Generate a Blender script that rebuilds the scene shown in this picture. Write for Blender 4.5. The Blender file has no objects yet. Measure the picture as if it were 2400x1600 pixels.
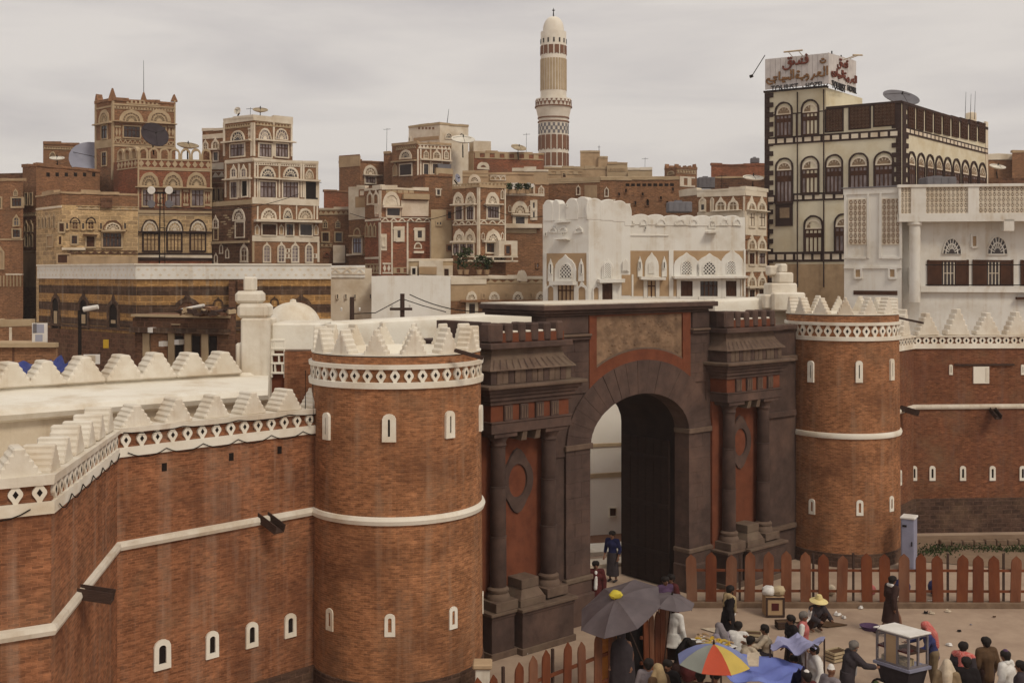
import bpy, bmesh, math, random
from mathutils import Vector, Matrix
R = math.radians
rnd = random.Random(7)
SC = bpy.context.scene
COL = SC.collection

# ------------------------------------------------------------------ camera
FPX, HY, CX, CAMZ = 2600.0, 640.0, 1200.0, 10.5      # focal length and horizon measured on the 2400 x 1600 photograph
cam = bpy.data.cameras.new('camera')
cam.sensor_width = 36
cam.lens = FPX / 2400 * 36
cam.shift_y = -160 / 2400
cam.clip_end = 6000
camo = bpy.data.objects.new('camera', cam)
COL.objects.link(camo)
camo.location = (0, 0, CAMZ)
camo.rotation_euler = (R(90), 0, 0)
SC.camera = camo

# ------------------------------------------------------------------ sky, sun, exposure
SUN_EL, SUN_AZ = R(46), R(140)          # azimuth clockwise from +Y: sun high behind the right shoulder
W = bpy.data.worlds.new('World'); SC.world = W; W.use_nodes = True
nt = W.node_tree; nt.nodes.clear()
def wn(t, **k):
    n = nt.nodes.new(t)
    for a, b in k.items(): setattr(n, a, b)
    return n
out = wn('ShaderNodeOutputWorld'); bg = wn('ShaderNodeBackground'); bg.inputs['Strength'].default_value = 1.0
sky = wn('ShaderNodeTexSky', sky_type='NISHITA', sun_disc=False, sun_elevation=SUN_EL, sun_rotation=SUN_AZ)
skm = wn('ShaderNodeVectorMath', operation='SCALE'); skm.inputs['Scale'].default_value = 0.09
nt.links.new(sky.outputs[0], skm.inputs[0])
tc = wn('ShaderNodeTexCoord'); mp = wn('ShaderNodeMapping'); mp.inputs['Scale'].default_value = (1.2, 1.2, 7.0)
nz = wn('ShaderNodeTexNoise'); nz.inputs['Scale'].default_value = 1.9; nz.inputs['Detail'].default_value = 8; nz.inputs['Roughness'].default_value = .55; nz.inputs['Distortion'].default_value = .4
nt.links.new(tc.outputs['Generated'], mp.inputs[0]); nt.links.new(mp.outputs[0], nz.inputs['Vector'])
cr = wn('ShaderNodeValToRGB'); cr.color_ramp.elements[0].position = .37; cr.color_ramp.elements[1].position = .58
cr.color_ramp.elements[0].color = (.60, .556, .536, 1); cr.color_ramp.elements[1].color = (.765, .71, .66, 1)
nt.links.new(nz.outputs[0], cr.inputs[0])
mx = wn('ShaderNodeMix', data_type='RGBA'); mx.inputs[0].default_value = .93       # cloud cover over the clear sky
nt.links.new(skm.outputs[0], mx.inputs[6]); nt.links.new(cr.outputs[0], mx.inputs[7])
nt.links.new(mx.outputs[2], bg.inputs['Color']); nt.links.new(bg.outputs[0], out.inputs[0])

sl = bpy.data.lights.new('sun', 'SUN'); sl.energy = 1.5; sl.angle = R(15); sl.color = (1, .9, .74)
so = bpy.data.objects.new('sun', sl); COL.objects.link(so)
dsun = Vector((math.sin(SUN_AZ) * math.cos(SUN_EL), math.cos(SUN_AZ) * math.cos(SUN_EL), math.sin(SUN_EL)))
so.rotation_euler = dsun.to_track_quat('Z', 'Y').to_euler(); so.location = (10, -10, 60)
vs = SC.view_settings
SC.display_settings.display_device = 'sRGB'
vs.view_transform = 'Standard'; vs.look = 'None'; vs.gamma = 1; vs.use_curve_mapping = False; vs.exposure = 0.0

# ------------------------------------------------------------------ materials
MATS = {}
def mat(name, col, col2=None, scale=3.0, rough=.9, kind='noise', bump=.15, bw=.22, bh=.065, mortar=None, streak=None,
        dirt=None, spec=.15, detail=6, cyl=0, stretch=(1, 1, 1), bscale=None):
    """procedural surface: mottled base colour, optional brick courses, streaks, dirt blotches, fine relief"""
    m = bpy.data.materials.new(name); m.use_nodes = True
    t = m.node_tree; N = t.nodes; L = t.links
    bs = N['Principled BSDF']; bs.inputs['Roughness'].default_value = rough
    bs.inputs['Specular IOR Level'].default_value = spec
    def nn(k, **kw):
        n = N.new(k)
        for a, b in kw.items(): setattr(n, a, b)
        return n
    def mixc(f, a, b, mode='MIX'):
        n = nn('ShaderNodeMix', data_type='RGBA', blend_type=mode)
        for i, v in ((0, f), (6, a), (7, b)):
            if hasattr(v, 'links'): L.new(v, n.inputs[i])
            else: n.inputs[i].default_value = v if i == 0 else (*v, 1)
        return n.outputs[2]
    def noise(vec, sc, det=detail, ro=.6):
        n = nn('ShaderNodeTexNoise'); n.inputs['Scale'].default_value = sc; n.inputs['Detail'].default_value = det
        n.inputs['Roughness'].default_value = ro; L.new(vec, n.inputs['Vector']); return n.outputs[0]
    def ramp(v, a, b):
        n = nn('ShaderNodeMapRange'); n.inputs[1].default_value = a; n.inputs[2].default_value = b
        L.new(v, n.inputs[0]); return n.outputs[0]
    g = nn('ShaderNodeNewGeometry'); tcn = nn('ShaderNodeTexCoord')
    pos = g.outputs['Position'] if not cyl else tcn.outputs['Object']
    mpn = nn('ShaderNodeMapping'); mpn.inputs['Scale'].default_value = stretch; L.new(pos, mpn.inputs[0])
    pv = mpn.outputs[0]
    col2 = col2 or tuple(c * .6 for c in col)
    c = mixc(ramp(noise(pv, scale), .32, .68), col, col2)
    # coordinates along the wall
    sp = nn('ShaderNodeSeparateXYZ'); L.new(pos, sp.inputs[0])
    if cyl:
        at = nn('ShaderNodeMath', operation='ARCTAN2'); L.new(sp.outputs[1], at.inputs[0]); L.new(sp.outputs[0], at.inputs[1])
        ml = nn('ShaderNodeMath', operation='MULTIPLY'); L.new(at.outputs[0], ml.inputs[0]); ml.inputs[1].default_value = cyl
        uco = ml.outputs[0]
    else:
        cp = nn('ShaderNodeVectorMath', operation='CROSS_PRODUCT'); L.new(g.outputs['True Normal'], cp.inputs[0]); cp.inputs[1].default_value = (0, 0, 1)
        dt = nn('ShaderNodeVectorMath', operation='DOT_PRODUCT'); L.new(cp.outputs[0], dt.inputs[0]); L.new(pos, dt.inputs[1])
        uco = dt.outputs['Value']
    cb = nn('ShaderNodeCombineXYZ'); L.new(uco, cb.inputs[0]); L.new(sp.outputs[2], cb.inputs[1])
    uz = cb.outputs[0]
    hgt = None
    if kind == 'brick':
        b = nn('ShaderNodeTexBrick'); L.new(uz, b.inputs['Vector']); b.inputs['Scale'].default_value = 1
        b.inputs['Brick Width'].default_value = bw; b.inputs['Row Height'].default_value = bh
        b.inputs['Mortar Size'].default_value = bh * .12; b.inputs['Mortar Smooth'].default_value = .3
        b.inputs['Color1'].default_value = (.55, .53, .52, 1); b.inputs['Color2'].default_value = (1.28, 1.24, 1.16, 1)
        mo = mortar or (1.45, 1.42, 1.35)
        b.inputs['Mortar'].default_value = (*mo, 1)
        c = mixc(.68, c, b.outputs['Color'], 'MULTIPLY')
        mm = nn('ShaderNodeMapping'); mm.inputs['Scale'].default_value = (4.5, 13, 1); L.new(uz, mm.inputs[0])
        lay = noise(mm.outputs[0], 1, 7, .75)
        c = mixc(.7, c, mixc(ramp(lay, .36, .64), (.46, .41, .38), (1.5, 1.52, 1.5)), 'MULTIPLY')
        c = mixc(ramp(noise(pv, .9, 6, .7), .5, .78), c, mixc(.6, c, (.24, .15, .09)))
        hgt = b.outputs['Fac']
    if dirt:
        d = ramp(noise(pv, .55, 7, .65), .48, .72)
        c = mixc(d, c, mixc(.75, c, dirt))
    if streak:
        mm = nn('ShaderNodeMapping'); mm.inputs['Scale'].default_value = (1.5, .07, 1); L.new(uz, mm.inputs[0])
        s = ramp(noise(mm.outputs[0], 1.7, 4, .6), .52, .74)
        s2 = ramp(noise(pv, 2.2, 5), .3, .62)
        q = nn('ShaderNodeMath', operation='MULTIPLY'); L.new(s, q.inputs[0]); L.new(s2, q.inputs[1])
        q2 = nn('ShaderNodeMath', operation='MULTIPLY'); L.new(q.outputs[0], q2.inputs[0]); q2.inputs[1].default_value = .75
        c = mixc(q2.outputs[0], c, streak)
    L.new(c, bs.inputs['Base Color'])
    if bump:
        bn = nn('ShaderNodeBump'); bn.inputs['Strength'].default_value = min(1, bump * 3); bn.inputs['Distance'].default_value = .02
        h = noise(pv, bscale or scale * 5, 5)
        if hgt is not None:
            mmx = nn('ShaderNodeMath', operation='SUBTRACT'); L.new(h, mmx.inputs[0]); L.new(hgt, mmx.inputs[1]); h = mmx.outputs[0]
        L.new(h, bn.inputs['Height']); L.new(bn.outputs[0], bs.inputs['Normal'])
    MATS[name] = m
    return m

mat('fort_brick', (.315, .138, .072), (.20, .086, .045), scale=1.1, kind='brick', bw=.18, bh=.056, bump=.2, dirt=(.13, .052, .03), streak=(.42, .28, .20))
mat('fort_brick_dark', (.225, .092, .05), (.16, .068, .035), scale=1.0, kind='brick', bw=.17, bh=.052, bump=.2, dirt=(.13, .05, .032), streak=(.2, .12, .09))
mat('tower_brick', (.365, .170, .086), (.25, .114, .054), scale=1.1, kind='brick', bw=.17, bh=.052, bump=.2, dirt=(.135, .055, .03), streak=(.40, .25, .16), cyl=2.18)
mat('plinth', (.07, .04, .03), (.10, .06, .045), scale=2, kind='brick', bw=.4, bh=.18, bump=.2)
mat('lime', (.82, .78, .69), (.74, .69, .59), scale=1.0, rough=.85, bump=.10, dirt=(.50, .38, .24), bscale=9)
mat('lime_worn', (.75, .70, .61), (.62, .555, .455), scale=1.6, rough=.9, bump=.14, dirt=(.50, .38, .25), streak=(.42, .31, .21))
mat('basalt', (.094, .060, .049), (.060, .037, .031), scale=2.4, rough=.85, bump=.12, dirt=(.17, .10, .075), spec=.2)
mat('basalt_light', (.165, .112, .082), (.105, .069, .052), scale=3, rough=.9, bump=.12, dirt=(.17, .13, .09))
mat('gate_orange', (.19, .062, .032), (.125, .040, .022), scale=2.5, bump=.12, dirt=(.14, .045, .02))
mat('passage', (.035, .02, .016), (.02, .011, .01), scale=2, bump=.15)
mat('relief', (.29, .185, .115), (.12, .075, .048), scale=2.2, bump=.3, dirt=(.13, .085, .06), bscale=5)
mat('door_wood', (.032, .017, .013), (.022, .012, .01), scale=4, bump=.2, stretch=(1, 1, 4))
mat('lime_stained_shaded', (.68, .60, .48), (.54, .45, .33), scale=1.2, rough=.9, bump=.16, dirt=(.36, .26, .16), streak=(.30, .20, .12))  # stains, with the shade of the inner wall's face mixed into the base colour
mat('whitewash', (.90, .87, .80), (.84, .80, .72), scale=.8, bump=.06)
mat('slit', (.012, .008, .007), (.02, .012, .01), scale=4, bump=0)
mat('old_wood', (.075, .045, .035), (.045, .026, .02), scale=6, bump=.2, stretch=(1, 1, 4))
mat('wire', (.02, .014, .012), bump=0)
mat('ground', (.43, .32, .235), (.355, .258, .19), scale=1.6, bump=.14, dirt=(.27, .19, .14), bscale=18)
mat('pavement', (.26, .18, .12), (.2, .135, .09), scale=1.2, bump=.12, dirt=(.14, .09, .06))
mat('stone_kerb', (.22, .15, .10), (.14, .09, .06), scale=3, bump=.15)

# ------------------------------------------------------------------ mesh building
class MB:
    def __init__(s): s.v = []; s.f = []
    def add(s, vs, fs):
        o = len(s.v); s.v += [tuple(p) for p in vs]; s.f += [tuple(i + o for i in f) for f in fs]; return s
    def hexa(s, p):           # 8 points: bottom ring 0-3, top ring 4-7
        return s.add(p, [(0, 1, 2, 3), (4, 5, 6, 7), (0, 1, 5, 4), (1, 2, 6, 5), (2, 3, 7, 6), (3, 0, 4, 7)])
    def box(s, x0, x1, y0, y1, z0, z1):
        return s.hexa([(x0, y0, z0), (x1, y0, z0), (x1, y1, z0), (x0, y1, z0), (x0, y0, z1), (x1, y0, z1), (x1, y1, z1), (x0, y1, z1)])
    def prism(s, ring0, ring1):
        n = len(ring0)
        return s.add(list(ring0) + list(ring1), [tuple(range(n)), tuple(range(n, 2 * n))] + [(i, (i + 1) % n, n + (i + 1) % n, n + i) for i in range(n)])
    def loft(s, rings, closed=True, cap=True):
        n = len(rings[0]); vs = [p for r in rings for p in r]; fs = []
        for k in range(len(rings) - 1):
            for i in range(n if closed else n - 1):
                j = (i + 1) % n
                fs.append((k * n + i, k * n + j, (k + 1) * n + j, (k + 1) * n + i))
        if cap: fs += [tuple(range(n)), tuple(range((len(rings) - 1) * n, len(rings) * n))]
        return s.add(vs, fs)
    def lathe(s, cx, cy, prof, seg=32, cap=True):
        return s.loft([[(cx + r * math.cos(2 * math.pi * i / seg), cy + r * math.sin(2 * math.pi * i / seg), z) for i in range(seg)] for r, z in prof], cap=cap)
    def tube(s, pts, r, seg=6, r1=None):
        pts = [Vector(p) for p in pts]; rings = []
        for k, p in enumerate(pts):
            d = (pts[min(k + 1, len(pts) - 1)] - pts[max(k - 1, 0)]).normalized()
            a = d.cross(Vector((0, 0, 1)));
            if a.length < 1e-3: a = d.cross(Vector((1, 0, 0)))
            a.normalize(); b = d.cross(a)
            rr = r if r1 is None else r + (r1 - r) * k / max(1, len(pts) - 1)
            rings.append([p + a * rr * math.cos(2 * math.pi * i / seg) + b * rr * math.sin(2 * math.pi * i / seg) for i in range(seg)])
        return s.loft(rings)
    # pieces laid on a vertical face: u along it, z up, n outwards
    def fb(s, F, u0, u1, z0, z1, n0, n1):
        return s.hexa([F.pt(u0, z0, n0), F.pt(u1, z0, n0), F.pt(u1, z0, n1), F.pt(u0, z0, n1), F.pt(u0, z1, n0), F.pt(u1, z1, n0), F.pt(u1, z1, n1), F.pt(u0, z1, n1)])
    def fp(s, F, poly, n0, n1):
        return s.prism([F.pt(u, z, n0) for u, z in poly], [F.pt(u, z, n1) for u, z in poly])
    def farc(s, F, uc, zc, ri, ro, n0, n1, a0=0, a1=180, seg=12, sx=1.0):
        """band between two concentric (elliptic) arcs"""
        A = [R(a0 + (a1 - a0) * i / seg) for i in range(seg + 1)]
        rings = []
        for a in A:
            ca, sa = math.cos(a) * sx, math.sin(a)
            rings.append([F.pt(uc + ri * ca, zc + ri * sa, n0), F.pt(uc + ro * ca, zc + ro * sa, n0), F.pt(uc + ro * ca, zc + ro * sa, n1), F.pt(uc + ri * ca, zc + ri * sa, n1)])
        return s.loft(rings)
    def ffan(s, F, uc, zc, r, n0, n1, seg=12, sx=1.0, a0=0, a1=180):
        return s.fp(F, [(uc + r * math.cos(R(a0 + (a1 - a0) * i / seg)) * sx, zc + r * math.sin(R(a0 + (a1 - a0) * i / seg))) for i in range(seg + 1)], n0, n1)

def mesh(name, mb, m, smooth=False, bevel=0, mats=None):
    me = bpy.data.meshes.new(name)
    me.from_pydata(mb.v, [], mb.f)
    bm = bmesh.new(); bm.from_mesh(me)
    bmesh.ops.recalc_face_normals(bm, faces=bm.faces)
    if bevel:
        es = [e for e in bm.edges if len(e.link_faces) == 2 and e.calc_face_angle(0) > .5]
        bmesh.ops.bevel(bm, geom=es, offset=bevel, segments=1, affect='EDGES', clamp_overlap=True)
    bm.to_mesh(me); bm.free()
    if smooth:
        me.polygons.foreach_set('use_smooth', [True] * len(me.polygons))
        me.set_sharp_from_angle(angle=R(40))
    if isinstance(m, str): m = MATS[m]
    me.materials.append(m)
    return me

def link(name, me, parent=None, loc=None, rotz=0):
    o = bpy.data.objects.new(name, me); COL.objects.link(o)
    if parent is not None: o.parent = parent
    if loc is not None: o.location = loc
    if rotz: o.rotation_euler = (0, 0, rotz)
    return o

def wloc(o):
    v = Vector((0, 0, 0))
    while o is not None: v += o.location; o = o.parent
    return v

ROUGH = {k: .035 for k in ('band', 'ledge', 'pilaster', 'white_strip', 'fanlight', 'coping', 'roof_arch', 'patch')}; ROUGH.update(frieze=.02, window=.022)
def part(name, mb, m, parent, smooth=False, bevel=0, label=None):
    """one mesh part given in world coordinates, hung under its (unrotated) parent"""
    off = wloc(parent)
    if name in ROUGH:                                   # hand-laid plaster trim is never quite straight
        a = ROUGH[name]; mb.v = [(p[0] + rnd.uniform(-a, a) * .4, p[1] + rnd.uniform(-a, a) * .2, p[2] + rnd.uniform(-a, a)) for p in mb.v]
    for i, p in enumerate(mb.v): mb.v[i] = (p[0] - off.x, p[1] - off.y, p[2] - off.z)
    o = link(name, mesh(name, mb, m, smooth, bevel), parent)
    if label: o['label'] = label
    return o

def tag(o, label=None, cat=None, group=None, kind=None):
    if label: o['label'] = label
    if cat: o['category'] = cat
    if group: o['group'] = group
    if kind: o['kind'] = kind
    return o

def thing(name, label, cat, loc=(0, 0, 0), group=None, rotz=0):
    o = link(name, None, None, loc, rotz); o.empty_display_size = .3
    return tag(o, label, cat, group)

def solo(name, mb, m, label, cat, group=None, smooth=False, bevel=0, kind=None, loc=None):
    if loc is None:
        v = [Vector(p) for p in mb.v]
        loc = Vector(((min(p.x for p in v) + max(p.x for p in v)) / 2, (min(p.y for p in v) + max(p.y for p in v)) / 2, min(p.z for p in v)))
    mb.v = [(p[0] - loc[0], p[1] - loc[1], p[2] - loc[2]) for p in mb.v]
    return tag(link(name, mesh(name, mb, m, smooth, bevel), None, loc), label, cat, group, kind)

def struct(name, mb, m, smooth=False, bevel=0):
    return tag(link(name, mesh(name, mb, m, smooth, bevel)), kind='structure')

def copy_tree(o, parent=None):
    c = o.copy(); COL.objects.link(c); c.parent = parent
    for ch in o.children: copy_tree(ch, c)
    return c

# ------------------------------------------------------------------ measuring the place from the photograph
def at(px, py, D):
    return Vector(((px - CX) / FPX * D, D, CAMZ - (py - HY) / FPX * D))
def plan(px, D):
    return Vector(((px - CX) / FPX * D, D))
def gnd(px, py, z=0):
    return at(px, py, (CAMZ - z) * FPX / (py - HY))

class Face:
    """a vertical plane from A to B (plan points); n points to the viewer"""
    def __init__(s, A, B):
        s.A, s.B = Vector(A), Vector(B); s.d = (s.B - s.A).normalized(); s.len = (s.B - s.A).length
        s.n = Vector((s.d.y, -s.d.x))
        if s.n.dot(-(s.A + s.B) / 2) < 0: s.n = -s.n
    def depth(s, px):
        r = Vector(((px - CX) / FPX, 1)); return s.n.dot(s.A) / s.n.dot(r)
    def u(s, px):
        D = s.depth(px); return (Vector(((px - CX) / FPX * D, D)) - s.A).dot(s.d)
    def z(s, px, py):
        return CAMZ - (py - HY) / FPX * s.depth(px)
    def pt(s, u, z, n=0):
        q = s.A + s.d * u + s.n * n; return Vector((q.x, q.y, z))
    def off(s, k):
        return Face(s.A + s.n * k, s.B + s.n * k)

def zoomed(x0, y0, k):
    return lambda x, y: (x / k + x0, y / k + y0)
Z1, Z2, Z3, Z4 = zoomed(0, 100, 2.8), zoomed(700, 200, 2.8), zoomed(1200, 300, 3.408), zoomed(1700, 80, 2.529)
Z5, Z6, Z7, Z8 = zoomed(0, 560, 2.904), zoomed(600, 640, 2.613), zoomed(1080, 660, 2.45), zoomed(1750, 620, 2.306)
Y1, Y2, Y3, Y4, Y5, Y6, Y7 = zoomed(0, 1000, 2.614), zoomed(650, 1100, 3.137), zoomed(1050, 1150, 3.485), zoomed(1350, 1200, 3.92), zoomed(1850, 1180, 3.733), zoomed(1500, 1350, 5.88), zoomed(2000, 1330, 5.81)
# ================================================================== THE GROUND
def sheet(name, pts, z, m):
    mb = MB(); mb.add([(x, y, z) for x, y in pts], [tuple(range(len(pts)))]); return struct(name, mb, m)
sheet('ground', [(-900, -300), (900, -300), (900, 1500), (-900, 1500)], -.02, 'ground')

# ================================================================== THE FORTRESS WALLS AND TOWERS
def merlon_mesh(w, h, t, steps=5, tip=.16, bev=.022):
    """stepped, pointed merlon: a stair of slabs, wide below and narrow on top"""
    L = [(-w / 2, 0)]; hs = h / steps
    for k in range(steps):
        x = -w / 2 + (w / 2 - tip * w / 2) * k / (steps - 1) * 1.0
        L += [(x, hs * k + (0 if k else 0.0)), (x + .01 * w, hs * (k + 1))]
    prof = []
    for p in L:
        if not prof or (abs(p[0] - prof[-1][0]) + abs(p[1] - prof[-1][1])) > 1e-5: prof.append(p)
    ring = prof + [(-x, z) for x, z in reversed(prof)]
    mb = MB(); mb.prism([(x, -t / 2, z) for x, z in ring], [(x, t / 2, z) for x, z in ring])
    return mesh('merlon', mb, 'lime_worn', bevel=bev)

def lozenge_mesh(w, h, m='lime'):
    """upright plaster lozenge with stems above and below; the dark eye is its own sub-part"""
    mb = MB(); half = [(.20 * w, h / 2), (.17 * w, h * .42), (.30 * w, h * .27), (.47 * w, h * .10), (w / 2, 0), (.47 * w, -h * .10), (.30 * w, -h * .27), (.17 * w, -h * .42), (.20 * w, -h / 2)]
    pr = half + [(-x, z) for x, z in reversed(half)]
    mb.prism([(x, -.05, z) for x, z in pr], [(x, .035, z) for x, z in pr])
    eye = MB(); e = [(0, .2 * h), (.2 * w, 0), (0, -.2 * h), (-.2 * w, 0)]
    eye.prism([(x, -.03, z) for x, z in e], [(x, .040, z) for x, z in e])
    return mesh('lozenge', mb, m), mesh('lozenge_eye', eye, 'slit')

def loophole(parent, P, n2, w, h, sl=.34, seg=6, slits=((0, .55),), rot=0, arch=True):
    """plaster surround (a ring with thickness) and its dark slit set back inside"""
    ang = math.atan2(n2.y, n2.x) - math.pi / 2                    # local +Y is the wall's outward normal
    def outl(w, h, k): 
        pts = [(w / 2, -h / 2), (w / 2 * .97, h / 2 - w * .35)]
        pts += [(w / 2 * .95 * math.cos(R(a)), h / 2 - w * .35 + w * .35 * math.sin(R(a))) for a in (35, 65, 90, 115, 145)]
        pts += [(-w / 2 * .97, h / 2 - w * .35), (-w / 2, -h / 2)]
        return pts
    o = outl(w, h, 0); i = outl(w * sl, h * .62, 0)
    mb = MB(); n = len(o)
    rings = []
    for a, b in zip(o, i):
        rings.append([(a[0], -.06, a[1]), (a[0] * .97, .05, a[1]), (b[0], .05, b[1]), (b[0], -.06, b[1])])
    rings.append(rings[0]); mb.loft(rings, cap=False)
    me = mesh('loophole', mb, 'lime')
    l = link('loophole', me, parent, Vector(P) - wloc(parent), ang)
    sb = MB(); sb.prism([(x, -.05, z) for x, z in i], [(x, .012, z) for x, z in i])
    link('slit', mesh('slit', sb, 'slit'), l)
    return l

MER_A = merlon_mesh(.68, .52, .56, tip=.28, bev=.035)
MER_R = merlon_mesh(.96, .63, .72, tip=.30, bev=.045)
MER_T = merlon_mesh(.58, .62, .34, tip=.18, bev=.025)
MER_E = merlon_mesh(1.0, 1.02, .5, tip=.22, bev=.03)
LOZ = lozenge_mesh(.23, .33)
LOZR = lozenge_mesh(.27, .40)

def along(A, B, step, start=.5):
    d = (B - A); L = d.length; n = max(1, round(L / step)); d.normalize()
    return [(A + d * (L * (i + start) / n)) for i in range(n)], d

def wall_run(root, pts, z_pl, z_str, z_band, z_top, merl, mstep, loz, lstep, thick=.6, brick='fort_brick', skip=()):
    """battered brick wall following plan points: plinth, string course, lozenge band, coping, merlons"""
    faces = [Face(a, b) for a, b in zip(pts, pts[1:])]
    # mitred offsets
    def offs(k):
        res = []
        for i, p in enumerate(pts):
            ns = [faces[j].n for j in (i - 1, i) if 0 <= j < len(faces)]
            m = sum(ns, Vector((0, 0))).normalized(); res.append(p + m * (k / max(.4, m.dot(ns[0]))))
        return res
    def strip(name, m, z0, z1, n0, n1, sm=False, bev=0):
        a, b = offs(n0), offs(n1); mb = MB()
        for i in range(len(pts) - 1):
            vs = [(*a[i], z0), (*a[i + 1], z0), (*b[i + 1], z0), (*b[i], z0), (*a[i], z1), (*a[i + 1], z1), (*b[i + 1], z1), (*b[i], z1)]
            mb.hexa(vs)
        return part(name, mb, m, root)
    strip('plinth', 'plinth', -.3, z_pl, -thick, .10)
    strip('wall_face', brick, z_pl, z_band + .26, -thick, 0)
    a, b = offs(-.05), offs(.09); mb = MB()
    for i in range(len(pts) - 1):
        prof = [(-.05, -.06), (.07, -.07), (.10, .01), (.08, .09), (-.05, .13)]
        rr = []
        for q in (i, i + 1):
            rr.append([(*(pts[q] + (offs(1)[q] - pts[q]) * k), z_str + dz) for k, dz in prof])
        mb.loft(rr)
    part('string_course', mb, 'lime_worn', root)
    strip('lower_band', 'lime', z_band, z_band + .2, -.05, .06)
    strip('band_field', 'plinth' if False else brick, z_band + .26, z_top - .1, -thick, -.03)
    strip('coping', 'lime_worn', z_top - .1, z_top, -thick, .07)
    for i, F in enumerate(faces):
        ang = math.atan2(F.n.y, F.n.x) - math.pi / 2
        if i not in skip or True:
            P, d = along(pts[i], pts[i + 1], lstep)
            for p in P:
                l = link('lozenge', loz[0], root, Vector((p.x, p.y, (z_band + .2 + z_top - .1) / 2)) - wloc(root) , ang)
                link('lozenge_eye', loz[1], l)
        if merl:
            P, d = along(pts[i], pts[i + 1], mstep)
            for k, p in enumerate(P):
                q = p - F.n * (.30)
                m = link('merlon', merl, root, Vector((q.x, q.y, z_top - .01)) - wloc(root), ang + rnd.uniform(-.03, .03))
                m.scale = (rnd.uniform(.90, 1.08), rnd.uniform(.92, 1.08), rnd.uniform(.88, 1.07)); m.rotation_euler[1] = rnd.uniform(-.03, .03)
    return faces

# ---- left curtain wall with its jog
LW = [Vector((-16.0, 13.2)), Vector((-10.8, 16.3)), Vector((-8.26, 17.9)), Vector((-7.6, 18.3)), Vector((-8.47, 23.8)), Vector((-4.35, 27.95))]
LWp = [LW[0], LW[3], LW[4], LW[5]]
lw = thing('city_wall', 'long brick city wall with a jog, white lozenge band and white stepped merlons, left of the gate', 'wall', (-8.47, 23.8, 0))
lf = wall_run(lw, LWp, .85, 4.62, 6.55, 7.16, MER_A, .98, LOZ, .36)
def put_loop(F, root, px, py, w, h, **k):
    u = F.u(px); p = F.pt(u, F.z(px, py), 0); loophole(root, p, F.n, w, h, **k)
for px, py, w, h in ((379, 1532, .42, .66), (496, 1509, .34, .62), (589, 1486, .34, .60), (679, 1464, .34, .58)):
    put_loop(lf[2], lw, px, py, w, h, sl=.42)
# small putlog holes
for px, py in ((385, 1094), (542, 1070), (655, 1054)):
    F = lf[2]; mb = MB(); u = F.u(px); z = F.z(px, py); mb.fb(F, u - .06, u + .06, z - .09, z + .09, -.1, .006); part('putlog_hole', mb, 'slit', lw)
# wooden rain spouts
def spout(root, P, d, L=.6, w=.3, label=None, hh=.17):
    """open plank trough pointing out of the wall"""
    d = Vector(d).normalized(); s = d.cross(Vector((0, 0, 1))).normalized(); up = s.cross(d)
    mb = MB()
    def slab(a0, a1, h0, h1):
        mb.hexa([P + s * a + up * h + d * l for h in (h0, h1) for (a, l) in ((a0, -.1), (a1, -.1), (a1, L), (a0, L))])
    slab(-w / 2, w / 2, -.03, .0); slab(-w / 2, -w / 2 + .03, 0, hh); slab(w / 2 - .03, w / 2, 0, hh)
    return part('rain_spout', mb, 'old_wood', root, label=label)
F = lf[2]; q = F.pt(F.u(617), F.z(617, 1218), 0); spout(lw, q, (F.n.x + .25, F.n.y, -.45))
F = lf[1]; q = F.pt(F.u(185), F.z(185, 1395), 0); spout(lw, q, (F.n.x, F.n.y, -.2))
# cables with scallops along the band
def garland(root, F, u0, u1, z, n=7, sag=.10):
    pts = []
    for i in range(n * 6 + 1):
        t = i / (n * 6); ph = t * n % 1
        pts.append(F.pt(u0 + (u1 - u0) * t, z - sag * 4 * ph * (1 - ph), .085))
    mb = MB(); mb.tube(pts, .011, 4); part('cable', mb, 'wire', root)
garland(lw, lf[2], .2, 5.6, 6.64, 6, .13); garland(lw, lf[1], .2, 5.4, 6.66, 6, .14); garland(lw, lf[2], .1, 5.7, 7.08, 4, .06)
garland(lw, lf[0], 3, 9.5, 6.66, 7, .14)
# wall walk: floor, then the thick inner wall with its broad white top and the big rear merlons
mb = MB()
R1, R2 = Vector((-18.0, 18.33)), Vector((-6.2, 28.2)); RB1, RB2 = Vector((-19.5, 21.7)), Vector((-7.0, 31.9))
wd = (R2 - R1).normalized(); wnn = Vector((wd.y, -wd.x))
mb.hexa([(*p, 5.5) for p in (LW[0], LW[3], R1 + wnn * 0, R1)] + [(*p, 6.25) for p in (LW[0], LW[3], R1, R1)]) if False else None
mb.add([(-16, 13.4, 6.3), (-7.8, 18.5, 6.3), (-8.67, 23.9, 6.3), (-4.6, 28.0, 6.3), (-6.2, 28.3, 6.3), (-18, 18.4, 6.3)], [(0, 1, 2, 3, 4, 5)])
part('wall_walk', mb, 'lime_worn', lw)
mb = MB()
prof = []
ringa, ringb = [], []
c1 = (RB1 - R1); c2 = (RB2 - R2)
for t, z in ((.06, 5.8), (.05, 7.22), (-.02, 7.30), (-.04, 7.42), (-.02, 7.54), (.06, 7.6), (.30, 7.58), (.80, 7.66), (.82, 7.74), (1.0, 7.74), (1.0, 0)):
    a, b = R1 + c1 * t, R2 + c2 * t
    ringa.append((a.x, a.y, z)); ringb.append((b.x, b.y, z))
mb.loft([ringa, ringb])
part('inner_wall', mb, 'lime', lw, smooth=True)
mb = MB(); fa, fb2 = R1 + c1 * .045, R2 + c2 * .045; mb.hexa([(*fa, 5.8), (*fb2, 5.8), (*(R2 + c2 * .3), 5.8), (*(R1 + c1 * .3), 5.8), (*fa, 7.24), (*fb2, 7.24), (*(R2 + c2 * .3), 7.24), (*(R1 + c1 * .3), 7.24)]); part('inner_wall_face', mb, 'lime_stained_shaded', lw)
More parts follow.
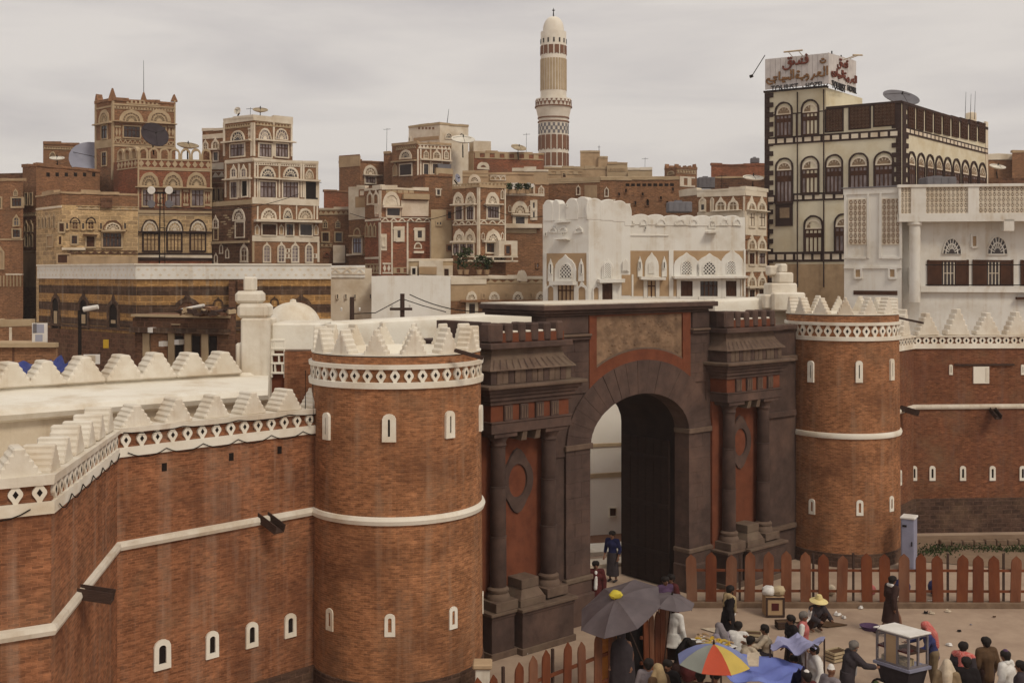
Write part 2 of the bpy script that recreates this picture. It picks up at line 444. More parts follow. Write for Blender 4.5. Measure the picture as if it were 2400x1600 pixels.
RF = Face(RB1, RB2); ang = math.atan2(RF.n.y, RF.n.x) - math.pi / 2
for cxz in (-420, -180, 60, 298, 556, 822, 1050, 1285, 1500):
    X, Y = Z5(cxz, 900); F2 = RF.off(.42); u = F2.u(X); p = F2.pt(u, 7.73, 0)
    m = link('merlon', MER_R, lw, p - wloc(lw), ang + rnd.uniform(-.04, .04)); m.scale = (rnd.uniform(.96, 1.05), 1, rnd.uniform(.93, 1.08))

# ---- stepped white pier, lattice window and turret stair between wall walk and tower
pr = thing('stair_turret', 'white plastered stepped pier with a brick lattice window beside the left tower', 'turret', (-6.6, 31, 0))
PFc = Face(plan(560, 31.0), plan(730, 31.0))
def pbox(name, x0, x1, y0, y1, n0, n1, m, root=pr, F=PFc, bev=.05):
    mb = MB(); xm = (x0 + x1) / 2
    mb.fb(F, F.u(x0), F.u(x1), F.z(xm, y1), F.z(xm, y0), n0, n1); return part(name, mb, m, root, bevel=bev)
ZP = zoomed(520, 620, 5.227)
def zpb(name, a, b, n0, n1, m, **k):
    (x0, y0), (x1, y1) = ZP(*a), ZP(*b); return pbox(name, x0, x1, y0, y1, n0, n1, m, **k)
zpb('pier', (240, 655), (592, 1900), -.9, .12, 'lime_worn')
zpb('pier_step', (185, 480), (560, 660), -.8, .05, 'lime_worn', bev=.09)
zpb('pier_step', (150, 325), (465, 482), -.8, -.02, 'lime_worn', bev=.09)
zpb('pier_step', (250, 150), (378, 330), -.6, -.1, 'lime_worn', bev=.05)
zpb('pier_base', (165, 960), (250, 1900), -.9, .0, 'lime_worn', bev=.05)
zpb('turret_wall', (592, 720), (1200, 1060), -2, -.10, 'lime', bev=.05)
zpb('turret_wall', (760, 1062), (1200, 1900), -2, -.06, 'fort_brick', bev=0)
zpb('lattice_backing', (592, 930), (762, 1900), -.6, -.22, 'gate_orange', bev=0)
for yb in (928, 1030, 1105, 1212, 1330):
    zpb('lattice_bar', (590, yb - 12), (764, yb + 14), -.25, -.08, 'lime', bev=.01)
for x, y0, y1 in ((640, 930, 1030), (618, 1040, 1100), (688, 1115, 1205), (640, 1225, 1325), (728, 1225, 1325), (755, 930, 1390), (600, 930, 1390)):
    zpb('lattice_bar', (x - 9, y0), (x + 9, y1), -.25, -.09, 'lime', bev=.01)
# little dome behind it
dm = thing('domed_kiosk', 'small whitewashed dome with a knob on top behind the left tower', 'dome', (*plan(687, 36), 0))
mb = MB(); c = plan(687, 36); prof = [(.95, 5), (.95, 8.62)] + [(.92 * math.cos(R(a)) ** .9, 8.64 + .92 * math.sin(R(a))) for a in range(0, 86, 7)] + [(.1, 9.57), (.09, 9.64), (.02, 9.66)]
mb.lathe(c.x, c.y, prof, 36); part('dome', mb, 'lime', dm, smooth=True)

# ---- round towers
def round_tower(label, cx, cy, rad, z_pl, z_str, z_band, z_top, z_par, mer_n, loz_n, loz, loops, mscale=1.0, phase=0.0):
    t = thing('round_tower', label, 'tower', (cx, cy, 0), 'round gate towers')
    sg = 72
    mb = MB(); mb.lathe(cx, cy, [(rad * 1.035, -.3), (rad * 1.03, z_pl), (rad * .98, z_pl + .03)], sg); part('plinth', mb, 'plinth', t, True)
    mb = MB(); mb.lathe(cx, cy, [(rad * 1.015, z_pl), (rad * 1.005, z_str), (rad * .99, z_band + .13), (rad * .975, z_band + .13), (rad * .975, z_top - .1), (rad * .985, z_top - .1), (rad * .985, z_par - .02), (rad * .80, z_par - .02), (rad * .80, z_top - .35), (0.01, z_top - .35)], sg)
    part('drum', mb, 'tower_brick', t, True)
    mb = MB(); mb.lathe(cx, cy, [(rad * .99, z_str - .09), (rad * 1.03, z_str - .08), (rad * 1.045, z_str + .02), (rad * 1.03, z_str + .10), (rad * .99, z_str + .12)], sg, False); part('string_course', mb, 'lime', t, True)
    mb = MB(); mb.lathe(cx, cy, [(rad * .96, z_band), (rad * 1.02, z_band - .01), (rad * 1.025, z_band + .13), (rad * .96, z_band + .14)], sg, False); part('lower_band', mb, 'lime', t, True)
    mb = MB(); mb.lathe(cx, cy, [(rad * .96, z_top - .11), (rad * 1.02, z_top - .10), (rad * 1.025, z_top), (rad * .96, z_top + .01)], sg, False); part('upper_band', mb, 'lime', t, True)
    mb = MB(); mb.lathe(cx, cy, [(rad * .78, z_par - .3), (rad * .79, z_par), (rad * .992, z_par + .005), (rad * .995, z_par + .04), (rad * .79, z_par + .05), (rad*.74, z_par - .28), (.02, z_par - .3)], sg, False); part('roof_deck', mb, 'lime', t, True)
    for i in range(loz_n):
        a = 2 * math.pi * (i + .3) / loz_n; n = Vector((math.cos(a), math.sin(a)))
        l = link('lozenge', loz[0], t, (n.x * rad * .985, n.y * rad * .985, (z_band + .14 + z_top - .11) / 2), a - math.pi / 2)
        link('lozenge_eye', loz[1], l)
    for i in range(mer_n):
        a = 2 * math.pi * (i + phase) / mer_n; n = Vector((math.cos(a), math.sin(a)))
        m = link('merlon', MER_T, t, (n.x * rad * .89, n.y * rad * .89, z_par + .02), a - math.pi / 2 + rnd.uniform(-.04, .04))
        m.scale = (mscale * rnd.uniform(.96, 1.04), 1, mscale * rnd.uniform(.95, 1.05))
    for px, py, w, h, kind in loops:
        # nearest point of the drum along that line of sight
        s = (px - CX) / FPX; A = s * s + 1; B = -2 * (s * cx + cy); C = cx * cx + cy * cy - (rad * 1.0) ** 2
        disc = B * B - 4 * A * C
        D = (-B - math.sqrt(max(0, disc))) / (2 * A); x = s * D
        n = Vector((x - cx, D - cy)).normalized()
        P = (cx + n.x * rad * 1.0, cy + n.y * rad * 1.0, CAMZ - (py - HY) / FPX * D)
        if kind == 's': loophole(t, P, n, w, h, sl=.34)
        else:
            l = loophole(t, P, n, w, h, sl=.16)
    return t
Lz = []
for x, y, w in ((435, 935, .26), (815, 947, .34), (1185, 925, .28), (1374, 885, .28)):
    X, Y = Z6(x, y); Lz.append((min(X, 1130), Y, w, .66, 'n'))
for x, y in ((392, 1097), (828, 1140), (1287, 1085), (1512, 970)):
    X, Y = Y2(x, y); Lz.append((min(X, 1130.5), Y, .26, .54, 's'))
tl = round_tower('nearer round brick tower with white merlons and plaster loopholes, left of the gate', -2.95, 28.4, 2.17, .80, 4.62, 7.77, 8.32, 8.52, 14, 41, LOZ, Lz, 1.0, .18)
Lz = []
for x, y in ((348, 577), (607, 578), (783, 566)):
    X, Y = Z8(x, y); Lz.append((min(X, 2098), Y, .26, .78, 'n'))
for x, y in ((355, 1305), (610, 1312), (779, 1290)):
    X, Y = Z8(x, y); Lz.append((min(X, 2098), Y, .26, .56, 's'))
tr = round_tower('farther round brick tower with white merlons, right of the gate', 12.4, 41.7, 2.06, .45, 4.65, 8.08, 8.72, 8.98, 14, 38, LOZR, Lz, .98, .0)
# tower spouts and cables down the corner
q = at(1075, 824, 26.6); spout(tl, q, (.95, -.25, -.25), .62, .12, hh=.05)
q = at(2104, 745, 41.5); spout(tr, q, (.95, -.1, -.2), .95, .12, hh=.05)
mb = MB(); mb.tube([at(716, 868, 27.3), at(716, 950, 27.3), at(712, 985, 27.3), at(735, 990, 27.1), at(733, 900, 27.1)], .012, 5); part('cable', mb, 'wire', tl)

# ---- right curtain wall
RWp = [plan(2090, 42.9), plan(2142, 45.0), plan(2700, 45.6)]
rw = thing('city_wall', 'brick city wall with white niche and loopholes running right from the far tower', 'wall', (*plan(2142, 45), 0))
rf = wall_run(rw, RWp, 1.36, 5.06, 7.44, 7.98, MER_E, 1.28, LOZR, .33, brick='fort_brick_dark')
for x, w in ((828, .22), (905, .22), (1002, .26), (1167, .26), (1327, .26), (1490, .28)):
    X, Y = Z8(x, 1126 if x > 900 else 1150); F = rf[0] if X < 2142 else rf[1]
    put_loop(F, rw, X, Y, w, .60, sl=.36)
for x, y in ((1102, 567), (1490, 567)):
    X, Y = Z8(x, y); put_loop(rf[1], rw, X, Y, .15, .42, sl=.2)
F = rf[1]
def fzbox(root, F, Z, name, x0, y0, x1, y1, n0, n1, m, bev=0):
    (a, b), (c, d) = Z(x0, y0), Z(x1, y1); xm = (a + c) / 2
    mb = MB(); mb.fb(F, F.u(a), F.u(c), F.z(xm, d), F.z(xm, b), n0, n1); return part(name, mb, m, root, bevel=bev)
nc = fzbox(rw, F, Z8, 'niche_frame', 1222, 550, 1308, 642, -.05, .06, 'lime', .01)
fzbox(rw, F, Z8, 'niche_jamb', 1288, 556, 1304, 632, .05, .075, 'lime_worn')
fzbox(rw, F, Z8, 'timber_lintel', 1122, 536, 1442, 545, -.02, .08, 'old_wood')
q = F.pt(F.u(2325), F.z(2325, 962), 0); spout(rw, q, (F.n.x, F.n.y, -.5), .6, .26)
q = rf[0].pt(rf[0].u(2110), rf[0].z(2110, 960), 0); spout(rw, q, (.9, -.5, -.25), .7, .26)
# white walk and rear blocks behind the gate
bw = thing('wall_walk_parapet', 'rounded white parapet beam of the wall walk behind the left tower', 'parapet', (-3, 36, 0))
A, B = plan(632, 33.2), plan(1268, 38.9)
zA, zB = CAMZ - (764 - HY) / FPX * 33.2, CAMZ - (729 - HY) / FPX * 38.9
mb = MB(); d = (B - A).normalized(); n = Vector((d.y, -d.x))
prof = [(.5, -1.6), (.5, -.28), (.42, -.06), (.3, 0), (-.4, .03), (-.55, -.05), (-.55, -1.6)]
mb.loft([[(*(P + n * k), z + dz) for k, dz in prof] for P, z in ((A, zA), (B, zB))]); part('beam', mb, 'lime', bw, True)
bw2 = thing('wall_walk_parapet', 'white parapet with stepped white pier between gate and right tower', 'parapet', (9, 43, 0))
A, B = plan(1662, 43.5), plan(1850, 44.5)
zA, zB = CAMZ - (704 - HY) / FPX * 43.5, CAMZ - (694 - HY) / FPX * 44.5
mb = MB(); d = (B - A).normalized(); n = Vector((d.y, -d.x))
mb.loft([[(*(P + n * k), z + dz) for k, dz in prof] for P, z in ((A, zA), (B, zB))]); part('beam', mb, 'lime', bw2, True)
FB = Face(plan(1780, 43.6), plan(1900, 43.8))
for x0, y0, x1, y1, n1 in ((120, 100, 265, 240, .2), (120, 150, 295, 250, .5), (165, 42, 250, 102, .1), (180, -5, 222, 44, 0), (130, 5, 190, 60, -.2), (80, 160, 140, 240, .3)):
    fzbox(bw2, FB, Z8, 'stepped_block', x0, y0, x1, y1, -.7, n1, 'lime_worn', .06)

# ================================================================== THE GATE
GD = Vector((15.35, 13.30)).normalized()
PF = Face(Vector((-.41, 30.2)), Vector((-.41, 30.2)) + GD * 14)
CF = PF.off(-.70)
gate = thing('city_gate', 'dark basalt city gate with round arch, orange panels and carved plaque between two pavilions', 'gate', (*PF.pt(6.4, 0, 0).xy, 0))
class GP:                                   # quick part on the gate
    pass
def gbox(name, u0, u1, z0, z1, n0, n1, m, bev=.012, parent=gate, F=PF):
    mb = MB(); mb.fb(F, u0, u1, z0, z1, n0, n1); return part(name, mb, m, parent, bevel=bev)
def frustum(mb, u0, u1, za, na0, na1, v0, v1, zb, nb0, nb1):
    mb.hexa([PF.pt(u0, za, na0), PF.pt(u1, za, na0), PF.pt(u1, za, na1), PF.pt(u0, za, na1), PF.pt(v0, zb, nb0), PF.pt(v1, zb, nb0), PF.pt(v1, zb, nb1), PF.pt(v0, zb, nb1)])
def pavilion(uc, dz=0):
    nb = -3.4
    h = 1.50
    # body and orange panel wall
    gbox('pavilion_wall', uc - h + .02, uc + h - .02, 0, 6.12 + dz, nb, -.62, 'gate_orange', 0)
    # pedestals
    def pedestal(a, b, n1):
        gbox('pedestal', a, b, 0, 1.06, -.9, n1, 'basalt')
        gbox('pedestal_base', a - .05, b + .05, -.02, .16, -.9, n1 + .05, 'basalt_light')
        gbox('pedestal_cap', a - .02, b + .02, 1.06, 1.17, -.9, n1 + .03, 'basalt')
        gbox('pedestal_cap', a - .09, b + .09, 1.17, 1.26, -.9, n1 + .10, 'basalt_light')
    pedestal(uc - h + .06, uc - .62, -.02)
    pedestal(uc - .52, uc + h - .06, .20)
    # stub pier between the columns
    mb = MB(); frustum(mb, uc - .52, uc + .42, 1.26, -.62, .12, uc - .52, uc + .42, 1.46, -.62, .12)
    frustum(mb, uc - .50, uc + .40, 1.462, -.62, .10, uc - .34, uc + .26, 1.72, -.62, -.04)
    frustum(mb, uc - .36, uc + .28, 1.722, -.62, -.02, uc - .36, uc + .28, 1.98, -.62, -.02)
    part('stub_pier', mb, 'basalt_light', gate, bevel=.012)
    # columns
    for uu, zb in ((uc - .95, 0), (uc + .95, .05)):
        c = PF.pt(uu, 0, -.34)
        k = gbox('column_plinth', uu - .40, uu + .40, 1.262 + zb, 1.52 + zb, -.62, .06, 'basalt_light')
        mb = MB()
        pr = [(.33, 1.52 + zb), (.33, 1.60 + zb), (.30, 1.66 + zb), (.27, 1.70 + zb), (.30, 1.74 + zb), (.30, 1.80 + zb), (.24, 1.86 + zb)]
        mb.lathe(c.x, c.y, pr, 24); part('column_base', mb, 'basalt_light', gate, True)
        zz = [1.86 + zb, 3.25 + zb * .5, 4.62, 5.72 + dz]
        for i in range(3):
            mb = MB(); r0, r1 = .232 - .012 * i, .226 - .012 * i
            mb.lathe(c.x, c.y, [(r0 - .012, zz[i]), (r0, zz[i] + .015), (r1, zz[i + 1] - .03), (r1 + .018, zz[i + 1] - .02), (r1 + .018, zz[i + 1]), (r1 - .02, zz[i + 1] + .006)], 24)
            part('column_drum', mb, 'basalt', gate, True)
        mb = MB(); mb.lathe(c.x, c.y, [(.20, 5.72 + dz), (.24, 5.76 + dz), (.22, 5.80 + dz), (.23, 5.88 + dz), (.30, 5.97 + dz), (.30, 6.0 + dz)], 24); part('capital', mb, 'basalt', gate, True)
        gbox('abacus', uu - .42, uu + .42, 6.0 + dz, 6.12 + dz, -.66, .0, 'basalt')
    # medallion ring (pointed oval)
    zc = 4.62 + dz; F = PF; rings = []
    N = 28
    for i in range(N + 1):
        a = 2 * math.pi * i / N; ca, sa = math.cos(a), math.sin(a)
        pt_ = 1 + .34 * max(0, abs(sa) - .8) / .2
        rings.append([F.pt(uc - .02 + .33 * ca, zc + .46 * sa, n) for n in (-.64,)] + [F.pt(uc - .02 + .60 * ca, zc + .70 * sa * pt_, -.64), F.pt(uc - .02 + .58 * ca, zc + .68 * sa * pt_, -.56), F.pt(uc - .02 + .35 * ca, zc + .48 * sa, -.56)])
    mb = MB(); mb.loft(rings, cap=False); part('medallion', mb, 'basalt', gate)
    # architrave, frieze with triglyphs, cornice
    gbox('architrave', uc - h, uc + h, 6.12 + dz, 6.40 + dz, nb, .04, 'basalt')
    gbox('frieze', uc - h + .04, uc + h - .04, 6.40 + dz, 6.90 + dz, nb, -.03, 'gate_orange')
    gbox('architrave_fillet', uc - h - .02, uc + h + .02, 6.402 + dz, 6.45 + dz, nb, .07, 'basalt')
    for i in range(4):
        ut = uc - 1.5 + .62 + i * .58
        g = gbox('triglyph', ut - .15, ut + .15, 6.452 + dz, 6.88 + dz, -.1, .04, 'basalt')
        mb = MB()
        for q in (-.09, 0, .09): mb.fb(PF, ut + q - .022, ut + q + .022, 6.50 + dz, 6.84 + dz, -.05, .052)
        part('groove_bar', mb, 'basalt_light', g)
    for i in range(2):
        ut = uc - .25 + i * .5; mb = MB(); frustum(mb, ut - .10, ut + .10, 5.86 + dz, -.62, -.06, ut - .08, ut + .08, 6.118 + dz, -.62, .01); part('pendant_block', mb, 'basalt_light', gate)
    for i, (o, z0, z1) in enumerate(((.03, 6.90, 7.02), (.10, 7.022, 7.14), (.16, 7.142, 7.25), (.24, 7.252, 7.36))):
        gbox('cornice_moulding', uc - h - o, uc + h + o, z0 + dz, z1 + dz, nb, o, 'basalt')
    gbox('cornice', uc - h - .36, uc + h + .36, 7.362 + dz, 7.46 + dz, nb, .36, 'basalt_light', .02)
    # curb of stone staves and flared roof
    for i in range(14):
        a = uc - h - .02 + i * (2 * h + .04) / 14; gbox('curb_stone', a + .006, a + (2 * h + .04) / 14 - .006, 7.462 + dz, 7.84 + dz, -.3, .02 + rnd.uniform(-.012, .012), 'basalt_light' if i % 3 else 'basalt')
    gbox('curb', uc - h - .02, uc + h + .02, 7.462 + dz, 7.83 + dz, nb, -.02, 'basalt', 0)
    mb = MB(); rr = []
    for o, z in ((.12, 7.842), (.10, 7.88), (-.02, 8.0), (-.12, 8.14), (-.17, 8.28), (-.19, 8.42)):
        rr.append([PF.pt(uc - h - o, z + dz, nb), PF.pt(uc + h + o, z + dz, nb), PF.pt(uc + h + o, z + dz, o), PF.pt(uc - h - o, z + dz, o)])
    mb.loft(rr); part('flared_roof', mb, 'basalt_light', gate)
    mb = MB()
    for i in range(13):
        a = -1 + 2 * (i + .5) / 13
        mb.add([PF.pt(uc + a * (h + .12) - .012, 7.89 + dz, .115), PF.pt(uc + a * (h + .12) + .012, 7.89 + dz, .115), PF.pt(uc + a * (h - .1) + .012, 8.13 + dz, -.10), PF.pt(uc + a * (h - .1) - .012, 8.13 + dz, -.10)], [(0, 1, 2, 3)])
    tag(part('roof_ridge', mb, 'basalt', gate), kind='stuff')
    gbox('parapet_slab', uc - h - .04, uc + h + .04, 8.422 + dz, 8.58 + dz, nb, .06, 'basalt', .015)
    gbox('parapet', uc - h + .12, uc + h - .12, 8.582 + dz, 8.84 + dz, -.5, -.14, 'gate_orange', .01)
    gbox('parapet_return', uc - h + .12, uc - h + .45, 8.582 + dz, 9.14 + dz, -2.6, -.51, 'basalt', .01)
    for i in range(6):
        ut = uc - h + .30 + i * (2 * h - .6) / 5
        gbox('merlon', ut - (.26 if i == 0 else .14), ut + (.26 if i == 0 else .14), 8.584 + dz, 9.14 + dz + rnd.uniform(-.03, .03), -.52, -.10, 'basalt', .05)
        if i < 5: gbox('parapet_top', ut + .15, ut + .39, 8.842 + dz, 8.90 + dz, -.56, -.16, 'lime', .02)
pavilion(1.28); pavilion(11.45, .08)
gbox('wing_wall', 12.96, 15.2, -.1, 8.45, -3.2, -.95, 'basalt', 0)
gbox('wing_wall', -1.2, -.25, -.1, 8.45, -3.2, -.95, 'basalt', 0)
for z0, z1, n1, m in ((1.2, 1.36, -.82, 'basalt_light'), (5.3, 5.5, -.84, 'basalt'), (7.3, 7.5, -.80, 'basalt_light'), (8.452, 8.62, -.80, 'basalt')): gbox('wing_moulding', 12.97, 15.1, z0, z1, -1.2, n1, m)

# central block
cu = CF.u
aL, aR = cu(1384), cu(1615); AC = (aL + aR) / 2; AI = (aR - aL) / 2
oL, oR = cu(1327), cu(1666); AO = (oR - oL) / 2; OC = (oL + oR) / 2
ZS = 5.26; RI, RO = 1.44, 2.5; SXI, SXO = AI / RI, AO / RO
pL, pR = 2.70, 9.98
NB = -3.4 + .7
def ell(uc, a, b, a0, a1, n):
    return [(uc + a * math.cos(R(a0 + (a1 - a0) * i / n)), ZS + b * math.sin(R(a0 + (a1 - a0) * i / n))) for i in range(n + 1)]
# spandrel wall behind the arch ring (concave outline round the arch)
uTL, uTR = cu(1277), cu(1656)
poly = [(pL, ZS - .2), (AC - AI - .3, ZS - .2), (AC - AI - .3, ZS)] + [(x, z) for x, z in reversed(ell(AC, AI + .3, RI + .3, 0, 180, 20))][1:-1] + [(AC + AI + .3, ZS), (AC + AI + .3, ZS - .2), (pR, ZS - .2), (pR, 9.24), (pL, 9.24)]
mb = MB(); mb.fp(CF, poly, -.9, -.05); part('spandrel_wall', mb, 'basalt', gate)
# voussoirs
NV = 19
for i in range(NV):
    a0, a1 = 180 * i / NV, 180 * (i + 1) / NV
    g = .06
    mb = MB()
    rings = []
    for k in range(3):
        a = R(a0 + g + (a1 - a0 - 2 * g) * k / 2)
        pi_ = (AC + AI * math.cos(a), ZS + RI * math.sin(a)); po = (OC + AO * math.cos(a), ZS + RO * math.sin(a))
        n1 = .02 + rnd.uniform(-.008, .008)
        rings.append([CF.pt(*pi_, -.62), CF.pt(*po, -.5), CF.pt(*po, n1), CF.pt(*pi_, n1)])
    mb.loft(rings); part('voussoir', mb, 'basalt', gate, bevel=.005)
# piers of coursed stones
def stones(u0, u1, z0, z1, n0, n1, m='basalt', hh=.42, name='stone', split=2):
    z = z0; k = 0
    while z < z1 - .05:
        h = min(hh * rnd.uniform(.9, 1.1), z1 - z)
        if z1 - (z + h) < .15: h = z1 - z
        cuts = [u0] + ([u0 + (u1 - u0) * (.36 if k % 2 else .62)] if split == 2 else [u0 + (u1 - u0) * (j + (.5 if k % 2 else 0)) / split for j in range(1, split)]) + [u1]
        for a, b in zip(cuts, cuts[1:]):
            gbox(name, a + .002, b - .002, z + .002, z + h - .002, n0, n1 + rnd.uniform(-.006, .006), m, .005, F=CF)
        z += h; k += 1
stones(oL, aL, 1.42, ZS - .05, -.62, .0)
stones(aR, oR, 1.42, ZS - .05, -.62, .0)
for u0, u1 in ((oL, aL), (aR, oR)):
    gbox('impost', u0 - .06, u1 + .06, ZS - .05, ZS + .12, -.62, .07, 'basalt_light', .02, F=CF)
    gbox('pier_moulding', u0 - .07, u1 + .07, 1.26, 1.42, -.64, .08, 'basalt_light', .03, F=CF)
    gbox('pier_base', u0 - .03, u1 + .03, -.1, 1.26, -.63, .04, 'basalt', .02, F=CF)
    gbox('pier_step', u0 - .10, u1 + .10, -.1, .9, -.62, .12, 'basalt', .04, F=CF)
# walls between pier and pavilion, behind
gbox('gate_wall', pL, AC - AI - .3, -.1, ZS - .2, -.9, -.10, 'basalt', 0, F=CF)
gbox('gate_wall', AC + AI + .3, pR, -.1, ZS - .2, -.9, -.10, 'gate_orange', 0, F=CF)
# passage: two side walls and a vault
def solve_back():
    lo, hi = -8.0, -.7
    for _ in range(50):
        m = (lo + hi) / 2; p = CF.pt(aR, 0, m); px = CX + FPX * p.x / p.y
        if px > 1455: hi = m
        else: lo = m
    return m
NBK = solve_back()
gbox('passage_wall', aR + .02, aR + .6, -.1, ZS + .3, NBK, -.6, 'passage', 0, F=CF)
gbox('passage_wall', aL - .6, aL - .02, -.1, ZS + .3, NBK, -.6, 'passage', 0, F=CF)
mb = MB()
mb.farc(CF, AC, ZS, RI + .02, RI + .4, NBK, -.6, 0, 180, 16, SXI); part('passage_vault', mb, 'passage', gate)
poly = [(pL, ZS + .25), (AC - AI - .3, ZS + .25)] + [(x, z) for x, z in reversed(ell(AC, AI + .3, RI + .3, 8, 172, 20))] + [(AC + AI + .3, ZS + .25), (pR, ZS + .25), (pR, 8.9), (pL, 8.9)]
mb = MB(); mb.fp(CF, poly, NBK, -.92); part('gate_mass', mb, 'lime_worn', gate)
# open door leaf folded against the right wall of the passage: planks with iron straps
dl = MB()
for i in range(6):
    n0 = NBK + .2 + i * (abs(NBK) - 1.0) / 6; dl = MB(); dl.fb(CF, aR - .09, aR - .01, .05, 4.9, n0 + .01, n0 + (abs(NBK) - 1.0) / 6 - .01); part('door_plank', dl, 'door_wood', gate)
for z in (1.0, 2.6, 4.2):
    dl = MB(); dl.fb(CF, aR - .12, aR - .085, z, z + .14, NBK + .2, -.82); part('iron_strap', dl, 'passage', gate)
# orange frame, carved plaque, cornice
fL, fR = cu(1381), cu(1618); zt = CF.z(1500, 715.5)
i0, i1 = cu(1398), cu(1600)
def ell_z(u, a, b, c=OC):
    t = (u - c) / a; return ZS + b * math.sqrt(max(0, 1 - t * t))
for a, b in ((fL, i0), (i1, fR)):
    mb = MB(); um = (a + b) / 2
    mb.fp(CF, [(a, ell_z(a, AO, RO) - .03), (b, ell_z(b, AO, RO) - .03), (b, zt), (a, zt)], -.06, .012); part('frame_stile', mb, 'gate_orange', gate)
pz = zt - .30
gbox('frame_rail', i0, i1, pz, zt, -.06, .010, 'gate_orange', 0, F=CF)
us = [i0 + (i1 - i0) * k / 14 for k in range(15)]
mb = MB(); mb.fp(CF, [(u, ell_z(u, AO, RO) - .03) for u in us] + [(u, ell_z(u, AO + .35, RO + .34)) for u in reversed(us)], -.06, .008); part('frame_arch', mb, 'gate_orange', gate)
mb = MB(); mb.fp(CF, [(u, ell_z(u, AO + .35, RO + .34) + .002) for u in us] + [(i1, pz - .002), (i0, pz - .002)], -.06, -.045); pq = part('plaque', mb, 'relief', gate)
# carved relief: a rough raised field of lumps inside a thin border
mb = MB(); q = random.Random(4)
for k in range(150):
    u = q.uniform(i0 + .2, i1 - .2); z = q.uniform(ell_z(u, AO + .35, RO + .34) + .12, pz - .12)
    if z > pz - .12: continue
    r = q.uniform(.05, .16); ring = [CF.pt(u + r * q.uniform(.6, 1.1) * math.cos(a), z + r * q.uniform(.5, .9) * math.sin(a), -.044) for a in [i * math.pi / 3.5 for i in range(7)]]
    top = CF.pt(u, z, -.044 + q.uniform(.015, .05)); o = len(mb.v)
    mb.add(ring + [top], [(i, (i + 1) % 7, 7) for i in range(7)])
tag(part('carving', mb, 'relief', pq, True), kind='stuff')
mb = MB(); mb.fp(CF, [(u, ell_z(u, AO + .35, RO + .34) + .004) for u in us] + [(u, ell_z(u, AO + .35, RO + .34) + .06) for u in reversed(us)], -.05, -.01); part('plaque_border', mb, 'basalt_light', pq)
# side masonry and mouldings of the upper block
stones(uTL, fL - .01, 6.9, 8.50, -.06, .0, split=3, hh=.32); stones(fR + .01, uTR, 6.9, 8.50, -.06, .0, split=3, hh=.32)
stones(pL, uTL - .004, 5.3, 8.5, -.06, -.01, split=2, hh=.4); stones(uTR + .004, pR, 5.3, 8.5, -.06, -.01, split=2, hh=.4)
for a, b in ((uTL - .05, fL - .01), (fR + .01, uTR + .05)):
    gbox('side_cornice', a, b, 8.50, 8.60, -.3, .10, 'basalt', .02, F=CF); gbox('side_cornice', a - .03, b, 8.602, 8.68, -.3, .16, 'basalt_light', .02, F=CF)
    gbox('side_panel', a + .1, b - .03, 8.70, 9.2, -.3, .0, 'basalt', 0, F=CF)
for i, (o, z0, z1, m) in enumerate(((.06, 9.22, 9.30, 'basalt'), (.16, 9.302, 9.40, 'basalt'), (.28, 9.402, 9.56, 'basalt'))):
    gbox('top_cornice', uTL - o, uTR + o, z0, z1, NB, o, m, .02, F=CF)
gbox('gate_roof', uTL - .2, uTR + .2, 9.562, 9.60, NB, .2, 'lime_worn', 0, F=CF)
garland(gate, CF, uTL + .6, uTR - .3, 9.56, 4, .05)
# ================================================================== THE OLD TOWN BEHIND THE WALL
mat('h_brown', (.295, .158, .088), (.20, .105, .06), scale=.9, kind='brick', bw=.3, bh=.11, bump=.2, dirt=(.24, .125, .065))
mat('h_red', (.29, .115, .066), (.20, .078, .045), scale=.9, kind='brick', bw=.3, bh=.11, bump=.2, dirt=(.15, .07, .04))
mat('h_tan', (.50, .36, .225), (.38, .265, .16), scale=.8, bump=.15, dirt=(.24, .16, .09), streak=(.28, .2, .13))
mat('h_stone', (.52, .38, .225), (.42, .30, .165), scale=1.0, bump=.15, kind='brick', bw=.7, bh=.3, dirt=(.3, .21, .12))
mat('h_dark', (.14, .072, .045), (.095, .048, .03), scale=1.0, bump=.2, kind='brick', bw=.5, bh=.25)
mat('gyp', (.74, .665, .55), (.62, .53, .41), scale=1.2, bump=.1, dirt=(.46, .35, .23))
mat('gyp_tan', (.48, .37, .24), (.38, .28, .17), scale=1.2, bump=.1)
mat('white_wall', (.76, .74, .69), (.70, .67, .61), scale=.6, bump=.08, dirt=(.56, .50, .41), streak=(.5, .4, .28))
mat('ochre', (.46, .32, .19), (.37, .245, .14), scale=1.2, bump=.12)
mat('pane', (.03, .022, .022), (.05, .035, .035), scale=.8, rough=.25, bump=0, spec=.5)
mat('curtain', (.34, .28, .28), (.07, .045, .045), scale=2.5, rough=.4, bump=0, spec=.4, stretch=(1, 1, .4))
mat('shutter', (.085, .038, .022), (.055, .025, .016), scale=3, bump=.1)
mat('fan_fill', (.30, .215, .14), (.20, .14, .09), scale=3, bump=.1)
mat('h_cream', (.70, .645, .50), (.63, .57, .43), scale=.7, bump=.06, dirt=(.52, .42, .25))
mat('h_trim', (.055, .032, .027), (.035, .02, .018), scale=2, bump=.1)
mat('stripe_ochre', (.36, .21, .085), (.28, .16, .065), scale=1.2, bump=.15, kind='brick', bw=.6, bh=.3, streak=(.42, .34, .25))
mat('stripe_dark', (.085, .05, .034), (.06, .035, .025), scale=1.2, bump=.15, kind='brick', bw=.6, bh=.3, streak=(.3, .25, .2))
mat('dish_white', (.72, .68, .6), (.62, .57, .48), scale=1, rough=.5, bump=.02)
mat('dish_tan', (.45, .36, .24), (.3, .23, .15), scale=2, rough=.7, bump=.05)
mat('dish_dark', (.05, .038, .045), (.035, .025, .03), scale=2, rough=.6, bump=.02)
mat('dish_blue', (.34, .35, .43), (.29, .30, .38), scale=1, rough=.5, bump=.02)
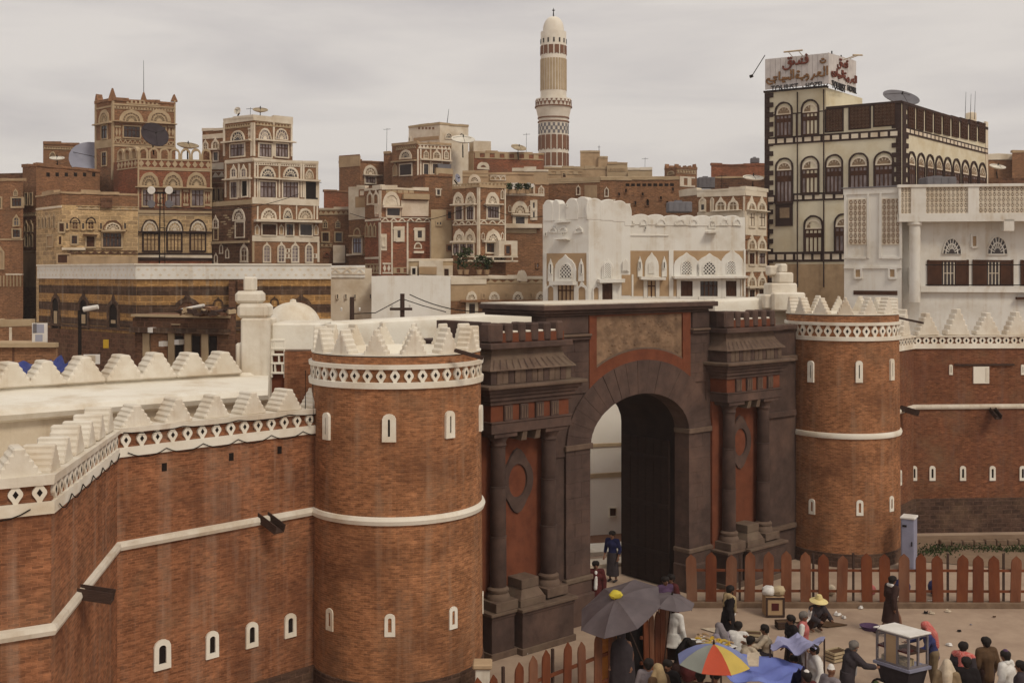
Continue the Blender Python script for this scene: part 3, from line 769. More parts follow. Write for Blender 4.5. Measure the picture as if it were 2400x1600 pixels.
mat('tank', (.17, .165, .18), (.13, .12, .13), scale=1.5, rough=.6, bump=.05)
mat('min_brick', (.21, .10, .058), (.16, .075, .045), scale=1, bump=.1)
mat('leaf', (.055, .07, .022), (.03, .045, .016), scale=3, bump=.1)
mat('cloth_white', (.75, .72, .68), (.6, .57, .52), scale=2, bump=.05)

def zq(F, Z, x, y):
    px, py = Z(x, y); return F.u(px), F.z(px, py)

class B:
    """a building: one or more volumes with visible faces, features are hung on the faces"""
    def __init__(s, name, label, cat='house', at_=(0, 80)):
        s.root = thing(name, label, cat, (*plan(*at_), 0)); s.F = []
    def vol(s, Z, pts, ytop, m, back=9, z0=-.3, cap=None, ref=0, name='wall', jag=0):
        """pts: [(zoom x, depth)...]; ytop measured at point number ref"""
        P = [plan(Z(x, 0)[0], D) for x, D in pts]
        zt = CAMZ - (Z(0, ytop)[1] - HY) / FPX * pts[ref][1]
        iw = min(1.2, (P[-1] - P[0]).length * .2); rt, lf_ = P[-1] * (1 + back / P[-1].y), P[0] * (1 + back / P[0].y)   # side walls fall away behind the front
        poly = P + [rt - Vector((iw, 0)), lf_ + Vector((iw, 0))]
        mb = MB(); mb.prism([(*p, z0) for p in poly], [(*p, zt) for p in poly])
        part(name, mb, m, s.root)
        if cap:                                             # uneven coping course
            fs = [Face(a, b) for a, b in zip(P, P[1:])]
            for F in fs:
                mb = MB(); k = max(2, int(F.len / 1.1))
                for i in range(k):
                    a, b = F.len * i / k, F.len * (i + 1) / k
                    mb.fb(F, a, b, zt - .02, zt + .14 + rnd.uniform(-.03, .10) * (1 + jag), -.35, .07 + rnd.uniform(-.02, .02))
                part('coping', mb, cap, s.root)
        s.F = [Face(a, b) for a, b in zip(P, P[1:])]; s.zt = zt
        return s.F
    def rect(s, F, Z, x0, y0, x1, y1):
        xm, ym = (x0 + x1) / 2, (y0 + y1) / 2
        px0, px1, pm = Z(x0, 0)[0], Z(x1, 0)[0], Z(xm, 0)[0]
        return F.u(px0), F.u(px1), F.z(pm, Z(0, y1)[1]), F.z(pm, Z(0, y0)[1])
    def band(s, F, Z, x0, y0, x1, y1, m='gyp', n=.05, name='band', parent=None):
        u0, u1, z0, z1 = s.rect(F, Z, x0, y0, x1, y1); mb = MB(); mb.fb(F, u0, u1, z0, z1, -.1, n)
        return part(name, mb, m, parent or s.root)
    def ledge(s, F, Z, x0, x1, y, h=10, m='gyp', n=.35):
        return s.band(F, Z, x0, y - h / 2, x1, y + h / 2, m, n, 'ledge')
    def win(s, F, Z, x0, y0, x1, y1, m='pane', fr='gyp', fw=.10, bars=2, cross=True, bar='shutter', label=None):
        u0, u1, z0, z1 = s.rect(F, Z, x0, y0, x1, y1); mb = MB()
        mb.fb(F, u0 - fw, u0, z0 - fw, z1 + fw, -.1, .08); mb.fb(F, u1, u1 + fw, z0 - fw, z1 + fw, -.1, .08)
        mb.fb(F, u0, u1, z1, z1 + fw, -.1, .08); mb.fb(F, u0 - fw * .4, u1 + fw * .4, z0 - fw, z0, -.1, .13)
        w = part('window', mb, fr, s.root)
        mb = MB(); mb.fb(F, u0, u1, z0, z1, -.1, .012); part('pane', mb, m, w)
        if bars:
            mb = MB(); t = .035
            for i in range(bars + 2):
                u = u0 + (u1 - u0) * i / (bars + 1); mb.fb(F, max(u0, u - t), min(u1, u + t), z0, z1, -.05, .045)
            if cross:
                zz = z0 + (z1 - z0) * .68; mb.fb(F, u0, u1, zz - t, zz + t, -.05, .04); mb.fb(F, u0, u1, z0, z0 + t, -.05, .04)
            part('glazing_bar', mb, bar, w)
        return w
    def fan(s, F, Z, xc, yb, rx, ry, fill='fan_fill', ring='gyp', t=.12, spokes=7, point=0, eye=True):
        """half-round fanlight: raised plaster ring, set-back fill, radiating tracery"""
        uc, zb = zq(F, Z, xc, yb); px = Z(xc, 0)[0]; k = F.depth(px) / FPX
        a = abs(F.u(Z(xc + rx, 0)[0]) - F.u(Z(xc - rx, 0)[0])) / 2; b = abs(Z(0, ry)[1] - Z(0, 0)[1]) * k
        sx = a / b; mb = MB()
        mb.farc(F, uc, zb, b - t, b, -.1, .09, 0, 180, 10, sx)
        if point: mb.fp(F, [(uc - a * .35, zb + b * .93), (uc + a * .35, zb + b * .93), (uc, zb + b * (1 + point))], -.1, .085)
        mb.fb(F, uc - a, uc + a, zb - t * .6, zb, -.1, .085)
        w = part('fanlight', mb, ring, s.root)
        mb = MB(); mb.ffan(F, uc, zb, b - t, -.1, .02, 10, sx); part('fan_fill', mb, fill, w)
        if spokes:
            mb = MB()
            for i in range(1, spokes):
                an = math.pi * i / spokes; ca, sa = math.cos(an) * sx, math.sin(an); r0, r1 = (b - t) * .3, (b - t)
                dx, dz = -sa * .022, math.cos(an) * .022
                mb.fp(F, [(uc + r0 * ca - dx, zb + r0 * sa - dz), (uc + r1 * ca - dx, zb + r1 * sa - dz), (uc + r1 * ca + dx, zb + r1 * sa + dz), (uc + r0 * ca + dx, zb + r0 * sa + dz)], 0, .045)
            mb.farc(F, uc, zb, (b - t) * .62, (b - t) * .72, 0, .05, 0, 180, 8, sx)
            part('tracery', mb, ring, w)
            if eye:
                mb = MB(); mb.ffan(F, uc, zb, (b - t) * .34, 0, .048, 6, sx); part('fan_eye', mb, 'pane' if fill == 'pane' else ring, w)
        return w
    def frieze(s, F, Z, x0, y0, x1, y1, kind='zig', m='gyp', bg=None, n=.06, step=None):
        u0, u1, z0, z1 = s.rect(F, Z, x0, y0, x1, y1); h = z1 - z0; st = step or h * .9; k = max(2, int((u1 - u0) / st)); st = (u1 - u0) / k
        mb = MB(); t = h * .14
        mb.fb(F, u0, u1, z0, z0 + t, -.1, n); mb.fb(F, u0, u1, z1 - t, z1, -.1, n)
        a, b = z0 + t, z1 - t
        for i in range(k):
            x = u0 + st * i
            if kind == 'zig':
                w = st * .2
                mb.fp(F, [(x, a), (x + w, a), (x + st / 2 + w / 2, b), (x + st / 2 - w / 2, b)], 0, n)
                mb.fp(F, [(x + st, a), (x + st - w, a), (x + st / 2 - w / 2, b), (x + st / 2 + w / 2, b)], 0, n * .98)
            elif kind == 'dia':
                c = (a + b) / 2; mb.fp(F, [(x + st * .1, c), (x + st / 2, a), (x + st * .9, c), (x + st / 2, b)], 0, n)
            elif kind == 'tri':
                mb.fp(F, [(x, a), (x + st, a), (x + st / 2, b)], 0, n)
            elif kind == 'post':
                mb.fb(F, x, x + st * .5, a, b, 0, n)
            elif kind == 'arch':
                mb.farc(F, x + st / 2, a + (b - a) * .45, (b - a) * .35, (b - a) * .55, -.1, n, 0, 180, 6, st / (b - a) * .9)
                mb.fb(F, x, x + st * .14, a, a + (b - a) * .45, -.05, n); mb.fb(F, x + st * .86, x + st, a, a + (b - a) * .45, -.05, n)
        return part('frieze', mb, m, s.root)
    def dots(s, F, Z, x0, x1, y, k, w=.14, h=.2, m='slit', name='putlog_hole'):
        for i in range(k):
            x = x0 + (x1 - x0) * (i + .5) / k; u, z = zq(F, Z, x, y); mb = MB(); mb.fb(F, u - w / 2, u + w / 2, z - h / 2, z + h / 2, -.05, .012); part(name, mb, m, s.root)
    def arcade(s, F, Z, x0, y0, x1, y1, k, m='gyp_tan', d=.3):
        """free-standing row of little arches along a roof edge"""
        u0, u1, z0, z1 = s.rect(F, Z, x0, y0, x1, y1); st = (u1 - u0) / k; h = z1 - z0
        for i in range(k):
            x = u0 + st * (i + .5); mb = MB()
            mb.farc(F, x, z0 + h * .5, h * .32, h * .5, -d, .04, 0, 180, 8, st / h * .98)
            mb.fb(F, x - st * .49, x - st * .31, z0, z0 + h * .5, -d, .04); mb.fb(F, x + st * .31, x + st * .49, z0, z0 + h * .5, -d, .04)
            part('roof_arch', mb, m, s.root)
    def narrow(s, F, Z, xc, y0, y1, w, ring='gyp', fill='pane', lat=True):
        """tall round-headed window with thick plaster surround and pierced tracery"""
        uc, z1 = zq(F, Z, xc, y0); _, z0 = zq(F, Z, xc, y1)
        a = abs(F.u(Z(xc + w / 2, 0)[0]) - F.u(Z(xc - w / 2, 0)[0])) / 2; t = a * .34; mb = MB(); zs = z1 - a
        mb.farc(F, uc, zs, a - t, a, -.1, .08, 0, 180, 8); mb.fb(F, uc - a, uc - a + t, z0, zs, -.1, .08); mb.fb(F, uc + a - t, uc + a, z0, zs, -.1, .08); mb.fb(F, uc - a, uc + a, z0 - t, z0, -.1, .1)
        mb.fp(F, [(uc - a * .4, z1 - a * .1), (uc + a * .4, z1 - a * .1), (uc, z1 + a * .6)], -.1, .08)
        w_ = part('window', mb, ring, s.root)
        i = a - t; mb = MB(); mb.fp(F, [(uc - i, z0), (uc + i, z0)] + [(uc + i * math.cos(R(q)), zs + i * math.sin(R(q))) for q in range(0, 181, 30)], -.1, .015); part('pane', mb, fill, w_)
        if lat:
            mb = MB(); k = max(2, int((z1 - z0) / (i * 1.1)))
            for j in range(1, k):
                z = z0 + (z1 - z0) * j / k; mb.fb(F, uc - i, uc + i, z - .02, z + .02, -.05, .045)
            mb.fb(F, uc - .02, uc + .02, z0, z1 - t, -.05, .045); part('tracery', mb, ring, w_)
        return w_
    def lattice(s, F, Z, x0, y0, x1, y1, nx, ny, m='white_wall', bgm='pane', name='lattice_panel', round_=False, diag=False):
        u0, u1, z0, z1 = s.rect(F, Z, x0, y0, x1, y1); mb = MB(); mb.fb(F, u0, u1, z0, z1, -.1, .012); g = part(name, mb, bgm, s.root)
        mb = MB(); du, dz = (u1 - u0) / nx, (z1 - z0) / ny; t = min(du, dz) * .11
        if not diag:
            for i in range(nx + 1): mb.fb(F, u0 + du * i - t, u0 + du * i + t, z0, z1, 0, .06)
            for j in range(ny + 1): mb.fb(F, u0 - t, u1 + t, z0 + dz * j - t, z0 + dz * j + t, 0, .062)
        for i in range(nx):
            for j in range(ny):
                cx_, cz_ = u0 + du * (i + .5), z0 + dz * (j + .5); q = t * .8
                for sg in (-1, 1):
                    mb.fp(F, [(cx_ - du * .5, cz_ - sg * dz * .5 - q), (cx_ - du * .5, cz_ - sg * dz * .5 + q), (cx_ + du * .5, cz_ + sg * dz * .5 + q), (cx_ + du * .5, cz_ + sg * dz * .5 - q)], 0, .05 + .002 * sg)
        part('lattice', mb, m, g); return g
    def horn(s, F, Z, x, y0, y1, w, m='h_brown', lean=0):
        u, z1 = zq(F, Z, x, y0); _, z0 = zq(F, Z, x, y1); a = w * F.depth(Z(x, 0)[0]) / FPX / 2.8
        mb = MB(); mb.fp(F, [(u - a / 2, z0), (u + a / 2, z0), (u + a * .25 + lean, z0 + (z1 - z0) * .55), (u + a * .05 + lean * 2, z1), (u - a * .1 + lean * 2, z1), (u - a * .3 + lean, z0 + (z1 - z0) * .55)], -.5, .02)
        return part('roof_horn', mb, m, s.root)

def dish(px, py, D, r, label, m='dish_white', az=180, el=45, group='satellite dishes on the roofs', flat=.28):
    """satellite dish: shallow bowl, feed on three struts, mast"""
    c = at(px, py, D); d = Vector((math.sin(R(az)) * math.cos(R(el)), math.cos(R(az)) * math.cos(R(el)), math.sin(R(el))))
    a = d.cross(Vector((0, 0, 1))); a.normalize(); b = a.cross(d)
    t = thing('satellite_dish', label, 'satellite dish', (c.x, c.y, c.z - r * 1.3), group)
    rings = []
    for k in range(5):
        q = r * max(.02, k / 4); h = flat * r * (k / 4) ** 2
        rings.append([c + a * q * math.cos(2 * math.pi * i / 22) + b * q * math.sin(2 * math.pi * i / 22) + d * h for i in range(22)])
    back = [[p - d * .05 for p in rg] for rg in reversed(rings)]
    mb = MB(); mb.loft(rings + back, cap=False); part('bowl', mb, m, t, True)
    mb = MB(); f = c + d * r * .5
    for i in range(3):
        an = 2 * math.pi * i / 3 + .5; mb.tube([c + a * r * .9 * math.cos(an) + b * r * .9 * math.sin(an) + d * flat * r * .8, f], max(.012, .016 * r ** .5), 4)
    part('strut', mb, 'wire', t)
    mb = MB(); mb.tube([f - d * .1, f + d * .12], (.05 * r ** .5), 6); part('feed_horn', mb, 'wire', t)
    mb = MB(); mb.tube([c - d * .06, c - d * .25 + Vector((0, 0, -.1)), (c.x, c.y, c.z - r * 1.3)], .06, 6); part('mast', mb, 'wire', t)
    return t

# ---------------- far left houses
h = B('tower_house', 'tall brown brick tower house with horned corners and a dark dish on its face', at_=(264, 90))
f = h.vol(Z1, [(625, 92), (740, 90), (1152, 92)], 378, 'h_brown', ref=1, cap='h_brown')
for x, lean in ((632, -.0), (740, 0), (945, 0), (1145, 0)): h.horn(f[0] if x < 700 else f[1], Z1, x, {632: 338, 740: 300, 945: 325, 1145: 340}[x], 385, 60 if x == 740 else 42)
h.band(f[1], Z1, 740, 412, 1152, 422, 'gyp_tan', .06); h.band(f[0], Z1, 627, 420, 740, 430, 'gyp_tan', .06); h.frieze(f[1], Z1, 830, 380, 1050, 408, 'post', 'gyp_tan')
for F, xs in ((f[1], ((862, 80), (1045, 78))), (f[0], ((685, 34),))):
    for x, rx in xs:
        h.fan(F, Z1, x, 518, rx, 78, ring='gyp_tan', t=.28, spokes=9); h.fan(F, Z1, x, 518, rx * .55, 46, ring='gyp_tan', t=.08, spokes=0)
h.frieze(f[1], Z1, 745, 425, 1150, 445, 'dia', 'gyp_tan'); h.ledge(f[1], Z1, 740, 1160, 527, 8, 'gyp_tan', .4); h.ledge(f[0], Z1, 625, 740, 532, 8, 'gyp_tan', .3)
h.win(f[1], Z1, 812, 552, 918, 622, 'pane', 'gyp_tan', bars=3); h.win(f[1], Z1, 985, 552, 1085, 622, 'pane', 'gyp_tan', bars=3); h.win(f[0], Z1, 670, 545, 706, 630, 'pane', 'gyp_tan', bars=1); h.win(f[0], Z1, 672, 722, 700, 805, 'pane', 'gyp_tan', bars=1)
for x0, x1 in ((755, 795), (1100, 1145)): h.frieze(f[1], Z1, x0, 545, x1, 630, 'dia', 'gyp_tan', step=.45)
h.frieze(f[1], Z1, 742, 640, 1152, 672, 'zig', 'gyp_tan'); h.band(f[1], Z1, 742, 676, 1155, 690, 'gyp_tan'); h.band(f[0], Z1, 627, 640, 740, 690, 'gyp_tan', .04)
for x in (628, 736): h.band(f[0], Z1, x - 4, 380, x + 6, 900, 'gyp_tan', .05, 'quoin')
h.band(f[1], Z1, 740, 380, 750, 690, 'gyp_tan', .05, 'quoin'); h.band(f[1], Z1, 1142, 380, 1152, 690, 'gyp_tan', .05, 'quoin')
f = h.vol(Z1, [(745, 88.6), (903, 86), (1390, 87.4)], 765, 'h_red', ref=1)
h.arcade(f[1], Z1, 905, 692, 1388, 766, 7); h.arcade(f[0], Z1, 770, 690, 903, 766, 3)
h.frieze(f[1], Z1, 905, 766, 1388, 830, 'dia', 'gyp_tan', step=.5); h.frieze(f[0], Z1, 770, 768, 903, 832, 'dia', 'gyp_tan', step=.5)
h.band(f[1], Z1, 905, 832, 1388, 840, 'gyp_tan'); h.band(f[1], Z1, 903, 770, 914, 1430, 'gyp_tan', .05, 'quoin'); h.band(f[1], Z1, 1380, 770, 1390, 1080, 'gyp_tan', .05, 'quoin')
for x in (980, 1135, 1290):
    h.fan(f[1], Z1, x, 938, 66, 88, ring='gyp_tan', t=.26, spokes=9); h.fan(f[1], Z1, x, 938, 36, 48, ring='gyp_tan', t=.08, spokes=0)
h.ledge(f[1], Z1, 890, 1395, 953, 10, 'gyp_tan', .4)
for x0, x1 in ((938, 1008), (1098, 1182), (1258, 1336)): h.win(f[1], Z1, x0, 968, x1, 1072, 'curtain', 'gyp_tan', bars=2)
for x in (1050, 1220, 1362): h.frieze(f[1], Z1, x - 18, 965, x + 18, 1072, 'dia', 'gyp_tan', step=.4)
h.band(f[1], Z1, 905, 1085, 1390, 1102, 'h_dark', .05); h.band(f[1], Z1, 905, 1102, 1390, 1135, 'gyp_tan', .06); h.band(f[1], Z1, 905, 1120, 1390, 1128, 'h_dark', .08); h.band(f[1], Z1, 905, 1136, 1390, 1430, 'h_stone', .03)
for x, xw in ((985, (942, 1040)), (1147, (1100, 1190)), (1300, (1252, 1346))):
    h.fan(f[1], Z1, x, 1236, 58, 78, ring='h_trim', t=.12, spokes=0); h.fan(f[1], Z1, x, 1236, 48, 66, ring='gyp', t=.14, spokes=7)
    h.win(f[1], Z1, xw[0], 1256, xw[1], 1365, 'pane', 'h_trim', bars=3)
h.ledge(f[1], Z1, 905, 1392, 1243, 8, 'h_trim', .3)
for y in (1378, 1412): h.band(f[1], Z1, 898, y, 1392, y + 16, 'h_trim', .08)
h.band(f[1], Z1, 898, 1394, 1392, 1412, 'gyp', .07)
dish(1008 / 2.8, 617 / 2.8 + 100, 88.9, 1.12, 'dark dish leaning on the front of the horned tower house', 'dish_dark', az=140, el=28, flat=.3)
dish(1232 / 2.8, 690 / 2.8 + 100, 93, .9, 'tan dish on the roof between the horned tower house and the white-trimmed house', 'dish_tan', az=150, el=70)
dish(612 / 2.8, 800 / 2.8 + 100, 93, 2.0, 'large pale blue dish behind the brown wall left of the horned tower', 'dish_blue', az=150, el=35)
dish(375 / 2.8, 768 / 2.8 + 100, 90, .58, 'white dish lying back in front of the small roof block at far left', 'dish_white', az=165, el=72)
mb = MB(); mb.tube([at(337, 240, 93), at(336.5, 142, 93)], .03, 4, .015); solo('antenna', mb, 'wire', 'thin mast on the roof of the horned tower house', 'antenna')

h = B('house', 'plain brown brick house with a row of small holes, left of the horned tower', at_=(100, 84))
f = h.vol(Z1, [(148, 84.5), (238, 83), (655, 88)], 808, 'h_brown', ref=1, cap='h_brown')
h.dots(f[1], Z1, 285, 645, 866, 6, .3, .3); h.horn(f[0], Z1, 225, 790, 812, 30)
for x in (168, 200): h.win(f[0], Z1, x, 988, x + 15, 1066, 'pane', 'gyp_tan', fw=.05, bars=0); h.narrow(f[0], Z1, x + 7, 1250, 1335, 22, 'gyp_tan', lat=False); h.narrow(f[0], Z1, x + 7, 1180, 1235, 24, 'gyp_tan', 'fan_fill', lat=False)
h.frieze(f[0], Z1, 150, 1115, 238, 1140, 'zig', 'gyp_tan'); h.band(f[0], Z1, 150, 1365, 238, 1378, 'gyp_tan')
h.band(f[0], Z1, 150, 1380, 238, 1600, 'h_tan', .03)
h = B('house', 'shadowy brown house with arched windows at the left edge of the photo', at_=(20, 80))
f = h.vol(Z1, [(-160, 81), (152, 80)], 905, 'h_brown', ref=1, cap='h_tan')
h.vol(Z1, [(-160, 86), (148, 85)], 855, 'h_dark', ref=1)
h.win(f[0], Z1, 82, 1022, 145, 1075, 'pane', 'gyp_tan'); h.win(f[0], Z1, 88, 1228, 135, 1278, 'pane', 'gyp_tan', bars=1); h.narrow(f[0], Z1, 110, 1140, 1198, 46, 'gyp_tan', 'tank'); h.narrow(f[0], Z1, 105, 968, 1002, 26, 'gyp_tan')
h.band(f[0], Z1, -160, 1285, 150, 1296, 'gyp_tan'); h.win(f[0], Z1, -30, 1020, 8, 1085, 'pane', 'gyp_tan'); h.narrow(f[0], Z1, 6, 1355, 1480, 50, 'gyp_tan', 'h_tan', lat=False)
h.band(f[0], Z1, 40, 1515, 150, 1524, 'gyp'); 
for x in range(-40, 150, 22): h.band(f[0], Z1, x, 1528, x + 5, 1600, 'gyp_tan', .1, 'rail_post')
h = B('roof_block', 'small crenellated brick roof block with two blind arches, far left', at_=(140, 99))
f = h.vol(Z1, [(283, 98), (522, 99)], 672, 'h_brown', ref=1, cap='h_brown'); h.fan(f[0], Z1, 345, 752, 22, 38, ring='gyp_tan', spokes=0); h.fan(f[0], Z1, 485, 752, 22, 40, ring='gyp_tan', spokes=0); h.frieze(f[0], Z1, 285, 685, 522, 702, 'tri', 'gyp_tan')

h = B('house', 'low cream stone house with a barred window and checker friezes', at_=(145, 75))
f = h.vol(Z1, [(238, 77.5), (405, 74), (905, 76)], 1064, 'h_stone', ref=1)
h.vol(Z1, [(238, 77.9), (405, 74.4), (905, 76.4)], 990, 'h_brown', ref=1, cap='h_tan', jag=1)
f = [Face(plan(Z1(238, 0)[0], 77.5), plan(Z1(405, 0)[0], 74)), Face(plan(Z1(405, 0)[0], 74), plan(Z1(905, 0)[0], 76))]
h.frieze(f[1], Z1, 500, 1075, 903, 1098, 'tri', 'gyp_tan', step=.45); h.band(f[0], Z1, 240, 1080, 405, 1094, 'gyp', .06); h.band(f[1], Z1, 660, 1020, 735, 1085, 'h_dark', .25, 'timber_box')
for x in (492, 596): h.narrow(f[1], Z1, x, 1155, 1222, 50, 'h_stone', 'h_dark'); h.fan(f[1], Z1, x, 1180, 34, 34, ring='h_trim', t=.06, spokes=0, fill='fan_fill')
h.fan(f[1], Z1, 740, 1226, 66, 60, ring='h_dark', t=.08, spokes=0, fill='h_stone'); h.fan(f[1], Z1, 742, 1226, 50, 44, ring='gyp', t=.08, spokes=6); h.ledge(f[1], Z1, 662, 820, 1236, 12, 'gyp_tan', .5)
h.win(f[1], Z1, 675, 1250, 795, 1340, 'pane', 'gyp_tan', bars=4, bar='h_dark'); h.win(f[1], Z1, 470, 1268, 505, 1320, 'pane', 'gyp_tan', bars=1); h.win(f[1], Z1, 568, 1272, 620, 1340, 'shutter', 'gyp_tan', bars=0); h.ledge(f[1], Z1, 545, 640, 1262, 7, 'h_dark', .5)
h.win(f[1], Z1, 390, 1185, 418, 1240, 'shutter', 'gyp_tan', bars=0)
for x in (440, 545, 820, 662): h.win(f[1], Z1, x - 6, 1185, x + 6, 1222, 'pane', 'h_stone', bars=0)
h.win(f[1], Z1, 385, 1272, 402, 1325, 'shutter', 'h_stone', bars=0)
for x in (262, 285, 305, 330, 360): h.narrow(f[0], Z1, x, 1150 - (x - 262) * .2, 1215, 13, 'gyp_tan', 'h_dark', lat=False)
h.win(f[0], Z1, 315, 1270, 350, 1335, 'ochre', 'gyp_tan', bars=0); h.band(f[1], Z1, 405, 1345, 560, 1358, 'gyp', .2); h.frieze(f[1], Z1, 440, 1364, 903, 1388, 'tri', 'h_dark', step=.45); h.band(f[1], Z1, 440, 1400, 903, 1640, 'h_tan', .03); h.win(f[1], Z1, 380, 1392, 455, 1445, 'shutter', 'h_tan', bars=0)

# ---------------- house with broad white trim
h = B('house', 'stepped brown house with broad white bands and round fanlights, left of centre', at_=(595, 86))
f = h.vol(Z1, [(1468, 88), (1665, 86), (1920, 88)], 486, 'h_brown', ref=1, cap='gyp')
h.band(f[0], Z1, 1468, 494, 1665, 522, 'gyp'); h.band(f[1], Z1, 1665, 492, 1920, 524, 'gyp')
h.frieze(f[0], Z1, 1478, 535, 1650, 560, 'tri', 'gyp_tan'); h.frieze(f[1], Z1, 1680, 528, 1910, 552, 'tri', 'gyp_tan')
h.fan(f[0], Z1, 1562, 640, 46, 64, fill='pane'); h.ledge(f[0], Z1, 1470, 1656, 650, 9); h.win(f[0], Z1, 1515, 668, 1606, 746, 'curtain', bars=3)
for x in (1738, 1847): h.fan(f[1], Z1, x, 634, 42, 72, fill='curtain')
h.ledge(f[1], Z1, 1672, 1925, 648, 9)
for x0 in (1700, 1808): h.win(f[1], Z1, x0, 666, x0 + 80, 750, 'curtain', bars=3)
for F, xs in ((f[0], (1472, 1652)), (f[1], (1668, 1795, 1912))):
    for x in xs: h.band(F, Z1, x - 5, 525, x + 6, 745, 'gyp', .05, 'pilaster')
h.frieze(f[0], Z1, 1630, 560, 1655, 640, 'dia', 'gyp', step=.4)
f = h.vol(Z1, [(1478, 87.3), (1663, 85.3), (2088, 88)], 772, 'h_brown', ref=1, cap='gyp')
h.band(f[0], Z1, 1478, 766, 1663, 790, 'gyp'); h.band(f[1], Z1, 1663, 772, 2088, 792, 'gyp')
for x in (1535, 1601): h.narrow(f[0], Z1, x, 818, 880, 42, fill='curtain')
h.ledge(f[0], Z1, 1478, 1655, 895, 10); h.win(f[0], Z1, 1518, 915, 1558, 1018, 'curtain', bars=1); h.win(f[0], Z1, 1590, 908, 1625, 1008, 'slit', bars=0)
for x, rx in ((1757, 52), (1907, 52)): h.fan(f[1], Z1, x, 880, rx, 66, fill='pane', t=.18); 
h.fan(f[1], Z1, 2030, 888, 28, 56, fill='fan_fill'); h.ledge(f[1], Z1, 1665, 2095, 898, 10)
for x0, x1 in ((1706, 1808), (1856, 1955)): h.win(f[1], Z1, x0, 915, x1, 1016, 'curtain', bars=3)
h.win(f[1], Z1, 2005, 912, 2085, 1030, 'slit', bars=0)
for x in (1672, 1690, 1832, 1975, 1990, 2078): h.band(f[1], Z1, x - 5, 795, x + 6, 1018, 'gyp', .05, 'pilaster')
for x in (1482, 1570, 1640): h.band(f[0], Z1, x - 5, 795, x + 5, 1018, 'gyp', .05, 'pilaster')
h.frieze(f[1], Z1, 1665, 795, 2088, 812, 'tri', 'gyp'); 
f = h.vol(Z1, [(1388, 87.6), (1655, 84.4), (2093, 87.4)], 1030, 'h_brown', ref=1)
h.band(f[1], Z1, 1655, 1022, 2093, 1064, 'gyp', .06); h.band(f[0], Z1, 1395, 1040, 1655, 1070, 'gyp_tan', .05); h.band(f[0], Z1, 1388, 1075, 1650, 1435, 'h_dark', .03)
for x, rx in ((1763, 52), (1887, 32), (2002, 48)): h.fan(f[1], Z1, x, 1152, rx, 66, fill='pane' if rx < 40 else 'fan_fill', t=.18)
for x in (1690, 1835, 1945, 2060, 2080): h.band(f[1], Z1, x - 4, 1070, x + 5, 1160, 'gyp', .05, 'pilaster')
h.ledge(f[1], Z1, 1665, 2095, 1172, 14, 'gyp', .6)
h.win(f[1], Z1, 1720, 1192, 1810, 1262, 'shutter', bars=4); h.win(f[1], Z1, 1878, 1192, 1922, 1264, 'pane', bars=1); h.win(f[1], Z1, 1968, 1192, 2045, 1264, 'pane', bars=0)
for x in (1686, 1845, 2072): h.narrow(f[1], Z1, x, 1200, 1258, 30, fill='ochre', lat=False)
h.band(f[1], Z1, 1655, 1266, 2093, 1306, 'gyp', .06)
for x in (1750, 1845, 1935, 2027): h.narrow(f[1], Z1, x, 1322, 1436, 54, fill='curtain')
for x, y in ((1888, 1400), (1890, 1365), (2070, 1400)): h.frieze(f[1], Z1, x - 22, y - 15, x + 22, y + 15, 'post', 'gyp', step=.25)
h.band(f[1], Z1, 2082, 1306, 2095, 1440, 'gyp', .05, 'quoin'); h.band(f[1], Z1, 1655, 1306, 1668, 1440, 'gyp_tan', .05, 'quoin')
h.fan(f[0], Z1, 1570, 1160, 42, 75, fill='fan_fill', t=.2); h.win(f[0], Z1, 1550, 1182, 1604, 1274, 'pane', 'gyp'); h.narrow(f[0], Z1, 1418, 1150, 1210, 40, 'gyp'); h.win(f[0], Z1, 1408, 1225, 1432, 1290, 'pane', 'gyp_tan', bars=0); h.narrow(f[0], Z1, 1605, 1330, 1430, 52, 'gyp')
q = random.Random(3)
for k in range(11):
    x, y = q.uniform(1450, 1530), 1130 + k * 14; h.band(f[0], Z1, x, y, x + q.uniform(14, 34), y + 9, 'gyp_tan', .05, 'plaster_scroll')
for x, y in ((1495, 1385), (1455, 1355), (1420, 1420)): h.narrow(f[0], Z1, x, y - 30, y + 25, 24, 'gyp', 'gyp', lat=False)
h.ledge(f[0], Z1, 1390, 1640, 1310, 14, 'gyp_tan', .2)
for x, a in ((1690, 0),): pass
mb = MB(); F = f[1]; p = at(690, 340, 87); mb.tube([at(683, 334, 87.5), at(695, 334, 87.2)], .05, 4); part('rain_pipe', mb, 'gyp', h.root)
f = h.vol(Z1, [(1328, 93), (1478, 92)], 572, 'h_brown', ref=1, cap='gyp'); h.band(f[0], Z1, 1330, 600, 1478, 632, 'gyp'); h.narrow(f[0], Z1, 1415, 640, 695, 50, fill='fan_fill'); h.narrow(f[0], Z1, 1350, 650, 700, 36, fill='fan_fill'); h.ledge(f[0], Z1, 1380, 1445, 702, 9); h.win(f[0], Z1, 1405, 720, 1432, 775, 'pane', bars=0); h.band(f[0], Z1, 1385, 790, 1478, 830, 'gyp'); h.frieze(f[0], Z1, 1395, 845, 1478, 885, 'tri', 'gyp', step=.8)
f = h.vol(Z1, [(1392, 90), (1480, 89)], 915, 'h_brown', ref=1); h.band(f[0], Z1, 1395, 915, 1478, 925, 'gyp_tan')
for x in (1405, 1438, 1470): h.win(f[0], Z1, x - 8, 960, x + 8, 1036, 'shutter', 'gyp_tan', bars=0)
dish(1708 / 2.8, 452 / 2.8 + 100, 88.2, .6, 'tan dish on top of the white-banded house', 'dish_tan', az=165, el=68)
dish(1560 / 2.8, 448 / 2.8 + 100, 89.5, .30, 'small upright dish on the left end of the white-banded house roof', 'dish_white', az=200, el=15)

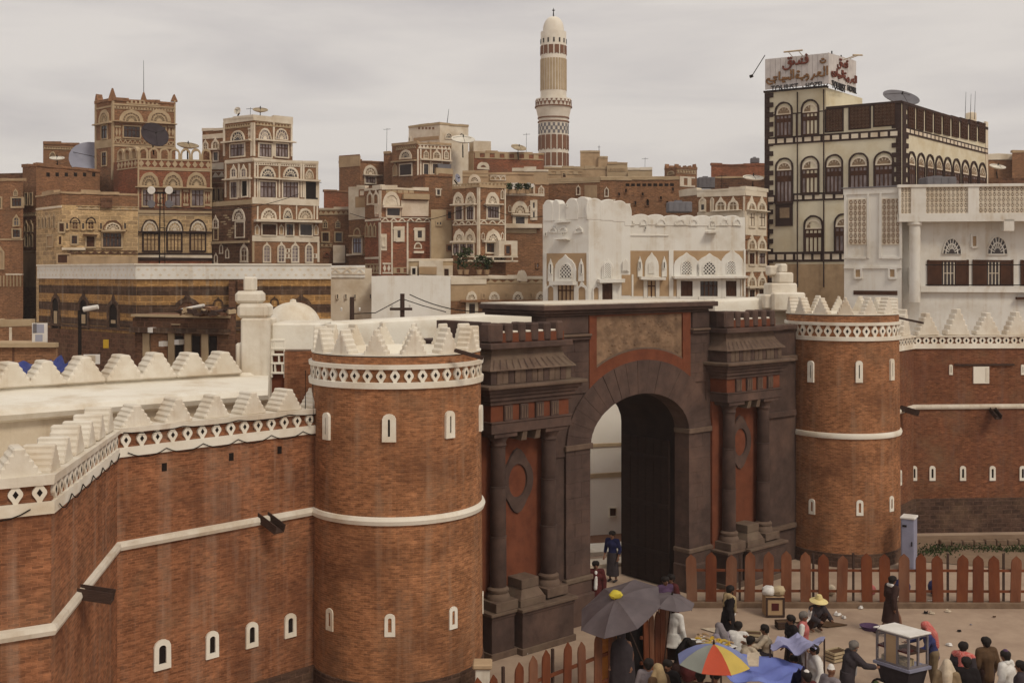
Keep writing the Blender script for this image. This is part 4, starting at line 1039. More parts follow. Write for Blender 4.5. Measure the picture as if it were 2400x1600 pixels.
# ---------------- centre left cluster
h = B('house', 'small brick house with crenel frieze and two arched windows beside the white-banded house', at_=(780, 91))
f = h.vol(Z2, [(128, 91.5), (332, 91.5)], 815, 'h_brown', cap='gyp'); h.frieze(f[0], Z2, 130, 818, 328, 850, 'tri', 'gyp_tan')
for x in (175, 258): h.narrow(f[0], Z2, x, 888, 932, 34, 'gyp_tan', 'pane'); 
h.win(f[0], Z2, 157, 968, 198, 1024, 'pane', 'gyp_tan'); h.win(f[0], Z2, 242, 968, 284, 1024, 'pane', 'gyp_tan', bars=0); h.frieze(f[0], Z2, 140, 1035, 225, 1062, 'dia', 'gyp_tan'); h.fan(f[0], Z2, 186, 1120, 22, 28, ring='h_red', spokes=0, fill='h_dark'); h.band(f[0], Z2, 232, 1050, 310, 1165, 'gyp', .5, 'bay')
h = B('house', 'plain red brown wall seen between roofs left of centre', at_=(790, 100))
h.vol(Z2, [(165, 100), (335, 101)], 695, 'h_red', cap='h_brown')
h = B('house', 'brick house with a blind white corner and one fanlight, behind the centre cluster', at_=(840, 108))
f = h.vol(Z2, [(265, 108.5), (400, 107), (562, 108.6)], 500, 'h_brown', ref=1, cap='h_brown')
h.vol(Z2, [(265, 108.2), (402, 106.9)], 462, 'h_brown', ref=0, back=3); F = Face(plan(Z2(265, 0)[0], 108.2), plan(Z2(402, 0)[0], 106.9)); h.band(F, Z2, 265, 465, 402, 535, 'h_tan', .04)
h.fan(f[1], Z2, 470, 585, 46, 62, t=.25, spokes=5); h.win(f[1], Z2, 436, 600, 502, 642, 'curtain', bars=3); h.ledge(f[1], Z2, 420, 540, 590, 8)
h = B('house', 'high tan house with white topped roof room in the centre cluster', at_=(950, 102))
f = h.vol(Z2, [(558, 107), (640, 106.6)], 448, 'h_brown', ref=0, cap='h_tan')
f = h.vol(Z2, [(612, 104.5), (778, 102.5), (1002, 104)], 382, 'h_brown', ref=1, cap='h_tan')
h.fan(f[0], Z2, 703, 475, 40, 52, fill='pane', t=.22); h.ledge(f[0], Z2, 620, 775, 498, 9, 'gyp_tan'); h.win(f[0], Z2, 666, 520, 742, 590, 'pane', 'gyp', bars=0); h.narrow(f[0], Z2, 635, 520, 590, 30, 'gyp_tan', 'ochre', lat=False)
for x, w in ((835, 34), (905, 52), (967, 30)): h.narrow(f[1], Z2, x, 432, 478, w, fill='fan_fill')
h.frieze(f[1], Z2, 785, 392, 998, 420, 'tri', 'gyp'); h.frieze(f[0], Z2, 640, 398, 770, 420, 'zig', 'gyp_tan'); h.ledge(f[1], Z2, 795, 1000, 492, 10)
h.win(f[1], Z2, 820, 518, 850, 598, 'pane', bars=0); h.win(f[1], Z2, 878, 518, 926, 580, 'pane', bars=1); h.ledge(f[1], Z2, 820, 885, 604, 8, 'h_tan', .7)
for x in (782, 800, 865, 940, 995): h.band(f[1], Z2, x - 4, 420, x + 5, 600, 'gyp', .05, 'pilaster')
h.band(f[1], Z2, 905, 520, 990, 548, 'tank', .4, 'water_tank'); h.band(f[1], Z2, 890, 548, 1000, 600, 'gyp_tan', .5)
f = h.vol(Z2, [(722, 110.5), (927, 108), (1114, 110)], 256, 'gyp', ref=1, cap='gyp_tan'); h.dots(f[0], Z2, 780, 895, 282, 5, .25, .22, 'h_brown')
for x in (985, 1068): h.fan(f[1], Z2, x, 345, 28, 44, fill='pane', t=.25, spokes=5)
h.band(f[0], Z2, 755, 340, 920, 365, 'ochre', .04); h.win(f[0], Z2, 728, 345, 734, 365, 'pane', 'gyp', bars=0)
mb = MB(); mb.tube([at(1048, 288, 108), at(1052, 256, 108)], .035, 4, .015); solo('antenna', mb, 'wire', 'leaning thin antenna on the white roof room of the centre cluster', 'antenna')
h = B('house', 'brown wall with one small white-framed window above the grey plaster block', at_=(1000, 90))
f = h.vol(Z2, [(760, 93), (830, 90), (1010, 90.5)], 596, 'h_brown', ref=1, cap='h_brown'); h.win(f[1], Z2, 908, 685, 926, 718, 'pane', 'gyp', bars=0); h.band(f[1], Z2, 895, 678, 940, 684, 'gyp', .1)
h = B('house', 'house with one large blind white fan arch and tall white strips', at_=(890, 85))
f = h.vol(Z2, [(435, 88.2), (543, 86.6), (852, 88)], 682, 'h_brown', ref=1, cap='gyp', jag=1)
h.fan(f[1], Z2, 608, 788, 58, 92, fill='gyp', t=.3, spokes=6); h.ledge(f[1], Z2, 550, 680, 798, 10); h.win(f[1], Z2, 580, 808, 662, 856, 'pane', bars=0); h.band(f[1], Z2, 672, 760, 850, 860, 'gyp', .12, 'patch'); h.band(f[1], Z2, 680, 715, 850, 750, 'gyp_tan', .4)
for x in (470, 510): h.narrow(f[0], Z2, x, 705, 775, 38, fill='h_brown', lat=False)
h.win(f[0], Z2, 508, 795, 522, 838, 'pane', 'gyp', bars=0); h.band(f[0], Z2, 500, 790, 520, 860, 'gyp', .03); h.band(f[0], Z2, 528, 690, 543, 870, 'gyp', .05, 'quoin'); h.dots(f[1], Z2, 570, 760, 690, 5, .4, .4, 'gyp_tan')
f = h.vol(Z2, [(436, 86.2), (540, 84), (872, 85)], 868, 'h_red', ref=1)
h.frieze(f[1], Z2, 540, 868, 870, 898, 'zig', 'gyp', step=.6); h.band(f[0], Z2, 437, 875, 540, 890, 'gyp')
for x in (534, 612, 714, 866): h.band(f[1] if x > 540 else f[0], Z2, x - 5, 898, x + 6, 1240, 'gyp', .05, 'white_strip')
h.win(f[1], Z2, 648, 952, 668, 1000, 'pane', 'gyp', fw=.3, bars=0); h.band(f[1], Z2, 616, 938, 686, 946, 'gyp', .1); h.win(f[1], Z2, 780, 955, 808, 1000, 'pane', 'gyp', fw=.25, bars=0); h.band(f[1], Z2, 752, 944, 830, 952, 'gyp', .1)
h.win(f[1], Z2, 552, 1002, 564, 1050, 'pane', 'gyp', bars=0); h.band(f[1], Z2, 540, 975, 578, 1082, 'gyp', .03); h.fan(f[1], Z2, 782, 1068, 26, 40, fill='h_brown', spokes=0); h.band(f[1], Z2, 750, 1090, 815, 1102, 'gyp', .5)
for x in (450, 475, 500): h.narrow(f[0], Z2, x, 915, 990, 20, 'gyp_tan', 'h_brown', lat=False)
h.band(f[0], Z2, 437, 1125, 540, 1140, 'gyp'); h.frieze(f[0], Z2, 440, 1170, 530, 1235, 'dia', 'gyp_tan', step=.5); h.frieze(f[1], Z2, 550, 1165, 605, 1235, 'dia', 'gyp', step=.45); h.frieze(f[1], Z2, 620, 1195, 710, 1235, 'post', 'gyp_tan')
h = B('house', 'narrow house with white top and tall blue-grey window left of the fan arch house', at_=(835, 89))
f = h.vol(Z2, [(330, 90), (440, 89)], 672, 'h_brown', ref=1, cap='gyp', jag=1); h.band(f[0], Z2, 330, 672, 440, 880, 'gyp', .05); h.win(f[0], Z2, 405, 692, 432, 722, 'pane', 'h_brown', bars=0); h.band(f[0], Z2, 375, 730, 440, 800, 'ochre', .07); h.fan(f[0], Z2, 386, 982, 24, 46, fill='h_brown', ring='gyp_tan', spokes=0); h.ledge(f[0], Z2, 345, 430, 990, 9, 'gyp_tan'); h.win(f[0], Z2, 360, 1005, 415, 1100, 'dish_blue', 'gyp', bars=2, bar='h_dark'); h.ledge(f[0], Z2, 330, 435, 1112, 8)
h = B('house', 'tall narrow bare grey plaster block', at_=(1035, 84))
f = h.vol(Z2, [(868, 84.2), (1004, 84.6)], 815, 'gyp_tan'); h.win(f[0], Z2, 908, 898, 916, 915, 'pane', 'gyp_tan', bars=0); h.win(f[0], Z2, 926, 898, 934, 915, 'pane', 'gyp_tan', bars=0); h.win(f[0], Z2, 978, 828, 1000, 875, 'pane', 'h_brown', bars=0); h.win(f[0], Z2, 976, 1052, 1000, 1082, 'pane', 'h_brown', bars=0)

h = B('house', 'handsome brick house with paired white arches on two storeys, centre', at_=(1120, 82))
f = h.vol(Z2, [(1010, 83.6), (1182, 82), (1358, 83)], 670, 'h_brown', ref=1, cap='h_tan')
h.frieze(f[0], Z2, 1012, 645, 1180, 672, 'post', 'gyp_tan'); h.frieze(f[1], Z2, 1184, 640, 1356, 668, 'post', 'gyp_tan')
for x in (1050, 1130): h.fan(f[0], Z2, x, 775, 34, 72, t=.3, spokes=5)
h.fan(f[1], Z2, 1270, 775, 44, 74, t=.32, spokes=6); h.narrow(f[1], Z2, 1335, 690, 745, 22, fill='fan_fill', lat=False)
h.ledge(f[0], Z2, 1010, 1170, 784, 9); h.ledge(f[1], Z2, 1215, 1335, 782, 9)
for x0 in (1032, 1107): h.win(f[0], Z2, x0, 796, x0 + 44, 880, 'curtain', bars=2)
h.win(f[1], Z2, 1238, 796, 1310, 872, 'curtain', bars=3)
h.frieze(f[0], Z2, 1012, 886, 1178, 918, 'zig', 'gyp', step=.6); h.frieze(f[1], Z2, 1186, 882, 1356, 914, 'zig', 'gyp', step=.6)
for x in (1056, 1126): h.fan(f[0], Z2, x, 1018, 36, 68, t=.3, spokes=5, point=.12)
h.fan(f[1], Z2, 1275, 1018, 50, 68, t=.32, spokes=6, point=.12)
for x in (1208, 1335): h.narrow(f[1], Z2, x, 970, 1010, 20, fill='h_brown', lat=False)
h.ledge(f[0], Z2, 1012, 1155, 1026, 9); h.ledge(f[1], Z2, 1205, 1330, 1024, 9)
for x0 in (1018, 1064, 1110): h.win(f[0], Z2, x0, 1040, x0 + 38, 1106, 'curtain', bars=1)
h.win(f[1], Z2, 1232, 1036, 1282, 1096, 'pane', bars=1); h.band(f[0], Z2, 1172, 672, 1182, 1120, 'gyp', .05, 'quoin'); h.band(f[1], Z2, 1182, 672, 1190, 1120, 'gyp', .05, 'quoin'); h.band(f[1], Z2, 1350, 672, 1358, 1050, 'gyp', .05, 'quoin')
h.frieze(f[1], Z2, 1190, 1120, 1356, 1150, 'dia', 'gyp')
h.band(f[1], Z2, 1280, 1022, 1400, 1120, 'gyp', .9, 'bay'); h.win(f[1].off(.9), Z2, 1358, 1055, 1384, 1105, 'pane', 'h_brown', bars=0); h.band(f[1], Z2, 1050, 1120, 1400, 1130, 'gyp', 1.0, 'balcony_rail'); h.band(f[1], Z2, 1050, 1148, 1400, 1158, 'gyp', 1.0, 'balcony_rail')
for x in (1060, 1150, 1210, 1270, 1395): h.band(f[1].off(.9), Z2, x, 1128, x + 8, 1158, 'gyp', .1, 'balcony_post')
f = h.vol(Z2, [(1075, 88), (1245, 88)], 580, 'h_tan', cap='h_tan', jag=1); h.fan(f[0], Z2, 1155, 632, 40, 48, t=.25, spokes=5); h.band(f[0], Z2, 1075, 560, 1245, 600, 'gyp_tan', .06)
dish(1040 / 2.8 + 700, 610 / 2.8 + 200, 85, .33, 'pale green dish beside the handsome brick house', 'dish_blue', az=120, el=10)

h = B('house', 'long house with a tan crenel frieze below the minaret', at_=(1110, 111))
f = h.vol(Z2, [(1003, 112), (1150, 110), (1610, 112)], 440, 'h_red', ref=1, cap='h_tan', jag=1); h.band(f[0], Z2, 1005, 440, 1150, 700, 'h_tan', .04); h.frieze(f[1], Z2, 1155, 446, 1605, 484, 'post', 'gyp_tan', step=1.0); h.fan(f[0], Z2, 1060, 560, 38, 60, t=.3, spokes=5); h.fan(f[1], Z2, 1210, 540, 40, 36, ring='gyp', t=.3, spokes=0, fill='h_red')
h.band(f[1], Z2, 1150, 366, 1262, 440, 'gyp', -.3, 'roof_room')
mb = MB(); F = f[1].off(-1.2); u0, u1, z0, z1 = h.rect(F, Z2, 1150, 366, 1262, 450); mb.fb(F, u0, u1, z0, z1, -2, 0); part('roof_room', mb, 'gyp', h.root)
dish(1078 / 2.8 + 700, 372 / 2.8 + 200, 107, 1.16, 'large white dish tilted skyward on the roofs below the minaret', 'dish_white', az=168, el=66)
dish(1442 / 2.8 + 700, 420 / 2.8 + 200, 111, .8, 'tan dish on the crenellated roof left of the minaret', 'dish_tan', az=155, el=62)

h = B('house', 'brick house with roof terrace of laundry and one white fan window', at_=(1230, 85))
f = h.vol(Z2, [(1358, 84.6), (1612, 85.2)], 722, 'h_brown', cap='gyp', jag=1)
h.fan(f[0], Z2, 1452, 838, 56, 78, t=.35, spokes=6); h.ledge(f[0], Z2, 1400, 1512, 848, 9); h.win(f[0], Z2, 1424, 862, 1482, 908, 'pane', bars=0, fw=.25); h.band(f[0], Z2, 1352, 912, 1590, 938, 'gyp', .4); h.band(f[0], Z2, 1352, 938, 1560, 970, 'gyp_tan', .06)
for y in (770, 830): h.win(f[0], Z2, 1536, y, 1548, y + 36, 'pane', 'gyp', bars=0, fw=.2)
h.win(f[0], Z2, 1562, 1170, 1572, 1195, 'curtain', 'h_brown', bars=0); h.win(f[0], Z2, 1320, 1195, 1345, 1225, 'pane', 'h_brown', bars=0)
for x in (1385, 1515): h.narrow(f[0], Z2, x, 790, 830, 18, fill='h_brown', lat=False)
f = h.vol(Z2, [(1540, 88), (1640, 88)], 650, 'h_brown', cap='h_tan'); h.narrow(f[0], Z2, 1592, 665, 730, 40, fill='h_tan'); h.win(f[0], Z2, 1585, 760, 1598, 790, 'pane', 'gyp', bars=0); h.band(f[0], Z2, 1540, 650, 1552, 760, 'gyp', .05)
f = h.vol(Z2, [(1245, 89.5), (1545, 89.5)], 585, 'h_tan', cap='h_tan', jag=1); h.frieze(f[0], Z2, 1255, 590, 1360, 625, 'arch', 'gyp'); 
line = thing('laundry_line', 'white laundry hung along the roof terrace below the minaret', 'laundry', (*plan(1220, 86), 0))
q = random.Random(9); F = Face(plan(1186, 86.5), plan(1255, 86.5))
for k in range(7):
    x = 1372 + k * 25; u0, z1 = zq(F, Z2, x, 645 + q.uniform(-6, 6)); u1, z0 = zq(F, Z2, x + 22, 672 + q.uniform(-6, 10)); mb = MB(); mb.fb(F, u0, u1, z0, z1, 0, .03); part('cloth', mb, 'cloth_white', line)
mb = MB(); mb.tube([F.pt(*zq(F, Z2, 1360, 644)), F.pt(*zq(F, Z2, 1550, 648))], .02, 4); part('line', mb, 'wire', line)

def plant(px, py, D, r, hgt, label, group='potted plants on the terrace'):
    """leafy plant: pot, stem and many separate leaf blades"""
    c = at(px, py, D); t = thing('potted_plant', label, 'plant', c, group); q = random.Random(int(px * 7 + py))
    mb = MB(); mb.lathe(c.x, c.y, [(.14, c.z), (.2, c.z + .3), (.17, c.z + .3)], 10); part('pot', mb, 'ochre', t)
    mb = MB()
    for k in range(90):
        a = q.uniform(0, 6.28); el = q.uniform(.1, 1.4); rr = r * q.uniform(.3, 1)
        p = c + Vector((math.cos(a) * rr * math.cos(el), math.sin(a) * rr * math.cos(el), .3 + hgt * q.random() ** .7)); d = Vector((q.uniform(-1, 1), q.uniform(-1, 1), q.uniform(-.3, .8))).normalized() * .17
        s_ = d.cross(Vector((q.uniform(-1, 1), q.uniform(-1, 1), 1))).normalized() * .06
        mb.add([p - d, p + s_, p + d, p - s_], [(0, 1, 2, 3)])
    tag(part('foliage', mb, 'leaf', t), kind='stuff')
    return t
for i, (x, y, r, hh) in enumerate(((1062, 1240, .5, 1.1), (1100, 1240, .55, 1.4), (1185, 1240, .5, .9), (1235, 1240, .35, .7))):
    X, Y = Z2(x, y); plant(X, Y, 71.5, r, hh, ('bushy potted plant at the left end of the terrace plants', 'tallest potted plant on the terrace behind the arch row house', 'broad potted plant third from left on the terrace', 'small potted plant at the right end of the terrace plants')[i])
for i, x in enumerate((1385, 1440, 1500)):
    X, Y = Z2(x, 712); plant(X, Y, 84.3, .4, .45, ('left pot plant under the roof laundry', 'middle pot plant under the roof laundry', 'right pot plant under the roof laundry')[i], 'pot plants under the laundry')

h = B('house', 'low tan house with a row of white round arches just behind the wall walk', at_=(1160, 70))
f = h.vol(Z2, [(996, 70), (1620, 70.6)], 1268, 'h_brown', cap='gyp'); h.band(f[0], Z2, 998, 1300, 1620, 1412, 'h_tan', .02); h.frieze(f[0], Z2, 1232, 1270, 1612, 1298, 'tri', 'gyp_tan', step=.5); h.band(f[0], Z2, 998, 1268, 1232, 1304, 'gyp', .09, 'patch')
for x in (1135, 1284, 1438, 1590): h.fan(f[0], Z2, x, 1404, 36, 52, fill='shutter', t=.2, spokes=5)
h.ledge(f[0], Z2, 1060, 1620, 1414, 9, 'h_brown', .35)
for x0, x1 in ((1118, 1157), (1265, 1308), (1408, 1464), (1565, 1620)): h.win(f[0], Z2, x0, 1432, x1, 1500, 'pane', 'gyp', fw=.2, bars=1)
for x in (1214, 1360, 1525): h.win(f[0], Z2, x - 4, 1372, x + 4, 1394, 'pane', 'h_tan', bars=0)
h.fan(f[0], Z2, 1465, 1262, 34, 50, ring='gyp', t=.35, spokes=0, fill='h_brown')
h = B('white_block', 'plain white plastered block above the left tower', 'house', at_=(890, 62))
h.vol(Z2, [(478, 62), (997, 63)], 1252, 'white_wall')
h = B('white_block', 'dirty white wall block with small slits joining the striped mosque', 'house', at_=(820, 64))
f = h.vol(Z2, [(203, 64), (480, 64)], 1200, 'gyp'); h.band(f[0], Z2, 203, 1182, 435, 1260, 'white_wall', .06); h.frieze(f[0].off(.05), Z2, 203, 1196, 435, 1240, 'zig', 'gyp', n=.04, step=.6)
for x in (256, 311, 370, 472): h.win(f[0], Z2, x - 4, 1372, x + 4, 1398, 'pane', 'gyp', bars=0, fw=.04)
h = B('roof_terrace', 'cluttered low terrace walls of white and brown blocks behind the white block', 'house', at_=(1000, 74))
h.vol(Z2, [(722, 78), (1012, 78)], 1152, 'gyp_tan', cap='gyp', jag=1); f = h.vol(Z2, [(790, 76), (948, 76)], 1150, 'gyp', ref=0); h.band(f[0], Z2, 790, 1190, 905, 1240, 'ochre', .05); f = h.vol(Z2, [(948, 76.5), (1010, 76.5)], 1182, 'gyp'); h.win(f[0], Z2, 955, 1205, 985, 1250, 'shutter', 'gyp', bars=0); f = h.vol(Z2, [(735, 75.5), (775, 75.5)], 1188, 'gyp'); h.win(f[0], Z2, 745, 1200, 768, 1240, 'slit', bars=0)

# ---------------- right of centre
h = B('house', 'pile of beige roof rooms right of the minaret', at_=(1330, 118))
f = h.vol(Z3, [(140, 118), (925, 119)], 322, 'h_tan', cap='gyp_tan', jag=1); h.frieze(f[0], Z3, 140, 345, 560, 372, 'post', 'gyp_tan', step=.9); h.win(f[0], Z3, 405, 362, 428, 395, 'shutter', 'h_tan', bars=0)
h.vol(Z3, [(545, 120), (702, 120)], 195, 'h_tan', cap='gyp_tan'); h.vol(Z3, [(690, 119.6), (765, 119.6)], 238, 'h_tan', cap='gyp_tan'); f = h.vol(Z3, [(760, 118.5), (922, 118.5)], 288, 'gyp_tan', cap='h_tan'); h.frieze(f[0], Z3, 770, 325, 915, 345, 'post', 'h_tan'); h.vol(Z3, [(925, 117), (1120, 117)], 335, 'gyp_tan', cap='gyp', jag=2); h.vol(Z3, [(0, 108), (290, 108)], 345, 'h_tan', cap='gyp', jag=2)
mb = MB(); mb.tube([at(1404, 356, 120), at(1404, 340, 120)], .03, 4, .015); mb.tube([at(1401, 345, 120), at(1407, 345, 120)], .025, 4); solo('antenna', mb, 'wire', 'small cross shaped antenna on the beige roof rooms', 'antenna')
h = B('house', 'long ruined looking brown wall with small niches behind the white house', at_=(1400, 88))
f = h.vol(Z3, [(283, 92), (708, 90), (1337, 89.4)], 412, 'h_brown', ref=2, cap='gyp_tan', jag=2)
h.band(f[0], Z3, 285, 398, 705, 440, 'gyp_tan', .06); h.band(f[1], Z3, 705, 388, 1330, 408, 'gyp_tan', .05); h.band(f[0], Z3, 580, 455, 680, 600, 'h_tan', .05, 'patch')
for x, y in ((530, 505), (755, 520)): h.narrow(f[0] if x < 705 else f[1], Z3, x, y - 40, y + 25, 34, 'gyp', 'h_dark', lat=False)
for x, y in ((855, 530), (910, 500), (1045, 530), (1285, 490), (985, 600), (1190, 560), (1240, 600)): h.win(f[1], Z3, x - 7, y - 14, x + 7, y + 14, 'slit', 'h_brown', bars=0, fw=.04)
h.narrow(f[1], Z3, 1083, 565, 620, 30, 'h_brown', 'slit', lat=False); h.dots(f[1], Z3, 900, 1300, 455, 9, .3, .22); h.win(f[1], Z3, 790, 580, 815, 610, 'pane', 'gyp', bars=0)
h = B('tower_house', 'small crenellated brick tower with pale panels right of the ruin wall', at_=(1600, 120))
f = h.vol(Z3, [(1218, 121), (1312, 119), (1477, 120.5)], 322, 'h_brown', ref=1, cap='h_brown')
for x in (1224, 1262, 1300, 1345, 1390, 1430, 1468): h.horn(f[0] if x < 1312 else f[1], Z3, x, 288 if x in (1224, 1300, 1468) else 300, 325, 18)
h.frieze(f[1], Z3, 1340, 390, 1460, 470, 'post', 'gyp', step=.9); h.fan(f[0], Z3, 1270, 370, 28, 28, ring='gyp_tan', spokes=0); h.frieze(f[1], Z3, 1315, 335, 1470, 365, 'dia', 'gyp_tan')
h = B('house', 'blank red brown block behind the roof dish, left of the hotel', at_=(1740, 110))
h.vol(Z3, [(1590, 110), (2030, 110.5)], 298, 'h_red', cap='h_red'); h.vol(Z3, [(1622, 107), (2030, 107)], 400, 'h_dark', cap='h_tan')
def tank(Z, x0, y0, x1, y1, D, label):
    (a, b), (c, d) = Z(x0, y0), Z(x1, y1); F = Face(plan(a, D), plan(c, D)); t = thing('water_tank', label, 'water tank', (*plan((a + c) / 2, D), CAMZ - (d - HY) / FPX * D), 'square roof water tanks')
    mb = MB(); mb.fb(F, 0, F.len, F.z(a, d), F.z(a, b), -F.len * .8, 0); part('body', mb, 'tank', t, bevel=.06)
    mb = MB(); mb.fb(F, F.len * .3, F.len * .6, F.z(a, b) + .002, F.z(a, b) + .1, -F.len * .5, -F.len * .2); part('lid', mb, 'tank', t)
    for k in (.25, .5, .75): mb = MB(); mb.fb(F, F.len * k - .03, F.len * k + .03, F.z(a, d) + .05, F.z(a, b) - .05, -.01, .03); part('rib', mb, 'tank', t)
tank(Z3, 1492, 392, 1622, 480, 100, 'grey water tank below the red brown block')
tank(Z3, 1250, 588, 1440, 672, 70, 'grey water tank on the roof behind the white house')
tank(Z3, 1912, 238, 1978, 280, 111, 'small grey water tank on top of the red brown block')
tank(Z4, 1195, 845, 1372, 905, 69, 'dark grey water tank in front of the hotel windows')
dish(1925 / 3.408 + 1200, 415 / 3.408 + 300, 79, .74, 'white dish facing up left of the hotel', 'dish_white', az=175, el=72)
h = B('house', 'white trimmed house with pointed white arches beside the hotel', at_=(1700, 76))
f = h.vol(Z3, [(1338, 79), (1482, 77)], 500, 'h_brown', ref=1, cap='gyp'); h.band(f[0], Z3, 1340, 500, 1482, 545, 'gyp', .06)
f = h.vol(Z3, [(1480, 77), (1862, 75), (2040, 77)], 492, 'h_brown', ref=1, cap='gyp')
h.band(f[0], Z3, 1480, 500, 1862, 545, 'gyp', .05); h.band(f[1], Z3, 1862, 500, 2030, 545, 'gyp', .05); h.band(f[0], Z3, 1480, 668, 1862, 1400, 'gyp', .03); h.band(f[1], Z3, 1862, 668, 2030, 860, 'gyp', .03)
for x, w in ((1523, 58), (1600, 30)): h.narrow(f[0], Z3, x, 560, 665, w, fill='gyp' if w < 40 else 'gyp', lat=False)
h.win(f[0].off(.06), Z3, 1512, 612, 1538, 655, 'pane', 'gyp', bars=0)
for x in (1670, 1768): h.narrow(f[0], Z3, x, 575, 655, 86, fill='fan_fill')
for x in (1910, 1992): h.narrow(f[1], Z3, x, 580, 655, 74, fill='fan_fill')
h.ledge(f[0], Z3, 1610, 1840, 662, 9); h.ledge(f[1], Z3, 1868, 2030, 662, 9)
for y0, y1 in ((682, 785), (1000, 1086)):
    for x0, x1, m_ in ((1890, 1930, 'shutter'), (1968, 2015, 'curtain')): h.win(f[1], Z3, x0, y0, x1, y1, m_, fw=.14, bars=1)
h.band(f[1], Z3, 1862, 1090, 2030, 1150, 'gyp', .04); h.win(f[1], Z3, 1890, 1290, 1932, 1355, 'pane', bars=1); h.win(f[1], Z3, 1968, 1290, 2020, 1355, 'pane', bars=2)
for y in (880, 1175):
    for x in (1912, 1992): h.narrow(f[1], Z3, x, y, y + 85, 70, fill='fan_fill')
    h.ledge(f[1], Z3, 1868, 2030, y + 95, 9)
h.band(f[0], Z3, 1848, 545, 1862, 1400, 'gyp', .06, 'quoin')

# ---------------- white house above the gate
h = B('house', 'white plastered house with scalloped roofline and ochre panels above the gate', at_=(1450, 60))
f = h.vol(Z3, [(246, 62), (612, 60.5), (945, 61)], 612, 'white_wall', ref=0)
F0, F1 = f
# scalloped skyline lumps
for x, y, w, F in ((290, 575, 90, F0), (350, 572, 70, F0), (480, 560, 110, F0), (560, 548, 120, F0), (660, 560, 130, F1), (770, 568, 130, F1), (860, 578, 120, F1), (925, 610, 60, F1)):
    u, z = zq(F, Z3, x, y); a = w / 3.408 / 2 * 61 / FPX; prof = [(u + a * 1.15 * math.cos(R(q)), z - .65 + .65 * math.sin(R(q)) ** .7) for q in range(0, 181, 15)]
    mb = MB(); mb.fp(F, prof + [(u - a, z - 1.2), (u + a, z - 1.2)], -.7, .03 + rnd.uniform(-.01, .01)); part('roof_scallop', mb, 'white_wall', h.root, bevel=.04)
h.ledge(F0, Z3, 368, 465, 888, 14, 'white_wall', .5); h.ledge(F0, Z3, 355, 470, 748, 10, 'white_wall', .2)
for x in (330, 408, 535): h.fan(F0, Z3, x, 830, 34, 42, fill='white_wall', ring='white_wall', t=.1, spokes=0)
for x, y in ((340, 800), (408, 840), (440, 620), (272, 850)): h.win(F0, Z3, x - 4, y - 10, x + 4, y + 10, 'pane', 'white_wall', bars=0, fw=.03)
h.band(F0, Z3, 275, 1000, 606, 1400, 'ochre', .02, 'ochre_panel')
def parch(F, xc, y0, y1, w, lat, m='white_wall'):
    """white pointed arch slab with a pierced lattice in it"""
    uc, zt_ = zq(F, Z3, xc, y0); _, zb = zq(F, Z3, xc, y1); a = abs(F.u(Z3(xc + w / 2, 0)[0]) - F.u(Z3(xc - w / 2, 0)[0])) / 2; hh = zt_ - zb
    prof = [(uc - a, zb), (uc + a, zb), (uc + a, zb + hh * .45), (uc + a * .9, zb + hh * .62), (uc + a * .6, zb + hh * .78), (uc + a * .25, zb + hh * .88), (uc, zt_), (uc - a * .25, zb + hh * .88), (uc - a * .6, zb + hh * .78), (uc - a * .9, zb + hh * .62), (uc - a, zb + hh * .45)]
    mb = MB(); mb.fp(F, prof, -.05, .10); part('arch_slab', mb, m, h.root, bevel=.02)
    if lat:
        x0, yy0, x1, yy1 = lat; F2 = F.off(.10); u0, u1, z0, z1 = h.rect(F2, Z3, x0, yy0, x1, yy1); um, r = (u0 + u1) / 2, (u1 - u0) / 2
        pts = [(u0, z0), (u1, z0)] + [(um + r * math.cos(R(q)), z1 - r + r * math.sin(R(q))) for q in range(0, 181, 30)]
        mb = MB(); mb.fp(F2, pts, -.05, .012); g = part('lattice_window', mb, 'pane', h.root)
        mb = MB(); n = 4; st = (u1 - u0) / n * 1.15; t = .028
        def inside(u, z): return u0 <= u <= u1 and z0 <= z and (z <= z1 - r or (u - um) ** 2 + (z - z1 + r) ** 2 <= r * r)
        k = -30
        for sg in (-1, 1):
            for k in range(-14, 15):
                # clip each diagonal bar to the round-headed opening
                pts = [(um + q, z0 + (z1 - z0) / 2 + sg * q + k * st) for q in [r * (i / 20 - 1) for i in range(41)]]
                pts = [p for p in pts if inside(*p)]
                if len(pts) > 2: (ua, za), (ub, zb_) = pts[0], pts[-1]; mb.fp(F2, [(ua, za - t), (ua, za + t), (ub, zb_ + t), (ub, zb_ - t)], 0, .045 + .002 * sg)
        mb.farc(F2, um, z1 - r, r - .03, r + .04, -.02, .05, 0, 180, 10); mb.fb(F2, u0 - .04, u0 + .02, z0, z1 - r, -.02, .05); mb.fb(F2, u1 - .02, u1 + .04, z0, z1 - r, -.02, .05)
        part('tracery', mb, m, g)
def slim(F, xc, y0, y1, w): h.narrow(F, Z3, xc, y0, y1, w, 'white_wall', 'pane', lat=False)
parch(F0, 430, 1008, 1225, 172, (385, 1085, 476, 1195)); 
for x in (312, 556): parch(F0, x, 1040, 1225, 44, None); h.win(F0.off(.1), Z3, x - 5, 1090, x + 5, 1160, 'pane', 'white_wall', bars=0, fw=.03)
h.ledge(F0, Z3, 330, 520, 1238, 24, 'white_wall', .5); h.win(F0, Z3, 370, 1256, 500, 1384, 'shutter', 'white_wall', fw=.22, bars=3)
for x, w in ((313, 55), (562, 75)): h.narrow(F0, Z3, x, 1250, 1392, w + 14, 'white_wall', 'ochre', lat=False)
h.band(F0, Z3, 262, 1000, 280, 1420, 'white_wall', .06, 'pilaster'); h.band(F0, Z3, 600, 1000, 616, 1420, 'white_wall', .06, 'pilaster'); h.band(F0, Z3, 255, 1390, 612, 1430, 'white_wall', .06)
